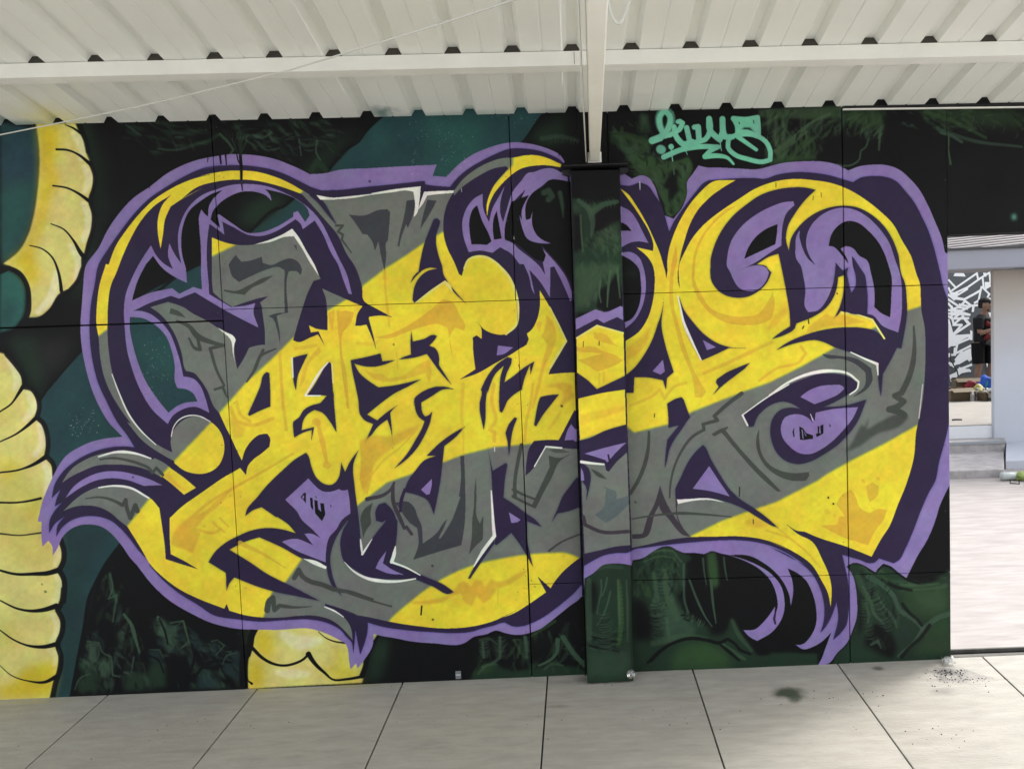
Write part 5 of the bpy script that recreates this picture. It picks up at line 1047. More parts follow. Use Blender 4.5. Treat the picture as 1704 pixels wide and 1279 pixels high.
def paintmat(name,im,gl=.5):
    m=bpy.data.materials.new(name);m.use_nodes=True;n=m.node_tree;b=n.nodes['Principled BSDF'];L=n.links
    t=n.nodes.new('ShaderNodeTexImage');t.image=im;t.interpolation='Linear';t.extension='EXTEND'
    tc=n.nodes.new('ShaderNodeTexCoord');mp=n.nodes.new('ShaderNodeMapping');L.new(tc.outputs['Object'],mp.inputs[0]);mp.inputs['Scale'].default_value=(1,1,1)
    mp.inputs['Rotation'].default_value=(0,R(35),0)
    mp2=n.nodes.new('ShaderNodeMapping');L.new(mp.outputs[0],mp2.inputs[0]);mp2.inputs['Scale'].default_value=(2.2,1,11)
    ns=n.nodes.new('ShaderNodeTexNoise');ns.inputs['Scale'].default_value=3.2;ns.inputs['Detail'].default_value=5;L.new(mp2.outputs[0],ns.inputs['Vector'])
    mr=n.nodes.new('ShaderNodeMapRange');mr.inputs[1].default_value=.3;mr.inputs[2].default_value=.7;mr.inputs[3].default_value=.965;mr.inputs[4].default_value=1.02;L.new(ns.outputs[0],mr.inputs[0])
    hv=n.nodes.new('ShaderNodeHueSaturation');L.new(t.outputs[0],hv.inputs['Color']);L.new(mr.outputs[0],hv.inputs['Value']);L.new(hv.outputs[0],b.inputs['Base Color'])
    b.inputs['Roughness'].default_value=gl;b.inputs['Specular IOR Level'].default_value=.12
    n2=n.nodes.new('ShaderNodeTexNoise');n2.inputs['Scale'].default_value=5;n2.inputs['Detail'].default_value=7;L.new(tc.outputs['Object'],n2.inputs['Vector'])
    bp=n.nodes.new('ShaderNodeBump');bp.inputs['Strength'].default_value=.25;bp.inputs['Distance'].default_value=.006;L.new(n2.outputs[0],bp.inputs['Height']);L.new(bp.outputs[0],b.inputs['Normal'])
    mr2=n.nodes.new('ShaderNodeMapRange');mr2.inputs[3].default_value=gl-.12;mr2.inputs[4].default_value=gl+.2;L.new(n2.outputs[0],mr2.inputs[0]);L.new(mr2.outputs[0],b.inputs['Roughness'])
    return m
M_wall=paintmat('mural_paint',im_wall);M_col=paintmat('mural_paint_column',im_col)
def uvplane(o,x0,x1,z0,z1):
    me=o.data;uv=me.uv_layers.new(name='UVMap')
    for lp in me.loops:
        p=me.vertices[lp.vertex_index].co;uv.data[lp.index].uv=((p.x-x0)/(x1-x0),(p.z-z0)/(z1-z0))
M_black=mat('black_steel',(.012,.012,.014),.6,.3)
M_gap=mat('dark_gap',(.01,.01,.01),.9,.1)
M_white=mat('white_painted_steel',(.92,.915,.885),.42,.4,noise=.05,nscale=5,bump=.05,bscale=12)
M_roof=mat('cream_roof_sheet',(.755,.765,.73),.45,.4,noise=.05,nscale=1.6,streak=(2,.8,1),bump=.03,bscale=3)
M_purlin=mat('galvanised_purlin',(.74,.74,.71),.5,.4,noise=.06,nscale=6)
M_ribshade=mat('rib_shade_dark',(.055,.052,.045),.9,.1)
# ---------------------------------------------------------------- floor (paving slabs of the shed)
fa=onY(0,1164);fb=onY(1583,1096)
uf=(fb-fa).normalized();rf=Vector(ray(960,460));rf=(rf/rf[1]);rfn=rf.normalized()
nf=uf.cross(rfn).normalized()
if nf.z<0:nf=-nf
def fl(x,y):return onplane(x,y,fa,nf)
M_slab=mat('shed_floor_slab',(.345,.328,.290),.62,.3,noise=.17,nscale=7.5,streak=(.8,3.4,1),bump=.25,bscale=70)
_n=M_slab.node_tree;_oi=_n.nodes.new('ShaderNodeObjectInfo');_mr=_n.nodes.new('ShaderNodeMapRange');_mr.inputs[3].default_value=.93;_mr.inputs[4].default_value=1.05;_n.links.new(_oi.outputs['Random'],_mr.inputs[0])
_hv=_n.nodes.new('ShaderNodeHueSaturation');_n.links.new(_mr.outputs[0],_hv.inputs['Value']);_bs=_n.nodes['Principled BSDF'];_n.links.new(_bs.inputs['Base Color'].links[0].from_socket,_hv.inputs['Color']);_n.links.new(_hv.outputs[0],_bs.inputs['Base Color'])
_b=M_slab.node_tree
def speckle(m,scale,thr,dark):
    n=m.node_tree;L=n.links;b=n.nodes['Principled BSDF'];g=n.nodes.new('ShaderNodeNewGeometry')
    v=n.nodes.new('ShaderNodeTexVoronoi');v.inputs['Scale'].default_value=scale;L.new(g.outputs['Position'],v.inputs['Vector'])
    s=n.nodes.new('ShaderNodeTexNoise');s.inputs['Scale'].default_value=2.3;L.new(g.outputs['Position'],s.inputs['Vector'])
    mu=n.nodes.new('ShaderNodeMath');mu.operation='MULTIPLY';L.new(s.outputs[0],mu.inputs[0]);mu.inputs[1].default_value=thr*2
    ls=n.nodes.new('ShaderNodeMath');ls.operation='LESS_THAN';L.new(v.outputs['Distance'],ls.inputs[0]);L.new(mu.outputs[0],ls.inputs[1])
    r=n.nodes.new('ShaderNodeMath');r.operation='GREATER_THAN';cs=n.nodes.new('ShaderNodeSeparateColor');L.new(v.outputs['Color'],cs.inputs[0]);L.new(cs.outputs[0],r.inputs[0]);r.inputs[1].default_value=.72
    f=n.nodes.new('ShaderNodeMath');f.operation='MULTIPLY';L.new(ls.outputs[0],f.inputs[0]);L.new(r.outputs[0],f.inputs[1])
    f2=n.nodes.new('ShaderNodeMath');f2.operation='MULTIPLY';L.new(f.outputs[0],f2.inputs[0]);f2.inputs[1].default_value=.85
    src=b.inputs['Base Color'].links[0].from_socket
    mx=n.nodes.new('ShaderNodeMix');mx.data_type='RGBA';L.new(f2.outputs[0],mx.inputs[0]);L.new(src,mx.inputs[6]);mx.inputs[7].default_value=(*dark,1);L.new(mx.outputs[2],b.inputs['Base Color'])
speckle(M_slab,13,.035,(.04,.04,.035));speckle(M_slab,37,.05,(.06,.055,.05))
blobs(M_slab,[(tuple(fl(1312,1153)),(.11,.075,.2),(.03,.045,.025),.92,.25,.9),(tuple(fl(1322,1163)),(.05,.05,.2),(.03,.05,.03),.7,.2,.8),
 (tuple(fl(1462,1112)),(.045,.03,.2),(.06,.06,.05),.8,.1,.7),(tuple(fl(1575,1118)),(.13,.07,.2),(.05,.045,.05),.85,.05,1.6),(tuple(fl(1598,1130)),(.2,.06,.2),(.10,.09,.10),.55,.0,2.2),
 (tuple(fl(1000,1131)),(.28,.05,.2),(.12,.11,.09),.6,.1,1.2),(tuple(fl(1570,1150)),(.10,.05,.2),(.14,.13,.13),.5,.0,1.8),(tuple(fl(930,1175)),(.10,.02,.2),(.17,.155,.13),.6,.0,1.),
 (tuple(fl(440,1146)),(.10,.05,.1),(.42,.37,.09),.6,.0,.6),(tuple(fl(590,1138)),(.22,.05,.1),(.36,.33,.12),.45,.0,.7),(tuple(fl(60,1166)),(.3,.05,.1),(.34,.32,.13),.35,.0,.7),(tuple(fl(300,1250)),(.25,.02,.2),(.22,.2,.17),.5,.0,.8)])
floor=bpy.data.objects.new('floor',None);COL.objects.link(floor);tag(floor,kind='structure',label='grey beige slab floor of the shed in front of the mural')
jx=[(-75,1176),(180,1156),(427,1147),(670,1136),(911.5,1123),(1151,1109),(1392,1102),(1637,1095),(1880,1088)]
# joints measured at the frame's bottom edge give their own lines
jb=[None,(41,1279),(320,1279),(607,1279),(900,1279),(1206,1279),(1520,1279),None,None]
def line_at(i):
    a=fl(*jx[i])
    if jb[i]:
        b=fl(*jb[i]);d=(b-a);d=d/(-d.y) if d.y<0 else -rf
    else: d=-rf
    return a,d
ends=[]
for i in range(len(jx)):
    a,d=line_at(i)
    a0=a-d*((D+.008-a.y)/1.0);     # at the wall, running just under it
    b0=a+d*(a.y+.4)
    ends.append((a0,b0))
# extend left and right
step=ends[2][0]-ends[1][0]
ends=[(ends[0][0]-step*k,ends[0][1]-step*k) for k in (3,2,1)]+ends+[(ends[-1][0]+step*k,ends[-1][1]+step*k) for k in (1,2,3)]
g=uf*.0036
for (a0,a1),(b0,b1) in zip(ends,ends[1:]):
    bm=bmesh.new();dz=nf*(random.uniform(-.0007,.0007));nn=10
    top=[a0+g+dz,b0-g+dz,b1-g+dz,a1+g+dz]
    hexa(bm,[p-nf*.04 for p in top],top)
    bmesh.ops.recalc_face_normals(bm,faces=bm.faces)
    mobj('slab',bm,M_slab,floor,bevel=.002)
bm=bmesh.new();a0,a1=ends[0];b0,b1=ends[-1]
hexa(bm,[p-nf*.12 for p in (a0,b0,b1,a1)],[p-nf*.035 for p in (a0,b0,b1,a1)]);bmesh.ops.recalc_face_normals(bm,faces=bm.faces)
mobj('floor_bed',bm,M_gap,floor)
# ---------------------------------------------------------------- painted wall of boards
wall=empty('painted_wall',onY(800,1130),'long board wall sprayed with a huge yellow, grey and purple graffiti piece','wall')
def seam(pts,y):   # x of a seam at height y
    ys=[p[1] for p in pts];xs=[p[0] for p in pts];return float(np.interp(y,ys,xs))
V1=[(350,150),(371,530),(386,740),(408,1096),(411,1180)];V1=[(347,140),(365,440),(371.5,534),(386,740),(408,1096),(412,1190)]
V2=[(845,150),(847,220),(856,440),(858,500),(863.5,501),(869,680),(877,880),(883,1055),(887,1190)]
V3=[(1400,150),(1402.5,300),(1404,400),(1409,700),(1416,1190)]
VC0=[(958,150),(975,500),(985,1190)];VC1=[(1010,150),(1016,500),(1030,1190)]
END=[(1575.5,150),(1577,392),(1580.5,640),(1583,1100),(1584,1190)]
def base(x):return float(np.interp(x,[-400,0,400,668,911,1055,1400,1583,1900],[1183,1165,1148.5,1138,1124.5,1111,1102.5,1097,1089]))+4
g1=.75
panels=[]  # px polygons (left top, right top, right bottom, left bottom)
def quad(vl,vr,tl,tr,bl,br,dl=g1,dr=-g1):
    f=lambda v,y:(v if isinstance(v,(int,float)) else seam(v,y))
    panels.append([(f(vl,tl)+dl,tl),(f(vr,tr)+dr,tr),(f(vr,br)+dr,br),(f(vl,bl)+dl,bl)])
T=175
quad(-420,V1,T,T,559,533.5-g1);quad(-420,V1,562,534.5+g1,base(-420),base(410))
quad(V1,V2,T-5,T-5,515.5-g1*.6,500-g1*.6);quad(V1,V2,515.5+g1*.6,500+g1*.6,base(411),base(886))
quad(V2,VC0,T-10,T-10,500-g1,497-g1);quad(V2,VC0,500+g1*.3,497+g1*.3,972.5-g1,969-g1);quad(V2,VC0,972.5+g1*.3,969+g1*.3,base(886),base(975)+4)
quad(VC0,VC1,T-10,T-10,base(975)+4,base(1020)+3)
quad(VC1,V3,T-15,T-20,490.7-g1,478.7-g1);quad(VC1,V3,490.7+g1*.3,478.7+g1*.3,967-g1,956.6-g1);quad(VC1,V3,967+g1*.3,956.6+g1*.3,base(1030),base(1415))
quad(V3,END,T-20,T-25,478.5-.7,474-.7,1.0);quad(V3,END,478.5+.7,474+.7,956.6-g1,951.7-g1,1.0);quad(V3,END,956.6+g1*.3,951.7+g1*.3,base(1415),base(1583),1.0)
quad(END,1960,T-20,T-30,391.5,376.5,-.2)
for i,q in enumerate(panels):
    off=[0,.0012,-.0006,.0009,0,.0014,.0004,0,.001,-.0004,.0012,.0005,.0013,0,.0004][i%15]
    bm=bmesh.new();lo=[];hi=[]
    for (x,y) in q:
        p=onY(x,y);lo.append(Vector((p.x,D-off,p.z)));hi.append(Vector((p.x,D+.014,p.z)))
    hexa(bm,lo,hi);bmesh.ops.recalc_face_normals(bm,faces=bm.faces)
    o=mobj('panel',bm,M_wall,wall);uvplane(o,WX0,WX1,WZ0,WZ1)
    b=o.modifiers.new('bevel','BEVEL');b.width=.0012;b.segments=1
# studs behind the boards close the joints
bm=bmesh.new()
pa=onY(-420,T-5);pb=onY(1581.5,T-5);pc=onY(1581,1099)
hexa(bm,[(pa.x,D+.016,-.06),(pc.x-.004,D+.016,-.06),(pc.x-.012,D+.016,2.92),(pa.x,D+.016,2.92)],[(pa.x,D+.12,-.06),(pc.x-.004,D+.12,-.06),(pc.x-.012,D+.12,2.92),(pa.x,D+.12,2.92)])
p0=onY(1577,392);p1=onY(1960,377)
hexa(bm,[(p0.x,D+.016,p0.z+.004),(p1.x,D+.016,p1.z+.004),(p1.x,D+.016,2.92),(p0.x,D+.016,2.92)],[(p0.x,D+.12,p0.z+.004),(p1.x,D+.12,p1.z+.004),(p1.x,D+.12,2.92),(p0.x,D+.12,2.92)])
bmesh.ops.recalc_face_normals(bm,faces=bm.faces);mobj('stud_frame',bm,M_gap,wall)
# screws
bm=bmesh.new()
def disc(bm,c,r,t=.0015,seg=8):
    c=Vector(c);a=[c+Vector((math.cos(2*math.pi*k/seg)*r,0,math.sin(2*math.pi*k/seg)*r)) for k in range(seg)]
    hexa(bm,a,[p-Vector((0,t,0)) for p in a])
for vx in (V1,V2,V3):
    for y in range(215,1120,76):
        for s in (-8,9):
            p=onY(seam(vx,y)+s,y+random.uniform(-4,4));disc(bm,(p.x,D-.0006,p.z),.0022)
for y in range(300,1110,110):
    p=onY(1573,y);disc(bm,(p.x,D-.0006,p.z),.0026)
bmesh.ops.recalc_face_normals(bm,faces=bm.faces);so_=mobj('screws',bm,mat('painted_screw',(.06,.05,.05),.5),wall);so_['kind']='stuff'
# ---------------------------------------------------------------- column in front of the boards
colm=empty('steel_column',onY(1000,1128,CYF),'boxed square column standing in front of the mural, painted over with green jungle and yellow letters','column')
bm=bmesh.new()
q=[(948,284),(1032,282),(1054.5,1133),(977.5,1137)]
pts=[onY(x,y,CYF) for x,y in q]
hexa(bm,[Vector((p.x,CYF,p.z)) for p in pts],[Vector((p.x,D-.006,p.z)) for p in pts])
bmesh.ops.recalc_face_normals(bm,faces=bm.faces);o=mobj('shaft_casing',bm,M_col,colm);uvplane(o,-.12,.36,-.10,2.75)
b=o.modifiers.new('bevel','BEVEL');b.width=.004;b.segments=2
# narrow dark angle running up beside the casing
bm=bmesh.new();pts=[onY(x,y,CYF) for x,y in ((944.5,290),(946.5,290),(975.5,1132),(973.5,1132))]
hexa(bm,[Vector((p.x,D-.05,p.z)) for p in pts],[Vector((p.x,D-.003,p.z)) for p in pts]);bmesh.ops.recalc_face_normals(bm,faces=bm.faces)
M_dpaint=mat('dark_purple_paint',(.030,.022,.040),.55,.35);mobj('corner_angle',bm,M_gap,colm)
cp=onY(985,280,CYF-.03)
bm=bmesh.new();a=onY(933,277.5,CYF-.01);b_=onY(1046,272,CYF-.01);zz=(a.z+b_.z)/2
box(bm,((a.x+b_.x)/2,(CYF-.03+D-.004)/2,zz-.003),(b_.x-a.x,D-.004-CYF+.03,.006));mobj('cap_plate',bm,M_black,colm,bevel=.002)
for sx,x in ((-1,952),(1,1030)):
    bm=bmesh.new();p=onY(x,290,CYF)
    tri=[(p.x+sx*.004,0,zz-.012),(p.x+sx*.046,0,zz-.012),(p.x+sx*.046,0,zz-.030),(p.x+sx*.004,0,zz-.045)]
    hexa(bm,[Vector((t[0],CYF+.02,t[2])) for t in tri],[Vector((t[0],CYF+.05,t[2])) for t in tri]);bmesh.ops.recalc_face_normals(bm,faces=bm.faces)
    mobj('stiffener',bm,M_black,colm)
# ---------------------------------------------------------------- roof
ra=onY(0,208);rb=onY(1450,175.5)
ur=(rb-ra).normalized();rr=Vector(ray(960,830));rr=-(rr/rr[1])       # towards the camera, climbing
nr=ur.cross(rr).normalized()
if nr.z<0:nr=-nr
roof=empty('metal_roof',(0,D,2.8),'cream ribbed metal sheet roof sloping down to the top of the mural','roof')
px_r=949+3.5;p0=onY(px_r,187.5);PIT=.2492;RW,RT,RH=.036,.019,.028
yb=D+.06
def rp(s,t,h):  # s along wall from p0, t metres of Y towards camera from the wall
    return p0+ur*s+rr*t+nr*h
LEN=2.15  # roof length shaped for light: sheets end early, letting more sky onto the wall
k0=-16;k1=12
def profile(k):   # one rib period starting at the pan right of rib k
    c=k*PIT
    return [(c-RW,0),(c-RT,RH),(c+RT,RH),(c+RW,0)]
for sh in range(k0,k1,4):
    bm=bmesh.new();pr=[((sh)*PIT-RW-.006,0.0)]
    for k in range(sh,sh+4): 
        pr+=profile(k)
        pr+=[(k*PIT+.118,0),(k*PIT+.1245,.0035),(k*PIT+.131,0)]
    pr+=[((sh+4)*PIT-RW-.0065,0.0)]
    lift=.0003*(1 if (sh//4)%2 else 0)
    va=[bm.verts.new(rp(s,-.06,h+lift)) for s,h in pr];vb=[bm.verts.new(rp(s,LEN,h+lift)) for s,h in pr]
    for i in range(len(pr)-1):bm.faces.new((va[i],va[i+1],vb[i+1],vb[i]))
    o=mobj('roof_sheet',bm,M_roof,roof);sd=o.modifiers.new('t','SOLIDIFY');sd.thickness=.0007;sd.offset=1
# dark plugs painted as the shade inside the ribs above wall and purlin
def purl_t(y=84,x=960):
    q=onplane(x,y,p0,nr);return D-q.y
TP=purl_t()
me_c=None
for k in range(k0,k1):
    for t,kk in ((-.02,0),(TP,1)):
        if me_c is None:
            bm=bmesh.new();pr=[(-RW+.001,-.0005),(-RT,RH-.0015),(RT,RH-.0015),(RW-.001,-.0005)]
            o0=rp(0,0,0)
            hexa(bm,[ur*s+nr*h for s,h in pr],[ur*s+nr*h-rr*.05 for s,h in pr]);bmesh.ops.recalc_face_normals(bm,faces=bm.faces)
            o=mobj('rib_shade',bm,M_ribshade,roof);me_c=o.data
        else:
            o=bpy.data.objects.new('rib_shade',me_c);link(o,roof)
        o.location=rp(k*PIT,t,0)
# purlins
def purlin(y_top,y_bot,tt):
    # top front edge on the roof plane
    A=rp(-4.2,tt,-.004);B=rp(3.0,tt,-.004);h=.056;dep=.05
    bm=bmesh.new();yv=-rr.normalized();dnv=Vector((0,0,-1))
    pr=[(0,0),(0,h),(0.012*0+0.0,h)]
    def P(o,a,b):return o+yv*a+dnv*b
    th=.0025
    # lipped channel: web in front, flange below turned back, lip up
    segs=[[(0,0),(th,0),(th,h),(0,h)],[(0,h+.0),(dep,h),(dep,h+th),(0,h+th)],[(dep-th,h),(dep,h),(dep,h-.015),(dep-th,h-.015)],[(th,0),(dep,0),(dep,th),(th,th)]]
    for s in segs: hexa(bm,[P(A,a,b) for a,b in s],[P(B,a,b) for a,b in s])
    bmesh.ops.recalc_face_normals(bm,faces=bm.faces)
    mobj('purlin',bm,M_purlin,roof)
    bm=bmesh.new()   # gap line between purlin and sheet
purlin(0,0,TP);purlin(0,0,TP+1.1);
# joint between two lengths of purlin
bm=bmesh.new();j=onplane(955.5,96,rp(0,TP,0),Vector((0,1,0)));box(bm,(j.x,j.y-.0015,j.z-.004),(.0016,.002,.05),mat=0);mobj('purlin_joint',bm,M_gap,roof)
# eave trim along the right half of the wall top
tr=empty('eave_trim',onY(1550,182),'thin pale metal trim strip along the wall top right of the green lettered tag','trim')
bm=bmesh.new();a=onY(1402,184.5,D-.006);b_=onY(1960,177.5,D-.006)
hexa(bm,[a,b_,b_+Vector((0,0,.006)),a+Vector((0,0,.006))],[p+Vector((0,-.012,0)) for p in (a,b_,b_+Vector((0,0,.006)),a+Vector((0,0,.006)))]);bmesh.ops.recalc_face_normals(bm,faces=bm.faces)
mobj('trim_lip',bm,M_purlin,tr)
bm=bmesh.new();a=onY(1404,182.5,D-.004);b_=onY(1960,174.5,D-.004)
hexa(bm,[a,b_,b_+Vector((0,0,.016)),a+Vector((0,0,.016))],[p+Vector((0,.0025,0)) for p in (a,b_,b_+Vector((0,0,.016)),a+Vector((0,0,.016)))]);bmesh.ops.recalc_face_normals(bm,faces=bm.faces)
mobj('trim_back',bm,M_black,tr)
# ---------------------------------------------------------------- tie beam from the column top towards the camera
E0=onY(981.5,271,CYF-.005);E1=onY(998,266,CYF-.005)
BW=E1.x-E0.x;bz=(E0.z+E1.z)/2
def beam_at(y,ypx_mid,wpx):pass
Y1=CYF*BW/ ( (1012-975)/F )/CYF if False else BW*F/37.
L1=onY(975,0,Y1);R1_=onY(1012,0,Y1)
beam=empty('tie_beam',Vector(((E0.x+E1.x)/2,CYF,bz)),'white painted steel beam running from the column top overhead towards the viewer','beam')
dirb=Vector((((L1.x+R1_.x)-(E0.x+E1.x))/2,Y1-E0.y,L1.z-bz));dirb/=-dirb.y
bm=bmesh.new();Lb=2.15;hb=.13
cl=Vector(((E0.x+E1.x)/2,E0.y,bz));
up=Vector((0,0,1))
def sec(c,w_,h_):return [c+Vector((-w_/2,0,0)),c+Vector((w_/2,0,0)),c+Vector((w_/2,0,h_)),c+Vector((-w_/2,0,h_))]
w1=(R1_.x-L1.x)
hexa(bm,sec(cl,BW,hb),sec(cl+dirb*Lb,BW,hb));bmesh.ops.recalc_face_normals(bm,faces=bm.faces)
mobj('beam_box',bm,M_white,beam,bevel=.004)
bm=bmesh.new()  # thin steel angle alongside, leaving a dark slot
for off,wd in ((-.018,.004),):
    hexa(bm,sec(cl+Vector((-BW/2-.016,.03,-.002)),wd,hb+.02),sec(cl+Vector((-BW/2-.016,.03,-.002))+dirb*Lb,wd,hb+.02))
bmesh.ops.recalc_face_normals(bm,faces=bm.faces);mobj('side_flange',bm,M_purlin,beam)
bm=bmesh.new();box(bm,cl+Vector((0,.015,.02)),(BW+.018,.006,.05));mobj('end_plate',bm,M_white,beam,bevel=.002)
# ---------------------------------------------------------------- brace rod and cable loop
rod=empty('brace_wire',onY(0,225,3.5),'thin white sagging wire crossing the roof diagonally from the left','wire')
pts=[]
ctl=[(-160,256,3.72),(0,225,3.6),(120,201,3.45),(259,172,3.25),(370,145,3.05),(480,118,2.85),(600,81.5,2.62),(730,42,2.4),(858,0,2.18),(1000,-50,1.95)]
for i in range(len(ctl)-1):
    for s in range(4):
        u=s/4;a,b_=ctl[i],ctl[i+1];x,y,d_=[a[k]*(1-u)+b_[k]*u for k in range(3)];pts.append(onY(x,y,d_))
bm=bmesh.new();tube(bm,pts,.003,8);tag(mobj('wire_strand',bm,mat('wire_grey',(.55,.55,.52),.5,.4),rod,smooth=True))
lp=empty('cable_loop',onY(1025,20,2.3),'white cable hanging in a small loop beside the white beam','cable')
lpp=[(1010,-60),(1011,-10),(1014,12),(1019,29),(1026,39),(1034,37),(1040,24),(1046,8),(1053,-14),(1062,-60)]
pts=[];ctl=[onY(x,y,2.35+.004*i) for i,(x,y) in enumerate(lpp)]
for i in range(len(ctl)-1):
    for s in range(5):
        u=s/5;p_=[ctl[max(0,i-1)],ctl[i],ctl[i+1],ctl[min(len(ctl)-1,i+2)]]
        pts.append(.5*((2*p_[1])+(p_[2]-p_[0])*u+(2*p_[0]-5*p_[1]+4*p_[2]-p_[3])*u*u+(-p_[0]+3*p_[1]-3*p_[2]+p_[3])*u**3))
bm=bmesh.new();tube(bm,pts,.0045,8);mobj('cable',bm,bpy.data.materials['wire_grey'],lp,smooth=True)
# overspray of the mural on the roof sheets
blobs(M_roof,[(tuple(onY(640,184)),(.09,.16,.06),(.05,.14,.14),.85,.25,1.1),(tuple(onY(668,181)),(.05,.12,.05),(.05,.16,.15),.75,.2,1.2),
 (tuple(onY(700,186)),(.35,.05,.05),(.2,.33,.30),.5,.1,.5),(tuple(onY(800,186)),(.4,.06,.05),(.2,.33,.30),.5,.1,.5),(tuple(onY(930,186)),(.2,.06,.05),(.12,.2,.18),.5,.1,.6),
 (tuple(onY(100,190)),(.28,.25,.3),(.62,.55,.10),.55,.0,.5),(tuple(onY(30,203)),(.3,.08,.1),(.07,.2,.19),.7,.0,.6),(tuple(onY(1120,182)),(.35,.03,.05),(.1,.16,.12),.5,.0,.6)])
# ---------------------------------------------------------------- outside ground and the threshold
M_out=mat('court_concrete',(.34,.312,.30),.8,.2,noise=.22,nscale=5,streak=(.6,2.6,1),bump=.2,bscale=30)
speckle(M_out,9,.02,(.2,.19,.17))
M_side=mat('far_ground',(.50,.485,.45),.85,.2,noise=.1,nscale=1.)
GZ=-.012
bm=bmesh.new();p0g=onY(1583,1094)
def sheet(name,x0,x1,y0,y1,z,m,kind='structure',label=None,nx=1,ny=1):
    bm=bmesh.new();vs=[[bm.verts.new((x0+(x1-x0)*i/nx,y0+(y1-y0)*j/ny,z)) for i in range(nx+1)] for j in range(ny+1)]
    for j in range(ny):
        for i in range(nx):bm.faces.new((vs[j][i],vs[j][i+1],vs[j+1][i+1],vs[j+1][i]))
    return tag(mobj(name,bm,m),kind=kind,label=label)
yth=onZ(1640,1083,GZ).y
sheet('court_ground',-60,60,max(yth,D+.14),90,GZ,M_out,label='bright pale concrete ground of the yard behind the wall')
sheet('front_ground',-60,60,-90,-.44,ends[5][1].z-.02,M_side,label='concrete ground outside the shed on the viewer side')
sheet('earth',-120,120,-120,120,-.6,M_side,label='ground under the shed and the yard')
# drainage track at the threshold
M_track=mat('dirty_track',(.10,.095,.085),.7,.3,noise=.4,nscale=12)
trk=empty('threshold_track',onY(1640,1090),'dark metal door track on the ground at the right end of the mural','track')
yth=max(yth,D+.14);xa=onY(1584,1094).x
for (ya,h_,w_) in ((D+.022,.004,.02),(D+.075,-.008,.03),(yth-.012,.003,.015)):
    bm=bmesh.new();box(bm,((xa+4.5)/2+.0,ya,GZ+h_-.01),(4.5-xa,w_,.02));mobj('rail',bm,M_track,trk,bevel=.002)
bm=bmesh.new();box(bm,((xa+4.5)/2,(D+yth)/2,-.05),(4.5-xa,.3,.03));mobj('channel',bm,M_gap,trk)
# small things at the foot of the wall
def spot(x,y):return fl(x,y)
M_clear=mat('clear_plastic',(.85,.87,.86),.12,.5,trans=.85)
cupp=spot(1050,1128);cup=empty('plastic_cup',cupp,'clear round plastic cup lid leaning at the foot of the column','lid')
bm=bmesh.new();c=onY(1050,1121.5,CYF-.03)
def ring(bm,c,r,rr_,nrm,seg=24,s2=6):
    u=Vector(nrm).orthogonal().normalized();v=Vector(nrm).cross(u)
    rg=[]
    for i in range(seg):
        a=2*math.pi*i/seg;d=u*math.cos(a)+v*math.sin(a);rg.append([bm.verts.new(c+d*(r+rr_*math.cos(2*math.pi*k/s2))+Vector(nrm)*rr_*math.sin(2*math.pi*k/s2)) for k in range(s2)])
    for i in range(seg):
        for k in range(s2):bm.faces.new((rg[i][k],rg[i][(k+1)%s2],rg[(i+1)%seg][(k+1)%s2],rg[(i+1)%seg][k]))
nn_=Vector((0,-.9,.25)).normalized();ring(bm,c,.021,.0016,nn_);ring(bm,c+nn_*.006,.014,.001,nn_)
mobj('lid_rim',bm,mat('milky_plastic',(.16,.18,.17),.25,.5,trans=.7),cup,smooth=True)
bm=bmesh.new();tube(bm,[c-nn_*.004,c+nn_*.004],[.020,.013],20);mobj('lid_dome',bm,M_clear,cup,smooth=True)
fo=empty('clear_foil',spot(1578,1100),'crumpled piece of clear plastic at the wall corner on the floor','plastic')
bm=bmesh.new();rn=random.Random(4);c=spot(1578,1103)
vs=[[bm.verts.new(c+Vector(((i-2.5)*.011,(j-2)*.014,rn.uniform(.002,.035)))) for i in range(6)] for j in range(5)]
for j in range(4):
    for i in range(5):bm.faces.new((vs[j][i],vs[j][i+1],vs[j+1][i+1],vs[j+1][i]))
mobj('film',bm,mat('plastic_film',(.6,.63,.63),.12,.6,trans=.7),fo)
br=empty('wall_bracket',spot(763,1130),'small grey metal clip at the foot of the black part of the mural','bracket')
bm=bmesh.new();p=onY(763,1122.5);box(bm,(p.x,D-.006,p.z+.002),(.028,.006,.040));mobj('clip_plate',bm,mat('clip_grey',(.16,.17,.18),.4,.5),br,bevel=.001)
bm=bmesh.new();box(bm,(p.x,D-.0105,p.z+.004),(.024,.003,.004));mobj('clip_ridge',bm,mat('clip_pale',(.5,.52,.53),.4,.5),br)
# loose grit on the slabs
bm=bmesh.new();rn=random.Random(8)
M_grit=mat('dark_grit',(.025,.024,.022),.8,.2)
spots=[(1575,1118,34,18,120),(1600,1130,60,14,40),(1380,1150,120,40,24),(1130,1170,70,40,16),(300,1200,200,40,14),(830,1190,200,40,16),(1560,1210,90,50,14),(1010,1135,40,8,16)]
for (x,y,sx,sy,n_) in spots:
    for i in range(n_):
        q_=fl(x+rn.gauss(0,sx*.55),y+abs(rn.gauss(0,sy*.6))-4)
        if q_.y>D-.012:continue
        r_=rn.uniform(.0015,.0042);
        pp=[q_+Vector((math.cos(a)*r_*rn.uniform(.6,1.3),math.sin(a)*r_*rn.uniform(.6,1.3),.0005)) for a in (0,1.3,2.5,3.8,5)]
        t_=bm.verts.new(q_+Vector((0,0,r_*.9)));vv=[bm.verts.new(a) for a in pp]
        for k in range(5):bm.faces.new((vv[k],vv[(k+1)%5],t_))
tag(mobj('floor_grit',bm,M_grit),kind='stuff',label='specks of dark grit scattered over the shed floor')
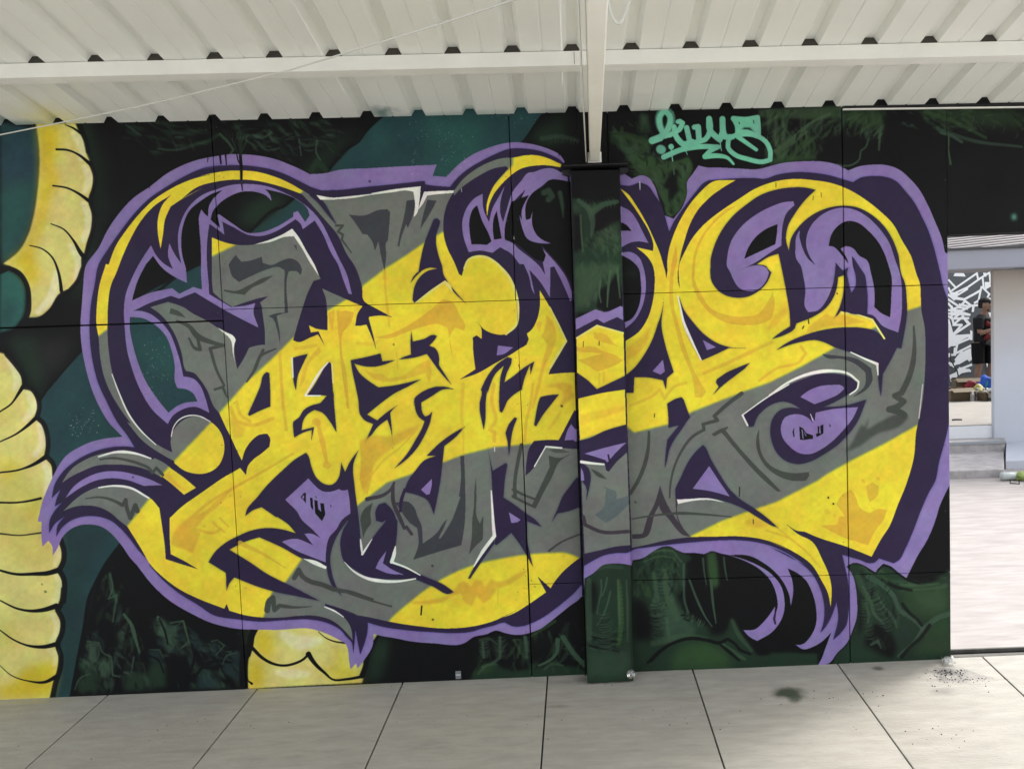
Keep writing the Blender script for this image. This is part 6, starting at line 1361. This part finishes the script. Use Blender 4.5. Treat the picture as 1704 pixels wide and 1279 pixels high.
# ---------------------------------------------------------------- far side of the yard: steps, stage, building
M_step=mat('worn_step_concrete',(.40,.375,.375),.8,.2,noise=.28,nscale=9,bump=.3,bscale=25)
M_stepw=mat('white_stage_face',(.72,.73,.76),.7,.25,noise=.06,nscale=7)
M_stage=mat('stage_floor',(.27,.25,.225),.7,.3,noise=.14,nscale=3)
def zat(x,y,Y):return onY(x,y,Y).z
YS1=onZ(1600,797,GZ).y
z1=zat(1600,783,YS1);Y2=onZ(1600,752.5,z1).y
z2=zat(1600,736,Y2);Y3=onZ(1600,730,z2).y
z3=zat(1600,708,Y3)
xl=-2.2;xr=onY(1671,790,YS1).x
st=empty('concrete_steps',(onY(1620,795,YS1).x,YS1,GZ),'worn grey concrete steps leading up to the stage across the yard','steps')
def slabbox(name,x0,x1,y0,y1,z0,z1_,m,par,bev=.006):
    bm=bmesh.new();box(bm,((x0+x1)/2,(y0+y1)/2,(z0+z1_)/2),(x1-x0,y1-y0,z1_-z0));return mobj(name,bm,m,par,bevel=bev)
def trap(name,xa_,ya,xb,yb_,z0,zt_,m,par,left=None,bev=.008):
    bm=bmesh.new();l=xl if left is None else left
    hexa(bm,[(l,ya,z0),(xa_,ya,z0),(xb,yb_,z0),(l if left is None else left*yb_/ya,yb_,z0)],[(l,ya,zt_),(xa_,ya,zt_),(xb,yb_,zt_),(l if left is None else left*yb_/ya,yb_,zt_)])
    bmesh.ops.recalc_face_normals(bm,faces=bm.faces);return mobj(name,bm,m,par,bevel=bev)
x2=onY(1672,740,Y2).x
trap('step',xr,YS1,x2,Y2+.02,GZ-.05,z1,M_step,st)
trap('step',x2,Y2,onY(1673,733,Y3).x,Y3+.02,GZ-.05,z2,M_step,st)
slabbox('nosing',xl,onY(1672,740,Y2).x+.01,Y2-.012,Y2+.05,z2-.035,z2+.004,mat('grey_nosing',(.30,.31,.33),.7,.3,noise=.1,nscale=6),st,.004)
stage=empty('stage',(onY(1620,708,Y3).x,Y3,z3),'low raised platform with a white front edge where a person stands','stage')
xs=onY(1653,708,Y3).x;YW=Y3-.05;xw=onY(1653.5,600,YW).x
YB=15.8
slabbox('platform',xl,xw+9,Y3,YB+.4,GZ-.05,z3-.012,M_stepw,stage,.01)
slabbox('platform_deck',xl,xw+9,Y3+.004,YB+.4,z3-.011,z3,M_stage,stage,.004)
# white side building
M_cream=mat('plaster_cream',(.40,.365,.33),.8,.2,noise=.07,nscale=1.5,bump=.1,bscale=14)
M_bluew=mat('plaster_white',(.50,.52,.58),.8,.2,noise=.06,nscale=1.6,bump=.1,bscale=14)
YW=Y3-.05
xw=onY(1653.5,600,YW).x
sb=empty('side_building',(xw+1,YW,GZ),'pale plastered wall of the building to the right of the stage','building')
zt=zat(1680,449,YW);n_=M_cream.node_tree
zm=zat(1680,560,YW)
# one wall, darker and creamier towards its top, blending over a soft edge
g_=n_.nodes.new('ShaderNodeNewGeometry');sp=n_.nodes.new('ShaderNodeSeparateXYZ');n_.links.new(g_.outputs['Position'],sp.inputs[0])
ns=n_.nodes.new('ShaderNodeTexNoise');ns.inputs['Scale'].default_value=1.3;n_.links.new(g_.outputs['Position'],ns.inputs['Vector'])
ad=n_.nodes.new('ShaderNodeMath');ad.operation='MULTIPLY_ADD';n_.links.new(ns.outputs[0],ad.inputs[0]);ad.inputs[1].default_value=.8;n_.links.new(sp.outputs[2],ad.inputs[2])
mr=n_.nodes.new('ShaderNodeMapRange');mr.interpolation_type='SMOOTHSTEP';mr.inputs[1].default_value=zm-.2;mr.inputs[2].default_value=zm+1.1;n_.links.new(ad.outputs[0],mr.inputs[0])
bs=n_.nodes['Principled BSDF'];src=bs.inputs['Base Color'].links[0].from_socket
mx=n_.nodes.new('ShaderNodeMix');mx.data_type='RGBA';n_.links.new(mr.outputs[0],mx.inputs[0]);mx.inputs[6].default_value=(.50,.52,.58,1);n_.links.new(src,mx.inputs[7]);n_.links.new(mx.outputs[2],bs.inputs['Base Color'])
slabbox('wall',xw,xw+6,YW,YW+.07,GZ-.05,zt,M_cream,sb,.01)
bm=bmesh.new();ya=YS1+.45;xq=onY(1673.5,780,ya).x;xq2=onY(1674,757,YW-.004).x
hexa(bm,[(xq,ya,GZ-.05),(xw+6,ya,GZ-.05),(xw+6,YW-.004,GZ-.05),(xq2,YW-.004,GZ-.05)],[(xq,ya,GZ+.10),(xw+6,ya,GZ+.10),(xw+6,YW-.004,GZ+.16),(xq2,YW-.004,GZ+.16)])
bmesh.ops.recalc_face_normals(bm,faces=bm.faces);mobj('plinth',bm,M_bluew,sb,bevel=.01)
# roof over the stage: gutter beam, corrugated sheets, slatted soffit
rb_=empty('stage_roof',(xw,YW-.3,zt),'corrugated roof with a grey gutter beam over the stage','roof')
YG=YW-.35
zg0=zat(1640,447,YG);zg1=zat(1640,414,YG)
M_gut=mat('gutter_grey',(.27,.28,.33),.5,.4,noise=.05,nscale=3)
slabbox('gutter_beam',xl-2,xw+6,YG,YG+.16,zg0,zg1,M_gut,rb_,.01)
slabbox('gutter_lip',xl-2,xw+6,YG-.03,YG+.02,zg1-.01,zg1+.02,mat('gutter_dark',(.06,.06,.065),.6,.3),rb_,.003)
M_corr=mat('fibre_cement',(.42,.39,.39),.75,.25,noise=.1,nscale=4)
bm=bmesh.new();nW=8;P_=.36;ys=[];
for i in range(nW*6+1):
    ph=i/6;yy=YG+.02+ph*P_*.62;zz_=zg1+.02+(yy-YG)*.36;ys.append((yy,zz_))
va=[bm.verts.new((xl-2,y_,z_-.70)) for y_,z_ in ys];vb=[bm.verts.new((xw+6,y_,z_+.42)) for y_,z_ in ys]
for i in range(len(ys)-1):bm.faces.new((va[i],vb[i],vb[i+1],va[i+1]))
o=mobj('furrow_shade',bm,mat('furrow_shade_dark',(.03,.03,.03),.9,.1),rb_,smooth=True)  # dark backing painted as the shade between the corrugations
bm=bmesh.new()
for i in range(18):
    yy=YG+.03+i*.098;zz_=zg1+.04+(yy-YG)*.36
    tube(bm,[(xl-2,yy,zz_-.70),(xw+6,yy,zz_+.42)],.0135,6)
o=mobj('corrugated_sheet',bm,M_corr,rb_,smooth=True)
# slatted soffit
M_sl=mat('soffit_slat',(.36,.35,.38),.6,.3);me_s=None
zz0=zg0+.005
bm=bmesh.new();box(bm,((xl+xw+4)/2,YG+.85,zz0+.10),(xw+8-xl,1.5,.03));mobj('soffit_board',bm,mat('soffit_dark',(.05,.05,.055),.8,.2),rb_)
i=0;x_=onY(1572,450,YG).x
while x_<onY(1760,450,YG).x:
    if me_s is None:
        bm=bmesh.new();box(bm,(0,0,0),(.035,1.3,.03));o=mobj('soffit_slat',bm,M_sl,rb_);me_s=o.data
    else:
        o=bpy.data.objects.new('soffit_slat',me_s);link(o,rb_)
    o.location=(x_,YG+.85,zz0+.06);x_+=.085
# mural wall at the back of the stage
M_dg=mat('dark_grey_paint',(.105,.115,.125),.6,.3,noise=.08,nscale=3)
M_wl=mat('white_line_paint',(.92,.93,.95),.5,.4)
bwp=empty('back_mural_wall',(onY(1610,650,YB).x,YB,z3),'dark grey wall covered in angular white line graffiti behind the standing person','wall')
zb=zat(1610,440,YB)
slabbox('wall',onY(1540,600,YB).x-2.5,xw+9,YB,YB+.2,z3-.1,zb+.5,M_dg,bwp,.002)
def K(x,y,t):  # zoomed tile coordinates -> photo pixels
    x0,y0={'a':(1544,380),'b':(1544,480),'c':(1544,580)}[t];return x0+x/10.65,y0+y/10.65
lay=[0]
def wpoly(pts,t,m):
    lay[0]+=1;Yp=YB-.003-.0004*lay[0]
    P_=[onY(*K(x,y,t),Yp) for x,y in pts]
    if (P_[1]-P_[0]).cross(P_[2]-P_[0]).y>0:P_=P_[::-1]
    return P_,Yp
bmw=bmesh.new();bmd=bmesh.new()
def addp(pts,t='b',dark=False):
    P_,Yp=wpoly(pts,t,None);bm_=bmd if dark else bmw
    try:bm_.faces.new([bm_.verts.new(p) for p in P_])
    except Exception:pass
def wline(pts,wd,t='b'):
    P_=[Vector(K(x,y,t)) for x,y in pts]
    for a,b_ in zip(P_,P_[1:]):
        d=(b_-a);n2=Vector((-d.y,d.x)).normalized()*wd/10.65/2;e=d.normalized()*wd/10.65*.35
        lay[0]+=1;Yp=YB-.003-.0004*lay[0]
        q4=[a-e+n2,b_+e+n2,b_+e-n2,a-e-n2];P4=[onY(v.x,v.y,Yp) for v in q4]
        if (P4[1]-P4[0]).cross(P4[2]-P4[0]).y>0:P4=P4[::-1]
        bmw.faces.new([bmw.verts.new(p) for p in P4])
addp([(480,795),(640,800),(670,860),(450,850)],'a');addp([(980,790),(1040,795),(1040,860),(990,860)],'a')
for l in ([(370,920),(500,1060)],[(420,1110),(870,800),(890,910),(960,870)],[(480,1150),(700,1050),(960,870),(1090,790),(1110,960)],[(970,870),(990,1060)],[(470,1220),(700,1080)],
 [(370,1060),(420,1190),(540,1240),(660,1260),(930,1100)],[(950,1040),(900,1270)],[(960,1040),(1090,1170),(1060,1220)],[(1010,1080),(1110,1020)],[(370,1180),(470,1270)]):wline(l,34,'a')
addp([(1010,955),(1110,955),(1110,1040),(1010,1080)],'a');addp([(400,1130),(540,1140),(520,1210),(430,1200)],'a');addp([(1075,1235),(1150,1235),(1150,1278),(1080,1278)],'a')
for l in ([(365,120),(470,180),(640,200),(920,50)],[(365,200),(560,330),(450,370),(365,270)],[(560,330),(660,230),(770,310),(600,400),(420,450)],[(640,210),(770,310)],[(370,390),(600,400)],[(370,450),(740,470)],
 [(560,340),(700,360)],[(420,320),(420,500),(460,640)],[(370,500),(430,540),(720,530)],[(460,640),(620,500),(740,630),(440,830),(600,650),(450,650)],[(365,560),(440,830)],[(620,510),(700,610)],
 [(450,470),(640,440),(740,470)],[(770,310),(900,300),(900,220),(830,260)],[(380,1180),(480,1180),(520,1000),(400,1010)],[(500,1150),(780,1010),(780,1200)],[(480,1000),(760,880)],[(600,1130),(740,1278)],[(490,1270),(600,1130)],[(560,290),(720,320)],[(480,520),(600,420)]):wline(l,40,'b')
addp([(365,640),(420,830),(760,810),(790,880),(700,870),(420,1020),(365,1060)],'b');addp([(750,740),(790,760),(790,920),(750,920)],'b');addp([(790,290),(830,320),(815,420),(775,420)],'b')
addp([(1080,170),(1150,170),(1150,350),(1060,350),(1085,260)],'b');addp([(1070,430),(1150,430),(1140,500),(1100,520)],'b');addp([(1110,840),(1150,830),(1150,980),(1120,990)],'b');addp([(1100,600),(1140,600),(1140,760),(1100,740)],'b')
addp([(600,60),(640,60),(700,200),(560,280),(450,300)],'c');addp([(740,0),(790,0),(800,200),(740,210),(700,160),(600,70)],'c')
for l in ([(600,70),(700,180)],[(470,290),(600,80)],[(380,260),(460,320)],[(540,380),(770,290)],[(560,350),(750,400)],[(480,0),(470,110)]):wline(l,40,'c')
addp([(390,250),(450,260),(470,320),(385,310)],'c');addp([(385,470),(480,430),(560,370),(740,360),(750,410),(600,440),(520,500),(440,600),(395,580)],'c');addp([(1050,210),(1160,160),(1160,380),(1060,380),(1030,250)],'c');addp([(365,90),(400,80),(400,150),(365,160)],'c')
mobj('white_lines',bmw,M_wl,bwp);bmd.free()
# ---------------------------------------------------------------- the person on the stage
YP=14.4
fx,fy=1641,655
fp=onY(fx,fy,YP);fp.z=z3
per=empty('person',fp,'person in black cap, dark t-shirt and shorts standing on the stage looking at a phone','person')
def remeshed(name,parts,m,vox,parent,sm=3):
    bm=bmesh.new()
    for pts,rad in parts:tube(bm,pts,rad,10)
    bmesh.ops.recalc_face_normals(bm,faces=bm.faces)
    o=mobj(name,bm,m,parent,smooth=True)
    r=o.modifiers.new('remesh','REMESH');r.mode='VOXEL';r.voxel_size=vox;r.use_smooth_shade=True
    s=o.modifiers.new('smooth','SMOOTH');s.iterations=sm;s.factor=.5
    return o
def Pp(x,y,z):return fp+Vector((x,y,z))
# body faces right (+X) and slightly to the camera
M_skin=mat('skin',(.24,.14,.10),.55,.3);M_tee=mat('black_tee',(.012,.012,.014),.85,.2);M_short=mat('black_shorts',(.008,.008,.009),.9,.15)
body=[]
for sy,xo in ((-.095,-.10),(.09,.06)):
    body.append(([Pp(xo-.02,sy,.93),Pp(xo-.01,sy*1.05,.72),Pp(xo+.01,sy,.50),Pp(xo-.02,sy,.36),Pp(xo-.01,sy,.10),Pp(xo,sy,.04)],[.095,.085,.06,.058,.037,.042]))
    body.append(([Pp(xo-.04,sy,.045),Pp(xo+.06,sy-.01,.04),Pp(xo+.17,sy-.03,.028)],[.042,.043,.03]))
body.append(([Pp(-.04,0,.88),Pp(-.04,0,1.0),Pp(-.045,0,1.18),Pp(-.05,0,1.34),Pp(-.045,0,1.42)],[(.13,.17),(.125,.155),(.125,.17),(.12,.185),(.07,.10)]))
body.append(([Pp(-.045,0,1.38),Pp(-.02,0,1.47),Pp(0.0,0,1.53)],[.07,.055,.055]))
body.append(([Pp(-.01,-.005,1.49),Pp(.0,-.005,1.54),Pp(.012,-.005,1.60),Pp(.0,-.005,1.67),Pp(-.01,-.005,1.725)],[(.05,.045),(.078,.062),(.098,.075),(.095,.075),(.05,.045)]))
body.append(([Pp(.085,-.005,1.60),Pp(.115,-.01,1.575)],[.018,.016]))        # nose
body.append(([Pp(.0,-.078,1.60),Pp(-.01,-.092,1.605)],[.022,.014]));body.append(([Pp(.0,.068,1.60),Pp(-.01,.082,1.605)],[.022,.014]))
def arm(s):
    sh=Pp(-.05,s*.20,1.37);el=Pp(-.035,s*.25,1.10);ha=Pp(.20,s*.09-.02,1.17)
    body.append(([sh,(sh+el)/2+Vector((-.01,0,0)),el],[.058,.052,.043]));body.append(([el,(el+ha)/2,ha],[.044,.040,.027]))
    pd=(ha-el).normalized();body.append(([ha,ha+pd*.05,ha+pd*.085],[(.03,.022),(.038,.02),(.036,.018)]))
    b0=ha+pd*.08
    for k,l_ in enumerate((.055,.065,.06,.048)):
        o_=b0+Vector((0,0,.024-.016*k));body.append(([o_-pd*.02,o_+pd*l_*.5+Vector((0,-s*.004,.002)),o_+pd*l_*.8+Vector((0,-s*.022,.006))],[.0095,.009,.0075]))
    body.append(([ha+pd*.02+Vector((0,0,.02)),ha+pd*.055+Vector((0,-s*.01,.05)),ha+pd*.085+Vector((0,-s*.014,.062))],[.013,.011,.009]))
    return ha+pd*.12
h1=arm(-1);h2=arm(1)
remeshed('body',body,M_skin,.0085,per,2)
tee=[([Pp(-.04,0,.94),Pp(-.045,0,1.10),Pp(-.05,0,1.28),Pp(-.05,0,1.37),Pp(-.04,0,1.435)],[(.16,.19),(.15,.18),(.155,.20),(.15,.215),(.075,.105)])]
for s in (-1,1):tee.append(([Pp(-.05,s*.13,1.38),Pp(-.052,s*.215,1.345),Pp(-.045,s*.245,1.17)],[.085,.085,.075]))
remeshed('t_shirt',tee,M_tee,.012,per,4)
sh_=[([Pp(-.04,0,1.02),Pp(-.04,0,.86)],[(.15,.185),(.15,.19)])]
for sy,xo in ((-.095,-.10),(.09,.06)):sh_.append(([Pp(xo-.01,sy,.92),Pp(xo-.01,sy*1.05,.72),Pp(xo,sy*1.1,.53)],[.12,.115,.108]))
remeshed('shorts',sh_,M_short,.012,per,3)
M_red=mat('red_print',(.13,.012,.015),.7,.3);M_pouch=mat('grey_pouch',(.06,.065,.06),.8,.2)
remeshed('shirt_print',[([Pp(.03,-.165,1.29),Pp(.085,-.115,1.25),Pp(.11,-.03,1.22)],[.05,.05,.045])],M_red,.01,per,3)
remeshed('waist_pouch',[([Pp(.02,-.16,1.04),Pp(.09,-.12,1.02),Pp(.12,-.02,1.0)],[.07,.075,.06])],M_red,.012,per,3)
remeshed('jacket_hem',[([Pp(.05,-.15,.96),Pp(.11,-.09,.93),Pp(.12,.0,.92)],[.065,.075,.06])],M_pouch,.012,per,3)
remeshed('hair',[([Pp(-.05,-.005,1.56),Pp(-.045,-.005,1.64),Pp(-.02,-.005,1.70)],[(.07,.08),(.09,.088),(.085,.085)]),([Pp(.02,-.005,1.535),Pp(.06,-.005,1.53)],[.05,.035])],mat('dark_hair',(.012,.010,.009),.7,.3),.01,per,3)
remeshed('cap',[([Pp(-.02,-.005,1.66),Pp(-.015,-.005,1.71),Pp(-.015,-.005,1.755)],[(.112,.095),(.11,.094),(.055,.05)]),([Pp(.05,-.005,1.675),Pp(.12,-.01,1.665),Pp(.165,-.01,1.65)],[(.05,.022),(.05,.016),(.03,.010)])],mat('black_cap',(.010,.010,.012),.8,.2),.009,per,3)
for s in (-1,1):
    bm=bmesh.new();tube(bm,[Pp(.088,-.005+s*.032,1.625),Pp(.097,-.005+s*.032,1.624)],[.013,.009],8);mobj('eye',bm,mat('eye_white',(.5,.48,.45),.3,.5),per,smooth=True)
bm=bmesh.new();tube(bm,[Pp(.096,-.035,1.552),Pp(.104,-.008,1.55),Pp(.098,.022,1.552)],[.006,.009,.006],6);mobj('mouth',bm,mat('lips',(.22,.09,.08),.5,.3),per,smooth=True)
for sy,xo in ((-.095,-.10),(.09,.06)):
    remeshed('shoe',[([Pp(xo-.06,sy,.05),Pp(xo+.05,sy-.01,.05),Pp(xo+.19,sy-.03,.035)],[.052,.052,.04])],mat('dark_shoe',(.02,.02,.022),.7,.3),.012,per,2)
ph=empty('mobile_phone',(h1+h2)/2,'dark mobile phone held in both hands by the standing person','phone')
bm=bmesh.new();box(bm,(h1+h2)/2+Vector((.02,0,.02)),(.012,.075,.15),Matrix.Rotation(R(-25),3,'Y'));mobj('phone_case',bm,mat('phone_black',(.01,.01,.012),.25,.5),ph,bevel=.004)
TR=Matrix.Translation(fp)@Matrix.Rotation(R(-42),4,'Z')@Matrix.Translation(-fp)
for o in list(per.children)+list(ph.children): o.data.transform(TR)
ph.location=TR@Vector(ph.location)
for o in ph.children:o.matrix_parent_inverse=Matrix.Translation(-Vector(ph.location))
# ---------------------------------------------------------------- heap of things in front of the person
def at_stage(x,y):  return onZ(x,y,z3)
def blobthing(name,label,cat,px,py,w_,h_,d_,col,seed,Y=None,rough=.7,part='cloth'):
    Yv=Y or onZ(px,py,z3).y;c=onY(px,py,Yv);c.z=z3
    e=empty(name,c,label,cat);rn=random.Random(seed);bm=bmesh.new();bmesh.ops.create_icosphere(bm,subdivisions=3,radius=1)
    for v in bm.verts:
        n3=v.co.normalized();k=1+.16*math.sin(n3.x*5+seed)+.13*math.sin(n3.y*7+seed*2)+.12*math.sin(n3.z*6+n3.x*4+seed)
        v.co=Vector((n3.x*w_/2*k,n3.y*d_/2*k,max(-.98,n3.z*k)*h_/2+h_*.46))+c
    mobj(part,bm,mat(name+'_mat',col,rough,.3,noise=.3,nscale=8),e,smooth=True);return e,c
Yj=13.1
e,c=blobthing('backpack','blue backpack lying in the heap on the stage beside the legs','backpack',1644,656,.36,.36,.30,(.015,.08,.42),3,13.3,part='bag_body')
bm=bmesh.new();tube(bm,[c+Vector((-.08,-.14,.30)),c+Vector((-.12,-.17,.2)),c+Vector((-.09,-.15,.08))],.014,6);mobj('strap',bm,mat('teal_strap',(.02,.18,.22),.7),e)
bm=bmesh.new();box(bm,c+Vector((.10,-.14,.14)),(.15,.05,.17));mobj('front_pocket',bm,mat('green_pocket',(.02,.10,.09),.7),e,bevel=.02)
blobthing('red_cloth','crumpled dark red cloth draped over the heap on the stage','cloth',1622,646,.34,.20,.25,(.22,.02,.03),5,13.5)
bpy.data.objects['red_cloth'].children[0].location.z=.10
blobthing('paper_bag','crumpled yellow green bag among the paint cans on the stage','bag',1625,660,.30,.24,.22,(.36,.32,.10),7,12.95,part='bag_body')
def carton(label,px,py,w_,h_,d_,rot,Y,col=(.15,.115,.075),lift=0):
    c=onY(px,py,Y);c.z=z3+lift;e=empty('cardboard_box',c,label,'box','cardboard boxes on the stage')
    bm=bmesh.new();Rm=Matrix.Rotation(rot,3,'Z');box(bm,c+Vector((0,0,h_/2)),(w_,d_,h_),Rm);mobj('carton',bm,mat('cardboard',col,.8,.2,noise=.12,nscale=6),e,bevel=.004)
    for s in (-1,1):
        bm=bmesh.new();box(bm,c+Rm@Vector((0,s*d_*.62,h_*1.02)),(w_*.98,d_*.42,.006),Rm@Matrix.Rotation(s*R(-28),3,'X'));mobj('flap',bm,mat('cardboard_flap',(.18,.145,.10),.8,.2),e)
carton('low open cardboard box at the left of the heap, behind the first paint can',1592,662,.40,.18,.30,R(6),13.0)
carton('second cardboard box leaning higher behind the low one',1610,650,.46,.26,.30,R(-12),13.7,(.13,.10,.07),.03)
carton('small brown cardboard box right of the yellow bag',1640,664,.22,.14,.2,R(20),12.8,(.11,.08,.05))
# paint cans standing in front
def can(label,px,py,cap,body_c,h_=.19,r_=.033):
    c=onZ(px,py,z3);e=empty('spray_can',c,label,'spray can','spray cans on the stage')
    bm=bmesh.new();tube(bm,[c,c+Vector((0,0,h_*.8)),c+Vector((0,0,h_*.86)),c+Vector((0,0,h_*.88))],[r_,r_,r_*.7,r_*.4],12);mobj('can_body',bm,mat('can_body',body_c,.3,.5,metal=.3),e,smooth=False)
    bm=bmesh.new();tube(bm,[c+Vector((0,0,h_*.86)),c+Vector((0,0,h_*1.08)),c+Vector((0,0,h_*1.1))],[r_*.62,r_*.6,r_*.4],10);mobj('can_cap',bm,mat('can_cap',cap,.4,.4),e)
    bm=bmesh.new();tube(bm,[c+Vector((0,0,h_*.3)),c+Vector((0,0,h_*.62))],[r_*1.02,r_*1.02],12,cap=False);mobj('can_label',bm,mat('can_label',tuple(.5*v+.03 for v in cap),.5,.3),e)
W_=(.7,.7,.7);B_=(.02,.02,.025)
can('white capped spray can standing alone at the left end of the row',1587,664.5,W_,(.10,.09,.12))
can('pale silver spray can in front of the yellow bag, left one',1609,666,(.5,.48,.45),(.45,.43,.41))
can('short white spray can in front of the yellow bag',1618,667.5,W_,(.5,.48,.47),.15)
can('grey spray can right of the short white one',1626,666.5,(.3,.3,.32),(.42,.4,.4))
can('silver spray can left of the two white topped ones',1637,666.5,(.45,.42,.38),(.5,.48,.46))
can('black spray can with white top, right group',1643,667,W_,B_)
can('black spray can with white top beside the stage edge wall',1648,667.5,W_,(.05,.07,.05))
# thin dark pole / cable in front of the back mural
pc=empty('bent_cable',at_stage(1596,640),'thin black bent cable rising from the heap in front of the white line mural','cable')
bm=bmesh.new();tube(bm,[onY(*K(540,500,'c'),13.4),onY(*K(520,400,'c'),13.4),onY(*K(460,300,'c'),13.4),onY(*K(400,190,'c'),13.4),onY(*K(405,60,'c'),13.4)],.010,6);mobj('cable',bm,M_black,pc,smooth=True)
# strip of dark litter at the front edge of the stage
c=onZ(1592,700,z3);dr=empty('black_stick',c,'short black stick lying at the front edge of the stage','stick');bm=bmesh.new();tube(bm,[c+Vector((-.06,0,.012)),c+Vector((0,.01,.014)),c+Vector((.07,0,.011))],.011,6);mobj('stick',bm,M_black,dr,smooth=True)
# bottles and bag at the right edge, by the plinth
c=onZ(1685,799,GZ)
def lying(name,label,cat,px,py,l_,r_,col,part,rot=0,lift=0,trans=0):
    c=onZ(px,py,GZ)+Vector((0,0,r_+lift));e=empty(name,c,label,cat);d=Vector((math.cos(rot),math.sin(rot),0))
    bm=bmesh.new();tube(bm,[c-d*l_/2,c-d*l_*.45,c+d*l_*.25,c+d*l_*.38,c+d*l_*.5],[r_*.8,r_,r_,r_*.4,r_*.36],12);mobj(part,bm,mat(name+'_m',col,.25,.5,trans=trans),e,smooth=True)
    bm=bmesh.new();tube(bm,[c+d*l_*.5,c+d*l_*.56],[r_*.42,r_*.42],8);mobj('bottle_cap',bm,mat(name+'_c',(.6,.6,.62),.4),e)
lying('white_bottle','white plastic bottle lying beside the steps at the right edge','bottle',1682,799,.22,.045,(.42,.45,.44),'bottle_body',R(5))
lying('clear_bottle','clear bottle lying behind the white bottle near the steps','bottle',1685,795,.20,.035,(.35,.36,.38),'bottle_body',R(-12),.0)
gb=c+Vector((.13,.05,0));e=empty('green_bag',onZ(1704,797,GZ),'bright green crumpled bag at the right edge of the picture','bag')
bm=bmesh.new();bmesh.ops.create_icosphere(bm,subdivisions=3,radius=1);cc=onZ(1708,799,GZ)
for v in bm.verts:
    n3=v.co.normalized();k=1+.2*math.sin(n3.x*6)+.16*math.sin(n3.y*8+1)+.12*math.sin(n3.z*9)
    v.co=Vector((n3.x*.10*k,n3.y*.08*k,max(0,n3.z*k*.05+.045)))+cc
mobj('bag_body',bm,mat('green_film',(.26,.33,.09),.5,.4,noise=.3,nscale=20),e,smooth=True)
lg=empty('wire_frame',onZ(1683,803,GZ),'small dark wire frame on the ground below the white bottle','frame')
bm=bmesh.new();a=onZ(1681,805,GZ);b_=onZ(1696,806,GZ)
for p,q_ in ((a,a+Vector((0,0,.05))),(b_,b_+Vector((0,0,.05))),(a+Vector((0,0,.006)),b_+Vector((0,0,.006)))):tube(bm,[p,q_],.005,6)
mobj('wire',bm,M_black,lg)
